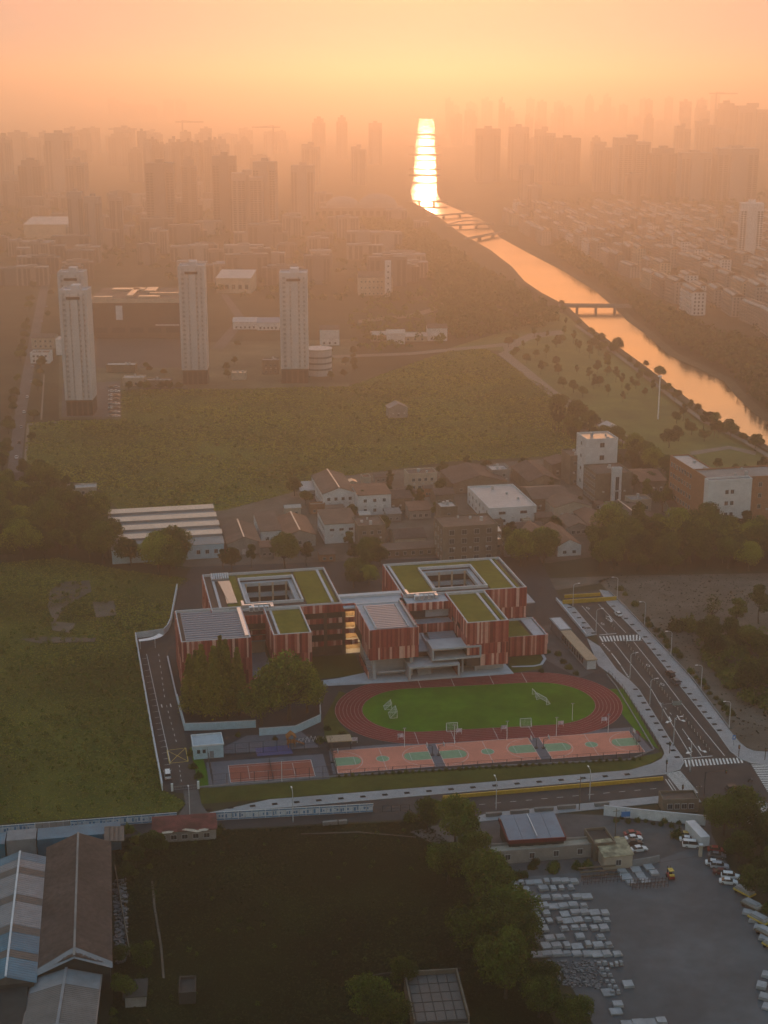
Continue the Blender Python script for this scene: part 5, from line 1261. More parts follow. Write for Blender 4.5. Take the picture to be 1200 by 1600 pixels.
# ------------------------------------------------------------------ trees
mat('bark', (0.060, 0.045, 0.033), rough=.95, var=.3, scale=1.5)
leafmat('leaf_olive', (0.080, 0.112, 0.016), var=.55, scale=.22)
leafmat('leaf_bright_dim', (0.085, 0.120, 0.020), var=.5, scale=.15)
leafmat('leaf_deep', (0.050, 0.075, 0.014), var=.55, scale=.22)
leafmat('leaf_bright', (0.160, 0.205, 0.026), var=.55, scale=.25)
leafmat('leaf_conifer', (0.165, 0.165, 0.021), var=.5, scale=.3)
leafmat('leaf_grass', (0.185, 0.205, 0.033), var=.45, scale=.016, trans=.45)
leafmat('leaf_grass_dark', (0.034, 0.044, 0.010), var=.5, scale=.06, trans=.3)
def quads(name, P, Nrm, size, m, aspect=1.0):
    """many leaf sprays: a bent pair of triangles each, centred on P, facing about Nrm"""
    n = len(P); a = rng.normal(size=(n, 3)); a -= (a * Nrm).sum(1)[:, None] * Nrm; a /= np.linalg.norm(a, axis=1)[:, None] + 1e-9
    b_ = np.cross(Nrm, a); s = size[:, None] * .5
    v = np.empty((n, 4, 3)); v[:, 0] = P - a * s; v[:, 1] = P - b_ * s * aspect * .8 + Nrm * s * .25; v[:, 2] = P + a * s; v[:, 3] = P + b_ * s * aspect * .8 - Nrm * s * .2
    V_ = v.reshape(-1, 3); F = np.arange(4 * n).reshape(n, 4)
    me = bpy.data.meshes.new(name); me.vertices.add(4 * n); me.vertices.foreach_set('co', V_.ravel())
    me.loops.add(4 * n); me.loops.foreach_set('vertex_index', F.ravel()); me.polygons.add(n); me.polygons.foreach_set('loop_start', np.arange(0, 4 * n, 4)); me.polygons.foreach_set('loop_total', np.full(n, 4))
    me.materials.append(MATS[m]); me.update(calc_edges=True); return me
def crown_broad(n, rx, rz_, zc, lobes, m, size=.62, flat=.0):
    L = []; 
    for i in range(lobes):
        t = rng.uniform(0, 2 * math.pi); u = rng.uniform(-.55, 1); r = math.sqrt(max(0, 1 - u * u)) * rng.uniform(.45, .78)
        L.append((rx * r * math.cos(t), rx * r * math.sin(t), zc + rz_ * u * .72, rx * rng.uniform(.26, .46)))
    L.append((0, 0, zc, rx * .55)); L = np.array(L)
    idx = rng.choice(len(L), n, p=L[:, 3] ** 2 / (L[:, 3] ** 2).sum())
    d = rng.normal(size=(n, 3)); d[:, 2] = d[:, 2] + .25; d /= np.linalg.norm(d, axis=1)[:, None]
    rad = L[idx, 3] * (rng.uniform(.72, 1.06, n)); P = L[idx, :3] + d * rad[:, None] * np.array((1, 1, .82))
    nn = d + rng.normal(size=(n, 3)) * .55; nn /= np.linalg.norm(nn, axis=1)[:, None]
    return quads('crown', P, nn, rng.uniform(.6, 1.3, n) * size, m)
def trunk_mesh(h, r, limbs, spread, zl):
    mb = MB(); p = np.zeros(3); pts = [p]
    for i in range(4):
        p = p + np.array((rng.normal() * .12, rng.normal() * .12, h / 4)); pts.append(p)
    for i in range(4): mb.tube(pts[i], pts[i + 1], r * (1 - i * .18), r * (1 - (i + 1) * .18), 6, 'bark')
    for i in range(limbs):
        t = 2 * math.pi * (i + rng.uniform(-.3, .3)) / limbs; b0 = pts[2] * (.4) + pts[3] * .6 if i % 2 else pts[3]; e = b0 + np.array((math.cos(t) * spread, math.sin(t) * spread, zl * rng.uniform(.6, 1.0)))
        mid = (b0 + e) / 2 + np.array((0, 0, -.25)); mb.tube(b0, mid, r * .42, r * .28, 5, 'bark').tube(mid, e, r * .28, r * .10, 5, 'bark')
    return mb.mesh('trunk')
def tree_proto(name, trunk, crown):
    e = empty(name); link('trunk', trunk, e); link('crown', crown, e); return e
def conifer(n, h, r, m):
    z = rng.uniform(.08, 1, n) ** .8; t = rng.uniform(0, 2 * math.pi, n); whorl = (np.floor(z * 14) + .5) / 14
    rr = r * (1.02 - whorl) ** .75 * np.sqrt(rng.uniform(.12, 1, n)) * (1 + .22 * np.sin(5 * t + whorl * 40)); P = np.stack((rr * np.cos(t), rr * np.sin(t), h * z - rr * .12), 1)
    nn = np.stack((np.cos(t) * .5, np.sin(t) * .5, np.ones(n)), 1) + rng.normal(size=(n, 3)) * .5; nn /= np.linalg.norm(nn, axis=1)[:, None]
    return quads('crown', P, nn, rng.uniform(.5, 1.1, n) * .6, m, .6)
def shrub_crown(n, r, h, m, size=.45):
    d = rng.normal(size=(n, 3)); d[:, 2] = abs(d[:, 2]); d /= np.linalg.norm(d, axis=1)[:, None]; t = np.arctan2(d[:, 1], d[:, 0])
    rad = rng.uniform(.6, 1.05, n) * (1 + .22 * np.sin(3 * t + 1) + .12 * np.sin(7 * t)); P = d * rad[:, None] * np.array((r, r, h)); nn = d + rng.normal(size=(n, 3)) * .5; nn /= np.linalg.norm(nn, axis=1)[:, None]
    return quads('crown', P, nn, rng.uniform(.6, 1.3, n) * size, m)
T = {}
T['broad'] = [tree_proto('broadleaf_tree', trunk_mesh(5.0, .34, 6, 3.0, 2.6), crown_broad(3000, 5.2, 4.4, 6.6, 17, m_, .62)) for m_ in ('leaf_olive', 'leaf_deep', 'leaf_deep')]
T['big'] = [tree_proto('broadleaf_tree', trunk_mesh(6.5, .5, 8, 4.2, 3.4), crown_broad(7000, 7.0, 5.6, 8.4, 30, m_, .55)) for m_ in ('leaf_bright', 'leaf_olive')]
T['tall'] = [tree_proto('tall_tree', trunk_mesh(7.5, .28, 5, 1.8, 3.0), crown_broad(2400, 3.4, 5.6, 8.2, 15, m_, .6)) for m_ in ('leaf_olive', 'leaf_deep')]
T['conifer'] = [tree_proto('conifer_tree', trunk_mesh(13, .3, 0, 0, 0), conifer(8500, 17.5, 3.3, 'leaf_conifer'))]
T['poplar'] = [tree_proto('poplar_tree', trunk_mesh(9, .22, 4, .8, 3.0), crown_broad(1500, 1.7, 7.0, 8.2, 12, 'leaf_deep', .55))]
T['shrub'] = [tree_proto('shrub', trunk_mesh(1.0, .08, 5, .8, .7), shrub_crown(900, 1.9, 2.3, m_)) for m_ in ('leaf_olive', 'leaf_deep')]
T['sparse'] = [tree_proto('bare_tree', trunk_mesh(7, .25, 9, 2.8, 4.5), crown_broad(420, 3.6, 4.6, 8.0, 12, 'leaf_deep', .5))]
tused = {}
tcount = 0
def tree(kind, x, y, s, label, group, var=None, z=0.0):
    global tcount
    k = random.randrange(len(T[kind])) if var is None else var; p = T[kind][k]
    o = p if not tused.get((kind, k)) else copy_tree(p); tused[(kind, k)] = True
    o.location = (x, y, z); o.rotation_euler = (0, 0, random.uniform(0, 6.28)); o.scale = (s * random.uniform(.9, 1.1), s * random.uniform(.9, 1.1), s * random.uniform(.9, 1.12)); tcount += 1
    return tag(o, label, 'shrub' if kind == 'shrub' else 'tree', group)
def scatter(poly_px, n, kinds, s, label, group, mind=4.0):
    P = [G(*p) for p in poly_px]; xs = [p[0] for p in P]; ys = [p[1] for p in P]; pts = []; tries = 0
    while len(pts) < n and tries < n * 60:
        tries += 1; x, y = random.uniform(min(xs), max(xs)), random.uniform(min(ys), max(ys))
        if not inpoly(x, y, P) or any((x - a) ** 2 + (y - c) ** 2 < mind ** 2 for a, c in pts): continue
        pts.append((x, y)); tree(random.choice(kinds), x, y, random.uniform(*s), label, group)
# trees in front of the school
for i, (px, py, s, w_) in enumerate(((299, 1118, 1.22, 'leftmost tall conifer in front of the left school wing'), (318, 1124, 1.36, 'tallest conifer in front of the left school wing'), (337, 1126, 1.46, 'conifer right of the tallest one by the school'), (356, 1124, 1.34, 'second conifer from the right by the left school wing'), (373, 1118, 1.25, 'rightmost tall conifer beside the big round tree'), (308, 1108, 1.15, 'shorter conifer standing behind the leftmost pair'), (347, 1110, 1.3, 'conifer standing behind the gap of the middle pair'))):
    tree('conifer', *G(px, py), s, w_, 'conifers in front of the school')
tree('big', *G(452, 1126), 1.36, 'largest round bright green tree in front of the second school wing', 'round trees in front of the school', 0)
tree('big', *G(408, 1134), .95, 'round tree between the conifers and the largest round tree', 'round trees in front of the school', 0)
tree('big', *G(480, 1114), .95, 'round tree right behind the largest round tree by the steps', 'round trees in front of the school', 0)
for (px, py) in ((330, 1152), (372, 1150), (430, 1156), (500, 1160), (512, 1140), (535, 1150), (846, 1050), (833, 1012), (857, 1020), (889, 1045), (900, 1054), (880, 1036), (872, 1024), (298, 1180), (302, 1200), (310, 1215)):
    tree('shrub', *G(px, py), random.uniform(.4, .7), 'small clipped shrub in the school garden', 'garden shrubs')
# planting by the courts fence
for i in range(46):
    t = i / 45; px = 530 + (1000 - 530) * t; py = 1214 + (1187 - 1214) * t
    tree('shrub', *G(px, py), random.uniform(.22, .42), 'low shrub of the hedge along the basketball courts', 'hedge shrubs along the courts')
# woods round the site
WL, WR_ = 'trees of the wood left behind the school', 'trees of the wood right behind the school'
scatter(((-30, 775), (60, 770), (110, 795), (165, 830), (190, 884), (312, 884), (285, 908), (200, 890), (90, 872), (-30, 885)), 84, ('broad', 'broad', 'tall', 'big'), (.85, 1.3), 'dark tree in the wood beside the left field', WL, 5.0)
scatter(((925, 850), (1000, 838), (1080, 850), (1220, 850), (1240, 892), (930, 896)), 70, ('broad', 'broad', 'tall', 'big'), (.8, 1.2), 'dark tree in the wood behind the dirt lot', WR_, 5.0)
scatter(((785, 862), (840, 850), (865, 885), (800, 890)), 9, ('broad', 'big'), (.7, 1.0), 'dark tree directly behind the right rear school block', 'trees behind the right school block', 5)
scatter(((525, 880), (592, 872), (596, 912), (540, 922)), 8, ('broad', 'big'), (.6, .85), 'dark tree in the gap between the two rear school blocks', 'trees between the rear school blocks', 4.5)
tree('big', *G(445, 888), .92, 'big round tree behind the left rear school block', 'trees behind the left school block', 1); tree('broad', *G(362, 893), .85, 'round tree left of the big round one behind the school', 'trees behind the left school block', 1)
for (px, py, s) in ((568, 800, .8), (548, 812, .7), (600, 835, .7), (655, 800, .9), (680, 815, .7), (640, 790, .7), (690, 845, .6), (800, 840, .6), (870, 830, .7), (545, 862, .7), (460, 775, .8), (478, 790, .7), (690, 745, .7), (730, 742, .8), (820, 735, .7), (1010, 790, .9), (1035, 800, 1.0), (1050, 785, .9), (1060, 770, .9), (990, 770, .7), (860, 770, .6), (905, 800, .6), (980, 805, .5), (610, 760, .6), (760, 745, .7)):
    tree(random.choice(('broad', 'tall')), *G(px, py), s, 'tree growing among the village workshops', 'trees in the village')
# dirt lot on the right
tree('sparse', *G(1112, 982), 1.15, 'thin bare tree on the dirt lot, left of the dense trees', 'trees on the dirt lot'); tree('tall', *G(1150, 985), 1.0, 'upright dense tree on the dirt lot', 'trees on the dirt lot'); tree('tall', *G(1185, 975), 1.15, 'tall tree at the right edge of the dirt lot', 'trees on the dirt lot')
tree('shrub', *G(1058, 984), 1.7, 'left of two round bushes on the dirt lot', 'trees on the dirt lot'); tree('shrub', *G(1076, 984), 1.9, 'right of two round bushes on the dirt lot', 'trees on the dirt lot')
scatter(((1095, 985), (1140, 1000), (1230, 1000), (1240, 1120), (1160, 1105), (1120, 1060), (1100, 1020)), 40, ('shrub', 'shrub', 'broad'), (.7, 1.1), 'bush of the green thicket on the dirt lot', 'thicket on the dirt lot', 4.2)
for i in range(26):
    t = i / 25; px = 962 + (1140 - 962) * t; py = 925 + (1128 - 925) * t - 3
    if random.random() < .75: tree('shrub', *G(px + random.uniform(2, 9), py), random.uniform(.3, .8), 'scrubby bush along the outer edge of the wide road', 'roadside bushes')
# near trees at the bottom
for (px, py, s, lb) in ((668, 1300, .62, 'small round tree at the left end of the near tree row'), (712, 1328, .95, 'rounded tree by the blue roofed shed in the near tree row'), (700, 1380, .78, 'lower leafy tree in the near tree row, second from the shed'), (742, 1362, .72, 'tree tucked behind the near tree row'), (758, 1424, 1.0, 'bright crowned tree in the middle of the near tree row'),
    (798, 1462, .9, 'broad tree beside the stone pallets, upper one'), (752, 1500, 1.05, 'broad dark tree at the lower end of the tree row'), (812, 1506, .9, 'broad tree beside the stone pallets, lower one'), (790, 1560, 1.0, 'dark tree below the stone pallets'), (850, 1560, .55, 'round olive tree below the pallets'), (842, 1590, .7, 'dark tree at the bottom edge under the pallets'), (900, 1612, .6, 'tree at the bottom edge near the yard'),
    (575, 1600, .8, 'leafy tree at the bottom edge beside the derelict shed'), (600, 1630, .8, 'tree crown cut by the bottom edge'), (628, 1548, .5, 'small tree behind the derelict shed')):
    tree('big', *G(px, py), s, lb, 'near trees beside the yard', 1)
scatter(((185, 1320), (240, 1310), (258, 1335), (215, 1375), (195, 1390)), 9, ('shrub', 'broad'), (.4, .7), 'dark bush at the upper left corner of the meadow', 'bushes round the meadow', 3)
scatter(((176, 1500), (205, 1480), (230, 1510), (200, 1600), (175, 1620)), 9, ('shrub', 'broad'), (.4, .65), 'dark bush beside the brown warehouse gable', 'bushes round the meadow', 3)
for (px, py, s, lb) in ((1130, 1305, .85, 'spreading tree by the white trailer, left of the pair'), (1158, 1300, .9, 'spreading tree by the white trailer, right of the pair')): tree('big', *G(px, py), s, lb, 'trees right of the yard', 1)
scatter(((1120, 1320), (1200, 1310), (1240, 1420), (1230, 1470), (1160, 1385)), 26, ('shrub', 'broad'), (.6, .9), 'dark bush of the bank right of the yard', 'bushes right of the yard', 3.6)
scatter(((770, 1365), (850, 1345), (925, 1355), (800, 1375)), 9, ('shrub',), (.5, .9), 'dark bush under the shed wall by the yard', 'bushes under the shed wall', 2.5)
for (px, py) in ((1058, 1308), (200, 1300), (640, 1282), (340, 1300), (215, 1315)): tree('shrub', *G(px, py), .9, 'round dark bush beside the near road', 'bushes beside the near road')
scatter(((960, 1278), (1095, 1290), (1095, 1296), (960, 1284)), 14, ('shrub',), (.3, .5), 'low weed clump along the foot of the white wall', 'weed clumps at the white wall', 2.0)
# park along the canal
PK = 'park trees left of the canal'
scatter(((850, 640), (905, 655), (1000, 715), (1080, 760), (1040, 775), (960, 735), (890, 690)), 30, ('broad', 'tall', 'big'), (.7, 1.0), 'hazy tree of the wood at the right end of the grass field', PK, 6)
for i in range(7): tree('poplar', *G(862 + i * 6 + random.uniform(-2, 2), 672 + i * 1.5), random.uniform(.95, 1.2), 'slim dark poplar of the row at the field edge', 'poplar row')
scatter(((785, 545), (840, 510), (905, 525), (960, 560), (1010, 600), (960, 650), (900, 620), (850, 600)), 46, ('broad', 'tall'), (.5, .8), 'small hazy tree in the canal side park', PK, 8)
for (px, py, s) in ((965, 550, .9), (1030, 594, .85), (1010, 575, .5), (1060, 622, .5), (1090, 645, .5), (1135, 676, .8), (1160, 690, .5), (1180, 705, .9), (1100, 690, .7), (1080, 680, .7), (1120, 735, .6), (1150, 740, .5), (1060, 690, .8), (1045, 700, .9), (985, 570, .5), (945, 545, .5)):
    tree('broad', *G(px, py), s, 'hazy tree standing by the canal side path', 'trees by the canal path', z=.1)
scatter(((1090, 760), (1180, 720), (1240, 770), (1220, 800), (1120, 790)), 12, ('broad', 'shrub'), (.5, .8), 'hazy park tree behind the right edge block', PK, 7)
for i in range(34):
    a, b2 = rl[12 + i % 7], rl[13 + i % 7]; t = random.random(); x, y = a[0] + (b2[0] - a[0]) * t - random.uniform(6, 26), a[1] + (b2[1] - a[1]) * t - random.uniform(4, 16)
    tree(random.choice(('broad', 'broad', 'tall')), x, y, random.uniform(.5, .9), 'hazy tree on the left bank of the canal', 'trees on the left canal bank')
for i in range(30):
    px, py = random.choice(((random.uniform(560, 700), random.uniform(755, 870)), (random.uniform(780, 1060), random.uniform(745, 870)), (random.uniform(330, 500), random.uniform(850, 890))))
    x, y = G(px, py)
    if any(math.hypot(x - a, y - c) < r_ * .95 for a, c, r_ in boxes): continue
    tree(random.choice(('broad', 'tall')), x, y, random.uniform(.5, .85), 'tree filling a gap between the village roofs', 'trees in the village')
e = empty('flood_mast', (*G(1028, 655), .1), 0, 'tall white mast standing in the canal side park', 'mast'); MB().tube((0, 0, 0), (0, 0, 25), .45, .3, 8).build('pole', 'white_metal', e); MB().box(-1.2, 1.2, -.4, .4, 25.01, 25.8).build('lamp_head', 'white_metal', e)
# avenue trees at the left edge
for i in range(30):
    t = i / 29; py = 770 - 330 * t; px = 4 + 56 * t + random.choice((-6, 34 - 12 * t)); tree('broad', *G(px, py), random.uniform(.55, .85), 'hazy street tree along the left avenue', 'avenue trees on the left')
for i in range(30): tree('broad', *G(*random.choice(((random.uniform(140, 290), random.uniform(578, 590)), (random.uniform(330, 430), random.uniform(540, 600)), (random.uniform(500, 560), random.uniform(545, 600)), (random.uniform(190, 290), random.uniform(606, 612))))), random.uniform(.4, .6), 'small street tree at the foot of the slab towers', 'street trees at the slab towers')
print('trees', tcount)
# far woods that read as one mass
def woodland(name, poly_px, n, s, m, label):
    P = [G(*p) for p in poly_px]; xs = [p[0] for p in P]; ys = [p[1] for p in P]; pts = []; nl = []; sz = []; c = 0
    while c < n:
        x, y = random.uniform(min(xs), max(xs)), random.uniform(min(ys), max(ys))
        if not inpoly(x, y, P): continue
        c += 1; r = random.uniform(2.6, 4.8) * s; h = random.uniform(5, 10) * s; k = 34
        d = rng.normal(size=(k, 3)); d[:, 2] = abs(d[:, 2]) + .1; d /= np.linalg.norm(d, axis=1)[:, None]
        pts.append(np.array((x, y, h * .45)) + d * np.array((r, r, h * .62)) * rng.uniform(.7, 1.05, k)[:, None]); nl.append(d + rng.normal(size=(k, 3)) * .4); sz.append(rng.uniform(1.3, 2.6, k) * s)
    Pn = np.concatenate(pts); Nn = np.concatenate(nl); Nn /= np.linalg.norm(Nn, axis=1)[:, None]
    o = link(name, quads(name, Pn, Nn, np.concatenate(sz), m)); o['kind'] = 'stuff'; o['label'] = label; o['category'] = 'woodland'
woodland('woodland', ((628, 345), (668, 366), (745, 425), (812, 462), (870, 500), (868, 520), (800, 520), (720, 540), (690, 520), (680, 450), (640, 400), (600, 380), (560, 350)), 1500, 1.2, 'leaf_deep', 'hazy dark wood along the left bank of the canal')
woodland('woodland', ((860, 398), (950, 452), (1022, 516), (1060, 548), (1112, 570), (1150, 592), (1172, 618), (1200, 645), (1330, 715), (1330, 600), (1200, 555), (1120, 540), (1000, 478), (920, 420), (880, 392)), 1300, 1.45, 'leaf_deep', 'hazy dark wood along the right bank of the canal')
woodland('woodland', ((790, 318), (1240, 300), (1330, 470), (1250, 560), (1000, 440), (870, 378)), 1100, .95, 'leaf_deep', 'hazy treetops between the housing rows')
woodland('woodland', ((-60, 400), (-60, 330), (620, 330), (660, 470), (540, 480), (330, 470), (140, 410)), 900, .95, 'leaf_deep', 'hazy treetops scattered through the left town')
woodland('woodland', ((560, 480), (690, 450), (700, 540), (560, 560), (530, 520)), 150, .8, 'leaf_olive', 'hazy scrub beyond the far field edge')
# weeds: uncountable tufts that give the fields their relief
def weeds(name, P, n, s, m, label, dens=None):
    xs = [p[0] for p in P]; ys = [p[1] for p in P]; out = []
    X = rng.uniform(min(xs), max(xs), n * 3); Y = rng.uniform(min(ys), max(ys), n * 3)
    keep = [i for i in range(n * 3) if inpoly(X[i], Y[i], P)][:n]; X, Y = X[keep], Y[keep]; k = len(keep)
    f = np.sin(X * .07 + 2 * np.sin(Y * .031)) * .5 + np.sin(Y * .11 + X * .045) * .5; sz = s * (1 + .45 * f) * rng.uniform(.6, 1.4, k)
    Pn, Nn, S = [], [], []
    for j in range(3):
        t = rng.uniform(0, 6.28, k); nn = np.stack((np.cos(t), np.sin(t), rng.uniform(.9, 2.6, k)), 1); nn /= np.linalg.norm(nn, axis=1)[:, None]
        Pn.append(np.stack((X + rng.normal(size=k) * .3 * s, Y + rng.normal(size=k) * .3 * s, sz * .28), 1)); Nn.append(nn); S.append(sz)
    o = link(name, quads(name, np.concatenate(Pn), np.concatenate(Nn), np.concatenate(S), m)); o['kind'] = 'stuff'; o['label'] = label; o['category'] = 'weeds'
woodland('scrub', ((0, 1285), (-60, 1290), (-60, 890), (90, 885), (200, 905), (262, 960), (215, 992), (252, 1225), (270, 1262)), 620, .24, 'leaf_olive', 'low scrub clumps scattered over the field left of the drive')
woodland('scrub', ((45, 735), (50, 668), (200, 660), (540, 612), (700, 556), (760, 552), (860, 620), (960, 690), (700, 718), (480, 748), (350, 790), (195, 795)), 900, .30, 'leaf_olive', 'low scrub clumps scattered over the wide field behind the village')
woodland('thicket', ((1095, 992), (1150, 1000), (1250, 995), (1250, 1135), (1170, 1112), (1125, 1066), (1092, 1025)), 260, .50, 'leaf_bright_dim', 'dense green thicket covering the middle of the dirt lot')
woodland('scrub', ((200, 1590), (190, 1330), (660, 1292), (740, 1420), (600, 1530), (400, 1590)), 60, .18, 'leaf_deep', 'low dark scrub clumps in the near meadow')
for q_ in (((78, 925), (95, 910), (140, 908), (143, 925), (100, 950), (85, 975), (75, 950)), ((145, 942), (178, 940), (182, 962), (150, 966)), ((30, 1000), (70, 996), (150, 998), (148, 1004), (60, 1006)), ((80, 972), (118, 975), (110, 990), (82, 986))): sheet('bare_soil', gp(*q_), .30, 'dirt')
for q_ in (((236, 1378), (240, 1420), (250, 1480), (254, 1530)), ((470, 1305), (560, 1302), (650, 1310))): strip('worn_path', gp(*q_), offset_line(gp(*q_), .5), .25, .25, 'dirt')
weeds('weeds', left_field, 34000, .55, 'leaf_grass', 'tall tangled weeds covering the field left of the school drive')
weeds('weeds', back_field, 40000, .85, 'leaf_grass', 'tall weeds covering the wide field behind the village')
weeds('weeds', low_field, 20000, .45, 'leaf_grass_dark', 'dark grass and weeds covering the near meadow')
weeds('weeds', lot, 1500, .45, 'leaf_grass_dark', 'thin scattered weeds on the dirt lot')
# ------------------------------------------------------------------ vehicles
mat('tyre', (0.018, 0.018, 0.018), rough=.9, var=.1, scale=3)
mat('rim', (0.35, 0.35, 0.36), rough=.4, metal=.6, var=.05, scale=3)
mat('car_glass', (0.02, 0.022, 0.026), rough=.25, var=.1, scale=1, spec=.35)
mat('lamp_clear', (0.6, 0.6, 0.6), rough=.2, var=.05, scale=3)
mat('lamp_red', (0.35, 0.02, 0.02), rough=.3, var=.05, scale=3)
CAR = {'white': (.66, .67, .68), 'black': (.02, .02, .022), 'red': (.28, .03, .03), 'silver': (.34, .36, .40), 'dark_red': (.10, .02, .022), 'yellow': (.45, .33, .10), 'grey': (.12, .12, .13)}
for k_, c in CAR.items(): mat('car_' + k_, c, rough=.45, var=.03, scale=1, spec=.3)
def loft(prof_lo, ys, zs, m=None): pass
def car_proto(kind):
    e = empty('car')
    L, wd, h = {'sedan': (4.5, 1.8, 1.45), 'suv': (4.6, 1.86, 1.72), 'van': (4.9, 1.9, 2.0)}[kind]
    belt = .88 if kind == 'sedan' else 1.02; hw = wd / 2
    # body: cross sections along the length
    sec = {'sedan': [(-2.25, .55, .80), (-2.05, .35, .92), (-1.2, .22, .96), (1.0, .22, .93), (1.75, .24, .80), (2.15, .36, .68), (2.25, .45, .60)],
           'suv': [(-2.3, .60, 1.0), (-2.15, .38, 1.08), (-1.2, .26, 1.10), (1.0, .26, 1.08), (1.8, .28, 1.0), (2.2, .42, .86), (2.3, .5, .75)],
           'van': [(-2.45, .50, 1.1), (-2.35, .34, 1.15), (-1.2, .26, 1.15), (1.2, .26, 1.12), (1.9, .28, 1.02), (2.35, .40, .88), (2.45, .5, .78)]}[kind]
    mb = MB(); rings = []
    for (x, zb, zt) in sec:
        tp = 1 - .09 * abs(x) / 2.3; rings.append([(x, -hw * tp, zb), (x, -hw * tp * 1.0, (zb + zt) / 2), (x, -hw * tp * .93, zt), (x, hw * tp * .93, zt), (x, hw * tp, (zb + zt) / 2), (x, hw * tp, zb)])
    for a, b_ in zip(rings, rings[1:]):
        for i in range(6):
            j = (i + 1) % 6; mb.face([a[i], a[j], b_[j], b_[i]][::-1])
    mb.face(rings[0]); mb.face(rings[-1][::-1]); body = mb.build('body', 'car_white', e)
    x0, x1, t0, t1 = {'sedan': (-1.7, 1.05, -1.0, .35), 'suv': (-2.1, 1.1, -1.75, .45), 'van': (-2.35, 1.6, -2.2, .95)}[kind]
    zb = sec[3][2] - .02
    def cab(z0, z1, ins, m, nm):
        lo = [(x0, -hw * .88, zb), (x1, -hw * .88, zb), (x1, hw * .88, zb), (x0, hw * .88, zb)]; hi = [(t0, -hw * .70, h - .06), (t1, -hw * .70, h - .06), (t1, hw * .70, h - .06), (t0, hw * .70, h - .06)]
        b2 = MB()
        for i in range(4): j = (i + 1) % 4; b2.face([lo[i], lo[j], hi[j], hi[i]])
        b2.face(hi); return b2.build(nm, m, e)
    cab(0, 0, 0, 'car_glass', 'cabin_glass')
    rf = MB().prism([(t0 - .03, -hw * .72), (t1 + .03, -hw * .72), (t1 + .03, hw * .72), (t0 - .03, hw * .72)], h - .055, h); rf.build('roof', 'car_white', e)
    for s in (-1, 1):
        for x in (x0 * .45 + .1,): MB().box(x - .05, x + .05, s * hw * .79 - .03, s * hw * .79 + .03, zb, h - .07).build('pillar', 'car_white', e)
    for x in (-1.38, 1.38):
        for s in (-1, 1):
            wl = MB().tube((x, s * (hw - .20), .33), (x, s * (hw + .02), .33), .33, n=12).build('wheel', 'tyre', e); MB().tube((x, s * (hw + .021), .33), (x, s * (hw + .035), .33), .19, n=10).build('rim', 'rim', wl)
    fx = sec[-1][0]
    for s in (-1, 1):
        MB().box(fx - .12, fx + .01, s * .62 - .17, s * .62 + .17, .52, .66).build('headlight', 'lamp_clear', e); MB().box(sec[0][0] - .01, sec[0][0] + .1, s * .62 - .15, s * .62 + .15, .62, .78).build('tail_light', 'lamp_red', e)
        MB().box(x1 - .35, x1 - .15, s * (hw + .02) - .09, s * (hw + .02) + .09, zb, zb + .14).build('mirror', 'car_white', e)
    return e
CP_ = {k_: car_proto(k_) for k_ in ('sedan', 'suv', 'van')}; cused = {}
def car(kind, color, px, py, rz, label, group):
    o = CP_[kind] if not cused.get(kind) else copy_tree(CP_[kind]); cused[kind] = True
    for ch in o.children:
        if ch.name.split('.')[0] in ('body', 'roof', 'pillar', 'mirror'):
            ch.material_slots[0].link = 'OBJECT'; ch.material_slots[0].material = MATS['car_' + color]
    o.location = (*G(px, py), .09); o.rotation_euler = (0, 0, rz); return tag(o, label, 'car', group)
RD = SA + R(90)
car('sedan', 'white', 966, 962, RD + .06, 'white car parked at the far right kerb of the wide road', 'cars on the roads')
car('suv', 'black', 1047, 1056, RD + .05, 'dark car with light roof at the right kerb, farther of the pair', 'cars on the roads'); car('suv', 'grey', 1055, 1068, RD + .05, 'dark car at the right kerb, nearer of the pair', 'cars on the roads')
car('suv', 'black', 1146, 1236, SA, 'black car crossing the junction at the right', 'cars on the roads')
FC = 'cars parked beside the shack'; RC_ = 'cars parked near the white trailer'; YC = 'cars parked along the yard bushes'
for (k_, c, px, py, rz, lb, g) in (('sedan', 'red', 988, 1306, .15, 'dark red car at the back of the group beside the shack', FC), ('sedan', 'white', 990, 1313, .15, 'white car behind the black one beside the shack', FC), ('sedan', 'black', 990, 1320, .15, 'black car in the middle of the group beside the shack', FC), ('sedan', 'white', 998, 1330, .25, 'white car parked nearest the yard fence', FC), ('sedan', 'yellow', 966, 1317, .3, 'cream car half hidden behind the shack', FC),
    ('sedan', 'yellow', 1073, 1308, -.15, 'yellow car at the back beside the white trailer', RC_), ('sedan', 'white', 1075, 1315, -.15, 'white car between yellow car and white van', RC_), ('van', 'white', 1081, 1324, -.15, 'white van beside the gate and trailer', RC_),
    ('sedan', 'red', 1119, 1331, -.2, 'red car farthest back along the yard bushes', YC), ('sedan', 'grey', 1120, 1340, -.2, 'dark grey car second from the back along the yard bushes', YC), ('sedan', 'white', 1116, 1352, -.2, 'white car left of the silver one along the yard bushes', YC), ('suv', 'silver', 1124, 1357, -.2, 'silver blue car in the middle of the yard bushes row', YC), ('sedan', 'dark_red', 1128, 1366, -.2, 'dark maroon car between silver and white cars', YC), ('suv', 'white', 1141, 1373, -.2, 'white car second from the front of the yard row', YC), ('sedan', 'white', 1138, 1381, -.2, 'white car nearest the viewer in the yard row', YC)):
    car(k_, c, px, py, rz, lb, g)
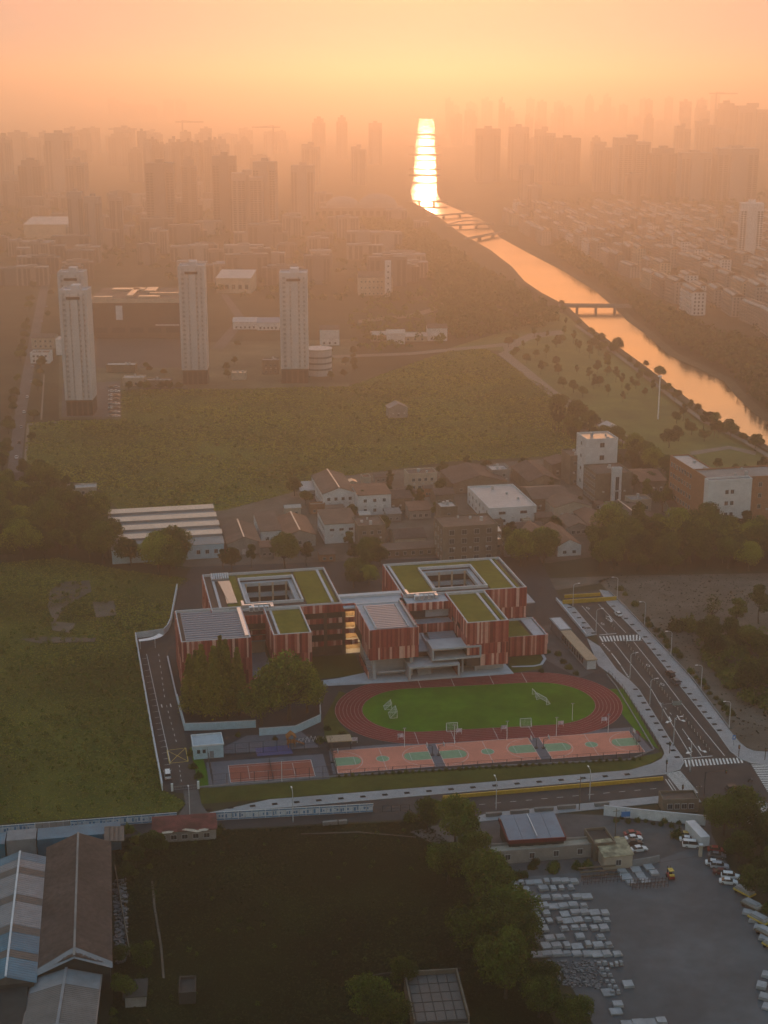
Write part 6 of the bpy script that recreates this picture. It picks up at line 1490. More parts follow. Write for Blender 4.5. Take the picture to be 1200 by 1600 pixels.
for i, (px, py, c) in enumerate(((1020, 830, 'white'), (880, 825, 'white'), (888, 832, 'silver'), (842, 822, 'white'), (1075, 812, 'white'), (1078, 818, 'silver'), (1082, 824, 'grey'), (862, 722, 'white'), (872, 718, 'silver'), (884, 714, 'white'), (1180, 760, 'white'), (300, 548, 'white'))):
    car('sedan', c, px, py, random.choice((SA, RD)), 'small parked car in the village, %s' % ('by the wood edge', 'in the village street, farther', 'in the village street, nearer', 'beside the wide white factory', 'first beside the right edge block', 'second beside the right edge block', 'third beside the right edge block', 'left on the far car park', 'middle on the far car park', 'right on the far car park', 'behind the right edge block', 'left of the middle slab tower')[i], 'small parked cars in the village')
for i in range(16):
    px, py = (175 + (i % 2) * 7, 606 + (i // 2) * 6.5); car('sedan', random.choice(('white', 'silver', 'grey', 'white')), px, py, R(2), 'tiny car parked right of the leftmost slab tower', 'cars in the estate car park')
for i in range(12):
    t = i / 11; car('sedan', random.choice(('white', 'silver', 'black')), 20 + 52 * t + random.uniform(-2, 2), 740 - 260 * t, RD, 'tiny car driving along the left avenue', 'cars on the left avenue')
# scooter at the junction
def scooter(px, py, label):
    e = empty('scooter', (*G(px, py), .09), SA, label, 'scooter', 'scooters by the roads')
    for x in (-.55, .55): MB().tube((x, -.06, .25), (x, .06, .25), .25, n=10).build('wheel', 'tyre', e)
    MB().box(-.6, -.05, -.14, .14, .45, .75).build('body', 'car_black', e); MB().tube((.5, 0, .3), (.4, 0, 1.05), .05).build('fork', 'grey_metal', e); MB().tube((.4, -.3, 1.05), (.4, .3, 1.05), .03).build('handlebar', 'grey_metal', e); MB().box(-.5, .1, -.12, .12, .76, .88).build('saddle', 'tyre', e); MB().box(-.05, .45, -.13, .13, .28, .36).build('footboard', 'car_black', e)
scooter(1172, 1222, 'black scooter crossing the junction'); scooter(912, 983, 'dark scooter parked on the pavement opposite the gatehouse')
# ------------------------------------------------------------------ street furniture
mat('lamp_grey', (0.46, 0.46, 0.47), rough=.6, var=.08, scale=2)
def lamp_proto(h, arm):
    e = empty('street_lamp'); MB().tube((0, 0, 0), (0, 0, h), .15, .10, 7).build('pole', 'lamp_grey', e)
    a = MB(); a.tube((0, 0, h), (.45, 0, h + .55), .09, .08, 6).tube((.45, 0, h + .55), (arm, 0, h + .8), .08, .07, 6); a.build('arm', 'lamp_grey', e)
    MB().box(arm - .1, arm + .75, -.16, .16, h + .72, h + .86).build('lamp_head', 'white_metal', e); MB().tube((0, 0, 0), (0, 0, .5), .2, .16, 7).build('base', 'grey_metal', e); return e
LPm = lamp_proto(8.4, 1.7); l_used = False
for (px, py, side, w_) in ((895, 949, 1, 'left pavement, farthest, by the yellow barriers'), (931, 990, 1, 'left pavement beside the far zebra crossing'), (984, 1062, 1, 'left pavement where the lay-by ends'), (1015, 1104, 1, 'left pavement in the middle of the wide road'), (964, 938, -1, 'right pavement, farthest, by the yellow barriers'), (1007, 978, -1, 'right pavement beside the far zebra crossing'), (1048, 1026, -1, 'right pavement above the pair of dark cars'), (1095, 1081, -1, 'right pavement next to the thicket'), (1139, 1140, -1, 'right pavement nearest the junction'), (1052, 1166, 1, 'left pavement nearest the junction')):
    o = LPm if not l_used else copy_tree(LPm); l_used = True; o.location = (*G(px, py), .19); o.rotation_euler = (0, 0, SA if side > 0 else SA + math.pi); tag(o, 'grey street lamp on the ' + w_, 'street lamp', 'street lamps along the wide road')
for (px, py, w_) in ((775, 1266, 'left of the yellow barrier end'), (921, 1251, 'opposite the yellow barrier'), (1078, 1206, 'beside the zebra crossing of the junction'), (297, 1283, 'left of the pair behind the blue hoarding'), (458, 1285, 'behind the blue hoarding in the middle')):
    o = copy_tree(LPm); o.location = (*G(px, py), .1); o.rotation_euler = (0, 0, RD); tag(o, 'grey street lamp on the near road ' + w_, 'street lamp', 'street lamps on the near road')
def sig(px, py, h, label, arm=0):
    e = empty('traffic_light', (*G(px, py), .19), SA, label, 'traffic light', 'traffic lights at the junction'); MB().tube((0, 0, 0), (0, 0, h), .10, n=6).build('pole', 'dark_metal', e)
    if arm: MB().tube((0, 0, h), (arm, 0, h + .2), .07, n=6).build('arm', 'dark_metal', e)
    MB().box(arm - .22, arm + .22, -.18, .18, h - .9, h + .3).build('signal_head', 'dark_metal', e)
    for i, c in enumerate(('lamp_red', 'paint_yellow', 'court_green')): MB().tube((arm, -.19, h - .65 + i * .38), (arm, -.21, h - .65 + i * .38), .12, n=8).build('lens', c, e)
sig(1046, 1178, 3.4, 'dark traffic light on the left corner of the junction'); sig(1041, 1207, 3.4, 'dark traffic light at the left zebra crossing'); sig(1100, 1244, 7.0, 'tall dark traffic light with arm below the junction', 6); sig(1154, 1183, 3.4, 'dark traffic light on the right corner of the junction'); sig(1195, 1188, 3.6, 'dark traffic light at the right edge crossing'); sig(1066, 1246, 3.4, 'dark traffic light at the lower end of the left zebra')
mat('sign_blue', (0.03, 0.20, 0.50), rough=.4, var=.05, scale=2); mat('sign_green', (.20, .25, .24), rough=.5, var=.05, scale=2)
e = empty('road_sign', (*G(1146, 1166), .19), SA, 'blue direction sign on the right corner of the wide road', 'road sign'); MB().tube((0, 0, 0), (0, 0, 3.4), .07, n=6).build('pole', 'grey_metal', e); MB().box(-.5, .5, -.07, -.03, 2.0, 3.4).build('panel', 'sign_blue', e); MB().box(-.2, .2, -.09, -.072, 2.4, 3.0).build('symbol', 'paint_white', e)
e = empty('gantry_sign', (*G(1034, 1128), .19), SA, 'grey lane sign on an arm over the wide road', 'road sign'); MB().tube((0, 0, 0), (0, 0, 6.2), .12, n=6).build('pole', 'grey_metal', e); MB().tube((0, 0, 5.6), (6.2, 0, 5.9), .08, n=6).build('arm', 'grey_metal', e); MB().box(3.3, 6.1, .09, .14, 4.9, 6.3).build('panel', 'sign_green', e)
# tree pits / planters along the pavements: small dark boxes
mat('pit_soil', (0.030, 0.028, 0.026), rough=1, var=.3, scale=2, spec=.02)
pitm = MB().box(-.75, .75, -.55, .55, 0, .05).mesh('tree_pit', 'pit_soil'); 
def pits(a, b2, n):
    A_, Bq = np.array(a, float), np.array(b2, float)
    for i in range(n):
        p = A_ + (Bq - A_) * i / max(1, n - 1); o = link('tree_pit', pitm, None, (*G(*p), .205), SA); tag(o, 'small dark tree pit in the pale pavement', 'tree pit', 'tree pits in the pavements')
pits((890, 950), (927, 990), 6); pits((993, 1078), (1058, 1184), 11); pits((958, 948), (1008, 996), 6); pits((1014, 1006), (1052, 1052), 6); pits((1062, 1066), (1124, 1142), 9); pits((326, 1266), (980, 1211), 20)
# yellow water barriers
def barrier(a, b2, n, label, h=1.0):
    A_, Bq = np.array(a, float), np.array(b2, float)
    p0, p1 = np.array(G(*a)), np.array(G(*b2)); L = np.linalg.norm(p1 - p0) / n; rz = math.atan2(*(p1 - p0)[::-1]); w = L - .06
    me = MB(); me.prism([(-w / 2, -.32), (w / 2, -.32), (w / 2, .32), (-w / 2, .32)], 0, h * .35); me.prism([(-w / 2, -.2), (w / 2, -.2), (w / 2, .2), (-w / 2, .2)], h * .352, h); me = me.mesh('water_barrier', 'barrier_yellow')
    for i in range(n):
        p = p0 + (p1 - p0) * (i + .5) / n; o = link('water_barrier', me, None, (p[0], p[1], .08), rz); tag(o, label, 'barrier', 'yellow water filled barriers')
mat('barrier_yellow', (0.50, 0.30, 0.03), rough=.5, var=.12, scale=1.0)
barrier((692, 1249), (1036, 1219), 36, 'yellow plastic barrier along the near road')
barrier((879, 944), (963, 938), 11, 'yellow barrier in the nearer line across the road end', 1.5); barrier((882, 934.5), (938, 931), 8, 'yellow barrier in the farther line across the road end', 1.2)
# median fence of the wide road: low white tipped panels
def median(P, label):
    W_ = gp(*P); e = empty('median_fence', (*W_[0], .07), 0, label, 'fence', 'median fences'); o0 = np.array(W_[0]); pm = MB().box(-.06, .06, -.06, .06, 0, .95).mesh('post', 'paint_white'); r_ = MB()
    for i in range(len(W_) - 1):
        a, b2 = np.array(W_[i]) - o0, np.array(W_[i + 1]) - o0; L = np.linalg.norm(b2 - a); n = max(1, int(L / 2.6))
        for k in range(n): p = a + (b2 - a) * k / n; link('post', pm, e, (p[0], p[1], 0))
        for z in (.25, .5, .75): r_.tube((*a, z), (*b2, z), .06, n=4)
    r_.build('rail', 'dark_metal', e)
median([(975.5, 1002), (1004, 1040), (1059, 1110), (1113, 1180)], 'long dark median fence with white posts on the wide road'); median([(947, 966), (963, 989)], 'short dark median fence beyond the far zebra crossing')
# school boundary fence and green hedge on the east side
fence([(951, 1056), (972, 1078), (1032, 1174)], 2.0, 'dark boundary fence between school track and wide road', 3.0, True, False, 'boundary fences')
wallrun('boundary_wall', [(869, 938), (916, 995)], 1.0, .3, 'wall_white', 'low white wall along the far left pavement of the wide road', 'wall', 'coping')
wallrun('boundary_wall', [(951, 925), (975, 947), (1032, 1008), (1082, 1062), (1140, 1140)], .7, .25, 'wall_grey', 'low grey edge wall along the outer right pavement', 'wall')
# school gate: barrier and sentry boxes
e = empty('school_gate', (*G(272, 1236), .1), SA, 'grey sliding school gate across the drive end', 'gate'); 
for z in (.3, 1.2): MB().tube((0, 0, z), (6.2, 0, z), .05, n=5).build('rail', 'grey_metal', e)
for i in range(15): MB().tube((i * .44, 0, .1), (i * .44, 0, 1.3), .03, n=4).build('bar', 'grey_metal', e)
for x in (-.5, 6.7): MB().box(x - .3, x + .3, -.3, .3, 0, 2.2).build('gate_post', 'wall_white', e)
car('van', 'white', 262, 1214, RD, 'white van parked in the last bay of the school drive', 'vehicles on the school drive')
e = empty('canopy', (*G(231, 1012), .1), SA, 'curved white canopy at the head of the drive', 'canopy'); 
for i in range(8):
    a0, a1 = i / 8 * 1.3, (i + 1) / 8 * 1.3; MB().face([(-3 + 9 * math.sin(a0) , -2 + 6 * (1 - math.cos(a0)), 3.2), (-3 + 9 * math.sin(a1), -2 + 6 * (1 - math.cos(a1)), 3.2), (-3 + 9 * math.sin(a1) * .82, 0 + 6 * (1 - math.cos(a1)), 3.25), (-3 + 9 * math.sin(a0) * .82, 0 + 6 * (1 - math.cos(a0)), 3.25)]).build('roof_panel', 'white_metal', e)
for x in (-2.6, 2.5): MB().tube((x, -1, 0), (x, -1, 3.2), .1).build('post', 'white_metal', e)
# ------------------------------------------------------------------ printed hoarding along the near road
mat('hoarding_white', (0.48, 0.53, 0.58), rough=.6, var=.12, scale=.8)
mat('hoarding_blue', (0.05, 0.17, 0.32), rough=.6, var=.25, scale=.9)
mat('hoarding_plain', (0.30, 0.27, 0.26), rough=.7, var=.1, scale=.5)
def hoarding(a, b2, n, label, plain=False, h=2.5):
    p0, p1 = np.array(G(*a)), np.array(G(*b2)); L = np.linalg.norm(p1 - p0); rz = math.atan2(*(p1 - p0)[::-1]); e = empty('hoarding', (*p0, 0), rz, label, 'hoarding', 'printed hoardings along the near road'); w = L / n
    pm = MB().box(.04, w - .04, -.03, .03, .1, h).mesh('panel', 'hoarding_plain' if plain else 'hoarding_white')
    for i in range(n):
        p = link('panel', pm, e, (i * w, 0, 0))
        if not plain:
            pr = MB(); pr.face([(.06, -.034, .2), (w - .06, -.034, .2), (w - .06, -.034, .55), (.06, -.034, .55)]); pr.face([(.06, -.034, h - .4), (w - .06, -.034, h - .4), (w - .06, -.034, h - .1), (.06, -.034, h - .1)])
            x = .2
            while x < w - .7:
                ww = random.uniform(.25, .6); z0 = random.uniform(.7, 1.1); z1 = random.uniform(1.5, h - .5)
                if random.random() < .75: pr.face([(x, -.036, z0), (x + ww, -.036, z0), (x + ww, -.036, z1), (x, -.036, z1)])
                if random.random() < .4: pr.face([(x + ww * .2, -.038, z1 - .3), (x + ww * 1.2, -.038, z1 - .3), (x + ww * 1.2, -.038, z1 - .15), (x + ww * .2, -.038, z1 - .15)])
                x += ww + random.uniform(.12, .5)
            pr.build('print', 'hoarding_blue', p)
    pk = MB().box(-.05, .05, .04, .14, 0, h + .12).mesh('post', 'white_metal')
    for i in range(0, n + 1, 2): link('post', pk, e, (i * w, 0, 0))
    MB().box(0, L, -.05, .05, h + .002, h + .1).build('top_rail', 'white_metal', e)
hoarding((-20, 1306), (55, 1300), 6, 'blue and white printed hoarding at the left edge'); hoarding((56, 1300), (110, 1296), 5, 'plain grey hoarding stretch between printed ones on the left', True); hoarding((111, 1296), (277, 1283), 15, 'long blue and white printed hoarding left of the driveway')
hoarding((330, 1283), (583, 1269), 24, 'long blue and white printed hoarding right of the driveway')
fence([(583, 1270), (640, 1267)], 1.8, 'open white railing at the right end of the hoarding', 2.5, True, False, 'hoarding fences')
# ------------------------------------------------------------------ lower left sheds
mat('corr_blue', (0.035, 0.145, 0.215), rough=.5, var=.2, scale=.3, var2=.2, scale2=.1)
mat('corr_pink', (0.20, 0.165, 0.15), rough=.55, var=.12, scale=.4, var2=.15, scale2=.1)
mat('sheet_pale', (0.20, 0.21, 0.225), rough=.55, var=.12, scale=.4, var2=.12, scale2=.1)
mat('sheet_taupe', (0.105, 0.095, 0.088), rough=.6, var=.15, scale=.4)
mat('dark_wall', (0.05, 0.045, 0.04), rough=.9, var=.2, scale=.4)
BA = R(10.5)
def frame_at(x, y): return (x, y, 0)
# tiled warehouse: rows of individual tile courses
e = empty('warehouse', (-66.0, 275.0, 0), R(10.4), 'long warehouse with dark brown tiled gable roof at the lower left', 'warehouse')
WH, WD, ZE, ZR = 7.6, 54.0, 6.0, 9.2
MB().box(-WH + .3, WH - .3, 0, WD, 0, ZE).build('wall', 'dark_wall', e)
gw = MB(); gw.face([(-WH + .3, 0, ZE), (WH - .3, 0, ZE), (0, 0, ZR - .1)]); gw.face([(WH - .3, WD, ZE), (-WH + .3, WD, ZE), (0, WD, ZR - .1)]); gw.build('gable_wall', 'dark_wall', e)
rf = MB().gable(-WH, WH, 0, WD, ZE, ZR, 'y', .3, .1).build('roof', 'roof_tile', e)
for s in (-1, 1):
    nc = 26
    for c in range(nc):
        t0, t1 = c / nc, (c + 1) / nc
        tl = MB(); x0, x1 = s * WH * (1 - t0), s * WH * (1 - t1); z0, z1 = ZE + (ZR - ZE) * t0, ZE + (ZR - ZE) * t1
        y = -.2
        while y < WD:
            w = random.uniform(.9, 1.4); dz = random.uniform(.105, .19)
            if random.random() > .03:
                q = [(x0, y, z0 + dz + .05), (x0, min(y + w - .04, WD + .2), z0 + dz + .05), (x1, min(y + w - .04, WD + .2), z1 + dz), (x1, y, z1 + dz)]
                tl.face(q if s < 0 else q[::-1])
            y += w
        o = tl.build('tile_course', 'roof_tile', rf); o['kind'] = 'stuff'
MB().box(-.25, .25, -.3, WD + .3, ZR + .12, ZR + .32).build('ridge_cap', 'roof_grey', rf)
cp = MB()
for s in (-1, 1):
    q = [(s * (WH + .3), -1.2, ZE - .1), (s * (WH + .3), .6, ZE + .35), (0, 2.6, ZR + .45), (0, -.9, ZR - .2)]; cp.face(q if s > 0 else q[::-1])
cp.build('gable_flashing', 'sheet_pale', e)
# corrugated front annexe
e = empty('annexe', (-64.2, 244.0, 0), R(6.5), 'pale corrugated gable annexe in front of the brown warehouse', 'shed')
aw, ad, z0, z1 = 7.2, 30.0, 4.6, 6.6
MB().box(-aw + .3, aw - .3, 0, ad, 0, z0).build('wall', 'dark_wall', e)
rf = MB().gable(-aw, aw, 0, ad, z0, z1, 'y', .3, .08).build('roof', 'corr_pink', e)
rb = MB()
for i in range(46):
    y = .4 + i * ad / 46
    for s in (-1, 1): rb.tube((s * aw, y, z0 + .10), (0, y, z1 + .10), .10, n=4)
rb.build('corrugation', 'corr_pink', rf)
for (y0, y1) in ((24.5, 29.8), (8, 11)):
    for s in (-1, 1):
        q = [(s * aw, y0, z0 + .22), (s * aw, y1, z0 + .22), (0, y1, z1 + .22), (0, y0, z1 + .22)]; MB().face(q if s < 0 else q[::-1]).build('sheet_band', 'sheet_pale', rf)
MB().box(-.3, .3, -.3, ad + .3, z1 + .2, z1 + .36).build('ridge_cap', 'sheet_pale', rf)
# banded blue and white shed
e = empty('shed', (-79.2, 269.0, 0), R(10.2), 'blue and white banded corrugated shed cut by the left edge', 'shed')
bw, bd, z0, z1 = 5.9, 53.0, 6.0, 8.0
MB().box(-bw + .3, bw - .3, 0, bd, 0, z0).build('wall', 'dark_wall', e); gb = MB().face([(-bw + .3, 0, z0), (bw - .3, 0, z0), (0, 0, z1 - .05)]); gb.build('gable_wall', 'sheet_taupe', e)
rf = MB().gable(-bw, bw, 0, bd, z0, z1, 'y', .3, .06).build('roof', 'corr_blue', e)
for (y0, y1, m_) in ((49.5, 52.9, 'corr_blue'), (46, 49.4, 'sheet_pale'), (43, 45.9, 'sheet_taupe'), (33.5, 42.9, 'sheet_pale'), (30.3, 33.4, 'sheet_taupe'), (20.5, 30.2, 'sheet_pale'), (17.4, 20.4, 'sheet_taupe'), (10.4, 17.3, 'corr_blue'), (7.4, 10.3, 'sheet_taupe'), (.1, 7.3, 'corr_blue')):
    for s in (-1, 1):
        q = [(s * (bw + .2), y0, z0 + .03), (s * (bw + .2), y1, z0 + .03), (0, y1, z1 + .12), (0, y0, z1 + .12)]; MB().face(q if s < 0 else q[::-1]).build('roof_sheet', m_, rf)
rb = MB()
for i in range(60):
    y = .4 + i * bd / 60
    for s in (-1, 1): rb.tube((s * bw, y, z0 + .09), (0, y, z1 + .12), .035, n=3)
rb.build('corrugation', 'sheet_taupe', rf)
MB().box(-.22, .22, -.2, bd + .2, z1 + .1, z1 + .3).build('ridge_cap', 'sheet_white', rf)
e = empty('lean_to', (-86, 262, 0), R(10.2), 'dark open lean-to below the banded shed at the left edge', 'shed'); MB()._slab([(-4, -14, 3.8), (12.3, -14, 3.8), (12.3, 6, 5.0), (-4, 6, 5.0)], .15, None, False); q = MB(); q._slab([(-4, -14, 3.8), (12.3, -14, 3.8), (12.3, 6, 5.0), (-4, 6, 5.0)], .15, None, False); q.build('roof', 'dark_wall', e)
for x in (-3, 4, 12):
    for y in (-13, 5): MB().box(x - .12, x + .12, y - .12, y + .12, 0, 4.0 if y < 0 else 4.9).build('post', 'dark_metal', e)
# containers and blue roofed sheds behind them
def container(a, b2, h, d, m_, label, ribs=True):
    p0, p1 = np.array(G(*a)), np.array(G(*b2)); L = np.linalg.norm(p1 - p0); rz = math.atan2(*(p1 - p0)[::-1]); e = empty('container', (*p0, 0), rz, label, 'container', 'containers and sheds behind the lower left warehouse')
    MB().box(0, L, 0, d, .1, h).build('body', m_, e); n = max(2, int(L / 1.2)); rm = MB().box(-.12, .12, -.08, -.002, .2, h - .1).mesh('rib', m_)
    for i in range(n): link('rib', rm, e, ((i + .5) * L / n, 0, 0))
    t = MB()
    for i in range(n): t.box((i + .4) * L / n, (i + .6) * L / n, .1, d - .1, h + .002, h + .06)
    t.build('roof_ribs', m_, e); MB().box(0, .3, -.1, -.003, .1, h).box(L - .3, L, -.1, -.003, .1, h).build('corner_post', m_, e)
container((12, 1343), (58, 1339), 5.2, 5.5, 'wall_grey', 'grey ribbed container stack left of the brown warehouse roof'); container((60, 1340), (190, 1328), 5.0, 6.0, 'corr_blue', 'long blue container shed behind the brown warehouse'); container((-30, 1346), (9, 1343), 4.4, 6, 'corr_blue', 'blue container at the left edge')
pm = MB().box(-.8, .8, -.35, .35, 0, .22).mesh('plank_stack', 'sheet_taupe')
for i in range(10):
    for j in range(4): o = link('plank_stack', pm, None, (*G(168 + j * 7, 1293 + i * 2.3, 5.1), 5.08), SA); tag(o, 'small grey stack drying on the blue container roof', 'stack', 'small stacks on the blue container roof')
# rusty shack by the near road
bld('shack', 'low shack with rusty red roof beside the driveway mouth', 'shack', (240, 1318), (338, 1312), 6.5, 3.0, 'shed', 'plaster_grey', 'roof_shack', (('f', 1, 5, .8, 1.4, 1.2),), zr=.9, rz=R(8)) if mat('roof_shack', (0.13, 0.035, 0.03), rough=.8, var=.4, scale=.4, var2=.5, scale2=.25) else None
for (px, py, rz, sx) in ((262, 1301, .2, 1.6), (300, 1298, -.3, 2.6), (318, 1297, .1, 1.4)):
    o = MB().prism([(-sx, -.5), (sx * .6, -.6), (sx, .3), (.2, .7), (-sx * .8, .4)], 3.75, 3.82).build('roof_patch', 'plaster_cream', None, (*G(px, py, 3.7), 0), rz); tag(o, 'torn pale sheet lying on the rusty shack roof, %s' % ('left one' if px == 262 else 'large middle one' if px == 300 else 'right one'), 'sheet', 'torn sheets on the shack roof')
# bricky derelict at the bottom
P = G(646, 1622); e = empty('derelict_shed', (*P, 0), R(6), 'roofless derelict shed with gridded floor at the bottom edge', 'shed')
w, d, h = 11.6, 17.0, 4.5
t = .35; q = MB(); q.box(0, w, d - t, d, 0, h).box(0, t, 0, d - t, 0, h).box(w - t, w, 0, d - t, 0, h).box(0, w, -t, 0, 0, h * .6); q.build('wall', 'plaster_brown', e); MB().box(t, w - t, .02, d - t, 0, 3.4).build('slab', 'dark_wall', e)
gm = MB().box(.05, 1.95, .05, 3.0, 0, .12).mesh('roof_panel', 'sheet_taupe')
for i in range(5):
    for j in range(5): link('roof_panel', gm, e, (.7 + i * 2.1, .4 + j * 3.25, 3.402))
wallrun('ruin_wall', [(556, 1535), (600, 1526), (720, 1518)], .9, .3, 'dark_wall', 'dark low ruined wall behind the derelict shed', 'wall')
# scrap strip right of the warehouse
mat('rubble', (0.16, 0.16, 0.165), rough=.9, var=.5, scale=1.2); rub = MB()
for i in range(260):
    t_ = random.random(); px = 178 + 18 * random.random() + 4 * t_; py = 1375 + 130 * t_; x, y = G(px, py); s = random.uniform(.15, .6); a = random.uniform(0, 3.1); rub.obox((x, y), (math.cos(a), math.sin(a)), s, s * random.uniform(.3, 1), .02, random.uniform(.1, .6))
o = rub.build('rubble', 'rubble'); o['kind'] = 'stuff'; o['label'] = 'pale scrap and rubble strewn beside the brown warehouse'
wallrun('garden_wall', [(180, 1360), (190, 1420), (203, 1495)], 1.6, .2, 'plaster_brown', 'thin brown wall between warehouse scrap strip and meadow', 'wall')
bld('hut', 'small derelict hut in the bushes by the meadow, upper one', 'hut', (196, 1575), (228, 1570), 5, 2.6, 'shed', 'plaster_grey', 'dark_wall', (), zr=.6, rz=R(6)); bld('hut', 'small dark hut in the bushes by the meadow, right one', 'hut', (280, 1570), (306, 1568), 6, 2.2, 'flat', 'dark_wall', 'dark_wall', (), rz=R(6))
# ------------------------------------------------------------------ blue roofed shed, shack and walls above the yard
P = np.array(G(795, 1335)); e = empty('open_shed', (31.3, 332.3, 0), R(7.2), 'blue roofed shed with red fascia beside the near trees', 'shed')
L_, d = 14.5, 11.6
for i in range(4):
    q = MB(); q._slab([(i * L_ / 4 + .03, -.2, 5.0), ((i + 1) * L_ / 4 - .03, -.2, 5.0), ((i + 1) * L_ / 4 - .03, d, 5.8), (i * L_ / 4 + .03, d, 5.8)], .15, None, False); q.build('roof_panel', 'roof_blue', e)
mat('fascia_maroon', (0.13, 0.022, 0.024), rough=.6, var=.15, scale=.8); MB().box(-.1, L_ + .1, -.45, -.21, 4.2, 5.2).build('fascia', 'fascia_maroon', e); MB().box(-.3, -.05, -.2, d, 4.4, 5.3).build('side_fascia', 'fascia_maroon', e); MB().box(L_ + .05, L_ + .3, -.2, d, 4.4, 5.3).build('side_fascia', 'fascia_maroon', e); MB().box(.2, L_ - .2, .2, d - .2, 0, 4.9).build('wall', 'dark_wall', e)
MB().box(L_ / 2 - .12, L_ / 2 + .12, -.1, d, 5.95, 6.05).build('roof_seam', 'sheet_white', e)
for i in range(4): MB().box(1 + i * 3.4, 3 + i * 3.4, .05, .19, 1, 3.2).build('window', 'glass', e)
bld('outbuilding', 'long low grey outbuilding with cream coping under the blue shed', 'outbuilding', (768, 1352), (934, 1346), 4, 3.0, 'flat', 'plaster_grey', 'plaster_cream', (('f', 1, 4, 1.2),), rz=R(9))
bld('shack', 'cream gabled shack with torn pale roof at the yard entrance', 'shack', (944, 1360), (988, 1356), 7, 3.6, 'shed', 'plaster_cream', 'roof_torn', (('f', 1, 1),), zr=.8, rz=R(11)) if mat('roof_torn', (0.30, 0.26, 0.17), rough=.8, var=.45, scale=.6, var2=.4, scale2=.3) else None
bld('shack', 'dark roofed shack left of the cream one', 'shack', (928, 1346), (960, 1342), 8, 4.2, 'flat', 'plaster_brown', 'dark_wall', (), rz=R(11))
wallrun('yard_wall', [(988, 1355), (1018, 1350), (1030, 1347)], 2.0, .25, 'wall_grey', 'grey yard wall right of the cream shack', 'wall')
wallrun('white_wall', [(943, 1274), (1000, 1280), (1040, 1284), (1102, 1290)], 2.8, .3, 'wall_white', 'long white wall between the near road and the forecourt', 'wall', 'coping')
e = empty('road_sign', (*G(977, 1284), 0), R(8), 'blue rectangular sign in front of the white wall', 'sign'); MB().tube((0, 0, 0), (0, 0, 3.4), .07).build('pole', 'grey_metal', e); MB().box(-1.2, 1.2, -.12, -.04, 1.5, 3.0).build('panel', 'sign_blue', e)
bld('site_office', 'low brown flat building above the white wall', 'building', (1035, 1270), (1092, 1272), 5, 3.2, 'flat', 'plaster_brown', 'roof_brown', (('f', 1, 4),), rz=R(3))
bld('kiosk', 'white kiosk at the right edge below the junction', 'kiosk', (1172, 1290), (1206, 1288), 6, 3.2, 'flat', 'plaster_white', 'roof_pale', (('f', 1, 2, .8),), rz=R(6))
e = empty('trailer', (*G(1098, 1325), 0), R(104), 'white box trailer parked beside the spreading trees', 'trailer'); MB().box(-1, 8, -1.25, 1.25, 1.0, 3.7).build('box', 'sheet_white', e)
for x in (0, 1.4, 6.5):
    for s in (-1, 1): MB().tube((x, s * .9, .5), (x, s * 1.25, .5), .5, n=10).build('wheel', 'tyre', e)
e = empty('gate_post', (*G(1094, 1338), 0), 0, 'pale concrete gate post at the yard entrance', 'gate post'); MB().box(-.4, .4, -.4, .4, 0, 3.2).build('shaft', 'plaster_cream', e); MB().box(-.5, .5, -.5, .5, 3.202, 3.4).build('cap', 'coping', e)
strip('gate_track', gp((1030, 1348), (1094, 1337)), gp((1030, 1349), (1094, 1338)), .09, .09, 'dark_metal')
# utility poles
for (px, py, h, lb) in ((961, 1312, 9, 'wooden utility pole beside the forecourt cars'), (905, 1266, 10, 'tall utility pole with crossarm by the near road'), (1090, 1268, 8, 'thin pole at the end of the white wall')):
    e = empty('utility_pole', (*G(px, py), 0), SA, lb, 'utility pole', 'utility poles'); MB().tube((0, 0, 0), (0, 0, h), .14, .09, 6).build('pole', 'plaster_brown', e); MB().box(-.9, .9, -.06, .06, h - .9, h - .75).build('crossarm', 'plaster_brown', e)
    for x in (-.7, 0, .7): MB().tube((x, 0, h - .75), (x, 0, h - .5), .05, n=5).build('insulator', 'white_metal', e)
# brick stacks on the near pavement
bm = MB()
for i in range(4):
    for j in range(3): bm.box(i * .55, i * .55 + .5, 0, .9, j * .34, j * .34 + .3)
bm = bm.mesh('paver_stack', 'roof_grey')
for i, (px, py) in enumerate(((760, 1278), (772, 1277), (798, 1274), (806, 1273.5), (815, 1272.5), (836, 1270), (844, 1269.5), (853, 1269), (872, 1266.5), (880, 1266), (888, 1265.5), (930, 1262), (940, 1261), (505, 1291), (515, 1290), (530, 1289))):
    o = link('paver_stack', bm, None, (*G(px, py), .2 if px > 600 else .08), SA); tag(o, 'small stack of grey paving blocks on the near pavement' if px > 600 else 'small stack of grey blocks behind the long hoarding', 'stack', 'stacks of paving blocks' if px > 600 else 'blocks behind the hoarding')
# ------------------------------------------------------------------ stone pallets in the yard
mat('stone_slab', (0.30, 0.31, 0.325), rough=.75, var=.16, scale=.9, var2=.2, scale2=.3)
mat('stone_slab_warm', (0.33, 0.32, 0.30), rough=.75, var=.16, scale=.9)
mat('timber', (0.16, 0.12, 0.08), rough=.9, var=.25, scale=1.5)
def pallet_proto(n, w, d, step):
    e = empty('stone_pallet')
    for y in (-d * .4, 0, d * .4): MB().box(-w / 2, w / 2, y - .08, y + .08, 0, .14).build('bearer', 'timber', e)
    z = .142
    for i in range(n):
        s = 1 - step * i * random.uniform(.6, 1.2); dx, dy = random.uniform(-.08, .08), random.uniform(-.08, .08); t = random.uniform(.18, .30)
        MB().box(-w * s / 2 + dx, w * s / 2 + dx, -d * s / 2 + dy, d * s / 2 + dy, z, z + t).build('stone_slab', 'stone_slab' if random.random() < .7 else 'stone_slab_warm', e); z += t + .006
    return e
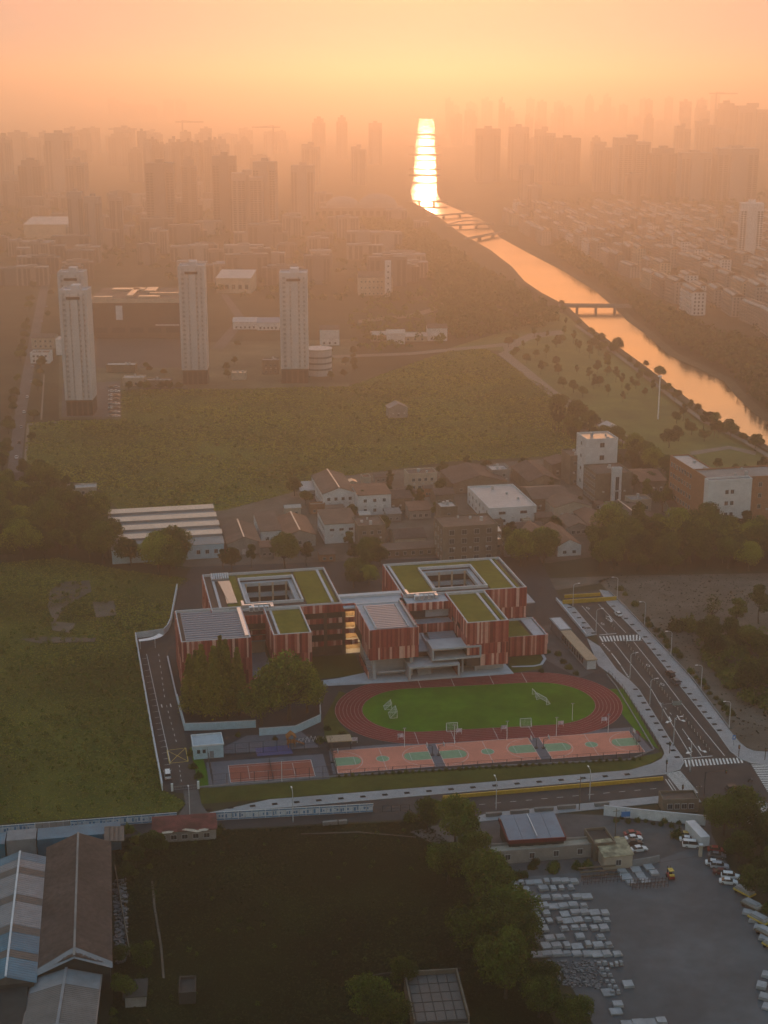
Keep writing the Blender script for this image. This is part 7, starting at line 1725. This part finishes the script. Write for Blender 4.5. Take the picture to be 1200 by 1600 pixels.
PP = [pallet_proto(4, 2.5, 1.9, .02), pallet_proto(3, 2.6, 2.0, .09), pallet_proto(5, 1.7, 1.8, .02), pallet_proto(2, 2.7, 2.2, .01), pallet_proto(4, 2.2, 1.5, .12)]; pused = [0] * 5
npal = 0
def pallet(px, py, k=None, rz=None, label='', group='', s=1.0):
    global npal
    k = random.randrange(5) if k is None else k; o = PP[k] if not pused[k] else copy_tree(PP[k]); pused[k] = 1; npal += 1
    o.location = (*G(px, py), .065); o.rotation_euler = (0, 0, (R(9) if rz is None else rz) + random.uniform(-.06, .06)); o.scale = (s * random.uniform(.72, .98), s * random.uniform(.95, 1.2), random.uniform(.45, .8)); tag(o, label, 'stone pallet', group)
SG = 'stone slab pallets in the yard'
rows = [  # (y, x start, x end, count, slant) read off the photo rows
    (1381, 800, 896, 8, -2, 'in the back double row'), (1391, 806, 906, 8, -3, 'in the back double row'), (1406, 836, 918, 6, -3, 'in the third row of the main block'), (1419, 834, 912, 6, -2, 'in the main block, upper part'), (1430, 838, 944, 8, -3, 'in the main block, upper part'), (1441, 842, 948, 8, -2, 'in the main block, middle part'),
    (1453, 850, 960, 8, -2, 'in the main block, middle part'), (1467, 858, 938, 6, -1, 'in the main block, lower part'), (1480, 852, 950, 7, -1, 'in the main block, lower part'), (1493, 838, 964, 9, -1, 'in the front row of the main block')]
for (y, xa, xb, n, sl, w_) in rows:
    for i in range(n):
        t = i / (n - 1)
        if random.random() < .06: continue
        pallet(xa + (xb - xa) * t + random.uniform(-1.2, 1.2), y + sl * t + random.uniform(-.9, .9), None, None, 'pallet of stone slabs ' + w_, SG)
for (px, py) in ((972, 1363), (994, 1360), (1014, 1357), (978, 1372), (1001, 1369), (1022, 1366), (985, 1381), (1008, 1378)): pallet(px, py, random.choice((0, 1, 3)), None, 'pallet of grey slabs beside the steel rack near the forklift', SG, 1.05)
for i in range(12): pallet(936 + (i % 2) * 9 + (i // 2) * 4.2, 1508 + (i // 2) * 9, 4, None, 'narrow half pallet of stones in the double file at the lower end', SG, .55)
for (px, py) in ((955, 1510), (963, 1509), (970, 1508)): pallet(px, py, 2, None, 'small stone pallet of three in a row at the block corner', SG, .55)
for (px, py, lb) in ((981, 1540, 'lone stone pallet standing out on the open yard'), (949, 1552, 'long white pallet at the lower left of the yard'), (965, 1572, 'pale pallet below the long white one'), (962, 1582, 'greyish pallet partly under the bush'), (980, 1602, 'pallet at the bottom edge, leftmost'), (997, 1600, 'pallet at the bottom edge, second'), (1015, 1599, 'pallet at the bottom edge, third'), (1033, 1598, 'pallet at the bottom edge, fourth')): pallet(px, py, random.choice((0, 3)), R(96), lb, SG, 1.0)
for i, (px, py) in enumerate(((1168, 1427), (1177, 1440), (1185, 1451), (1194, 1468), (1190, 1543), (1194, 1560), (1200, 1575), (1198, 1525))): pallet(px, py, random.choice((0, 1)), R(-25), 'stone pallet at the right edge of the yard, %s from the top' % ('first', 'second', 'third', 'fourth', 'sixth', 'seventh', 'eighth', 'fifth')[i], SG, 1.05)
print('pallets', npal)
# flatbeds loaded with slabs along the right side
for i in range(5):
    px, py = 1163 + i * 11.5, 1398 + i * 21.5
    e = empty('flatbed', (*G(px, py), .07), R(-52), 'yellow edged flatbed with stone slabs, %s of the row along the bushes' % ('first', 'second', 'third', 'fourth', 'last')[i], 'flatbed', 'flatbeds along the right side of the yard')
    MB().box(-2.6, 2.6, -1.2, 1.2, .7, 1.0).build('bed', 'paint_yellow' if i % 2 == 0 else 'timber', e); MB().box(-2.3, 2.3, -1.0, 1.0, 1.003, 1.5).build('stone_slab', 'stone_slab_warm', e); MB().box(-1.9, 1.8, -.85, .85, 1.503, 1.8).build('stone_slab', 'stone_slab', e)
    for x in (-1.8, 1.8):
        for s in (-1, 1): MB().tube((x, s * .8, .35), (x, s * 1.15, .35), .35, n=9).build('wheel', 'tyre', e)
# steel racks
def rack(px, py, L, label):
    e = empty('steel_rack', (*G(px, py), .07), R(9), label, 'rack', 'steel racks in the yard'); n = int(L / .9); pm = MB().box(-.05, .05, -.05, .05, 0, 1.9).mesh('upright', 'rack_rust')
    for i in range(n + 1):
        for y in (0, 1.6): link('upright', pm, e, (i * L / n, y, 0))
    for z in (.6, 1.4):
        for y in (0, 1.6): MB().box(0, L, y - .04, y + .04, z, z + .08).build('rail', 'rack_rust', e)
mat('rack_rust', (0.095, 0.060, 0.050), rough=.8, var=.25, scale=2); rack(988, 1391, 9.0, 'rusty steel A-frame rack in front of the forklift pallets'); rack(912, 1383, 9.5, 'low dark steel rack between the pallets and the cream shack')
e = empty('timber_beams', (*G(908, 1372), .07), R(9), 'long timber beams laid beside the cream shack', 'beams')
for i in range(3): MB().box(0, 9.5, i * 1.1, i * 1.1 + .3, .1 + .5 * i, .4 + .5 * i).build('beam', 'timber', e)
# forklift
e = empty('forklift', (*G(1047, 1372), .07), R(100), 'red and yellow forklift driving in the yard', 'forklift')
MB().box(-1.3, .9, -.65, .65, .35, 1.15).build('body', 'car_red', e); MB().box(-1.5, -.8, -.6, .6, 1.152, 1.5).build('counterweight', 'paint_yellow', e)
for (x, y) in ((-.9, -.5), (-.9, .5), (.5, -.5), (.5, .5)): MB().tube((x, y, 1.15), (x, y, 2.3), .05, n=5).build('cab_post', 'dark_metal', e)
MB().box(-1.0, .6, -.6, .6, 2.3, 2.4).build('cab_roof', 'paint_yellow', e)
for y in (-.4, .4): MB().box(.95, 1.08, y - .06, y + .06, .1, 2.8).build('mast', 'dark_metal', e); MB().box(1.09, 2.2, y - .07, y + .07, .12, .18).build('fork', 'dark_metal', e)
for x in (-.9, .6):
    for s in (-1, 1): MB().tube((x, s * .55, .36), (x, s * .8, .36), .36, n=10).build('wheel', 'tyre', e)
MB().box(-.6, .1, -.3, .3, 1.16, 1.7).build('seat', 'tyre', e)
# loose stones at the lower edge of the block
st_ = MB()
for i in range(420):
    px, py = random.uniform(838, 940), random.uniform(1502, 1545)
    if px < 850 + (py - 1502) * .8: continue
    x, y = G(px, py); s = random.uniform(.12, .42); a = random.uniform(0, 3.1); st_.obox((x, y), (math.cos(a), math.sin(a)), s, s * random.uniform(.4, 1), .06, .1 + random.uniform(.05, .4))
o = st_.build('loose_stones', 'rubble'); o['kind'] = 'stuff'; o['label'] = 'loose broken stones heaped below the stone pallets'
def haze(density=4.0e-4, g=0.76, col=(1,.90,.77), top=280.0):
    m = bpy.data.materials.new('haze'); m.use_nodes = True; nt = m.node_tree; nt.nodes.clear()
    pv = nt.nodes.new('ShaderNodeVolumePrincipled'); out = nt.nodes.new('ShaderNodeOutputMaterial')
    pv.inputs['Color'].default_value = (*col, 1); pv.inputs['Density'].default_value = density; pv.inputs['Anisotropy'].default_value = g
    nt.links.new(pv.outputs[0], out.inputs['Volume'])
    o = MB().box(-21000, 21000, -1000, 27000, -4, top).build('haze', m)
    o['kind'] = 'stuff'; o['label'] = 'warm sunset haze filling the air over the city'
    return o
haze()
# ------------------------------------------------------------------ labels of look-alikes: told apart by their place
def screen_x(o):
    x, y, z = o.location; return x / max(1.0, y * CP + (CAMH - z) * SP)
by = {}
for o in scene.objects:
    if o.parent is None and 'category' in o and 'label' in o: by.setdefault(o['label'], []).append(o)
for lb, L in by.items():
    if len(L) < 2: continue
    nb = max(1, math.ceil(len(L) / 34)); L.sort(key=lambda o: o.location.y); size = math.ceil(len(L) / nb)
    for b_i in range(nb):
        part = sorted(L[b_i * size:(b_i + 1) * size], key=screen_x)
        band = '' if nb == 1 else (', nearest strip' if b_i == 0 else ', %s strip back' % ordinal(b_i + 1))
        for k, o in enumerate(part): o['label'] = '%s%s, %s from left' % (lb, band, ordinal(k + 1))
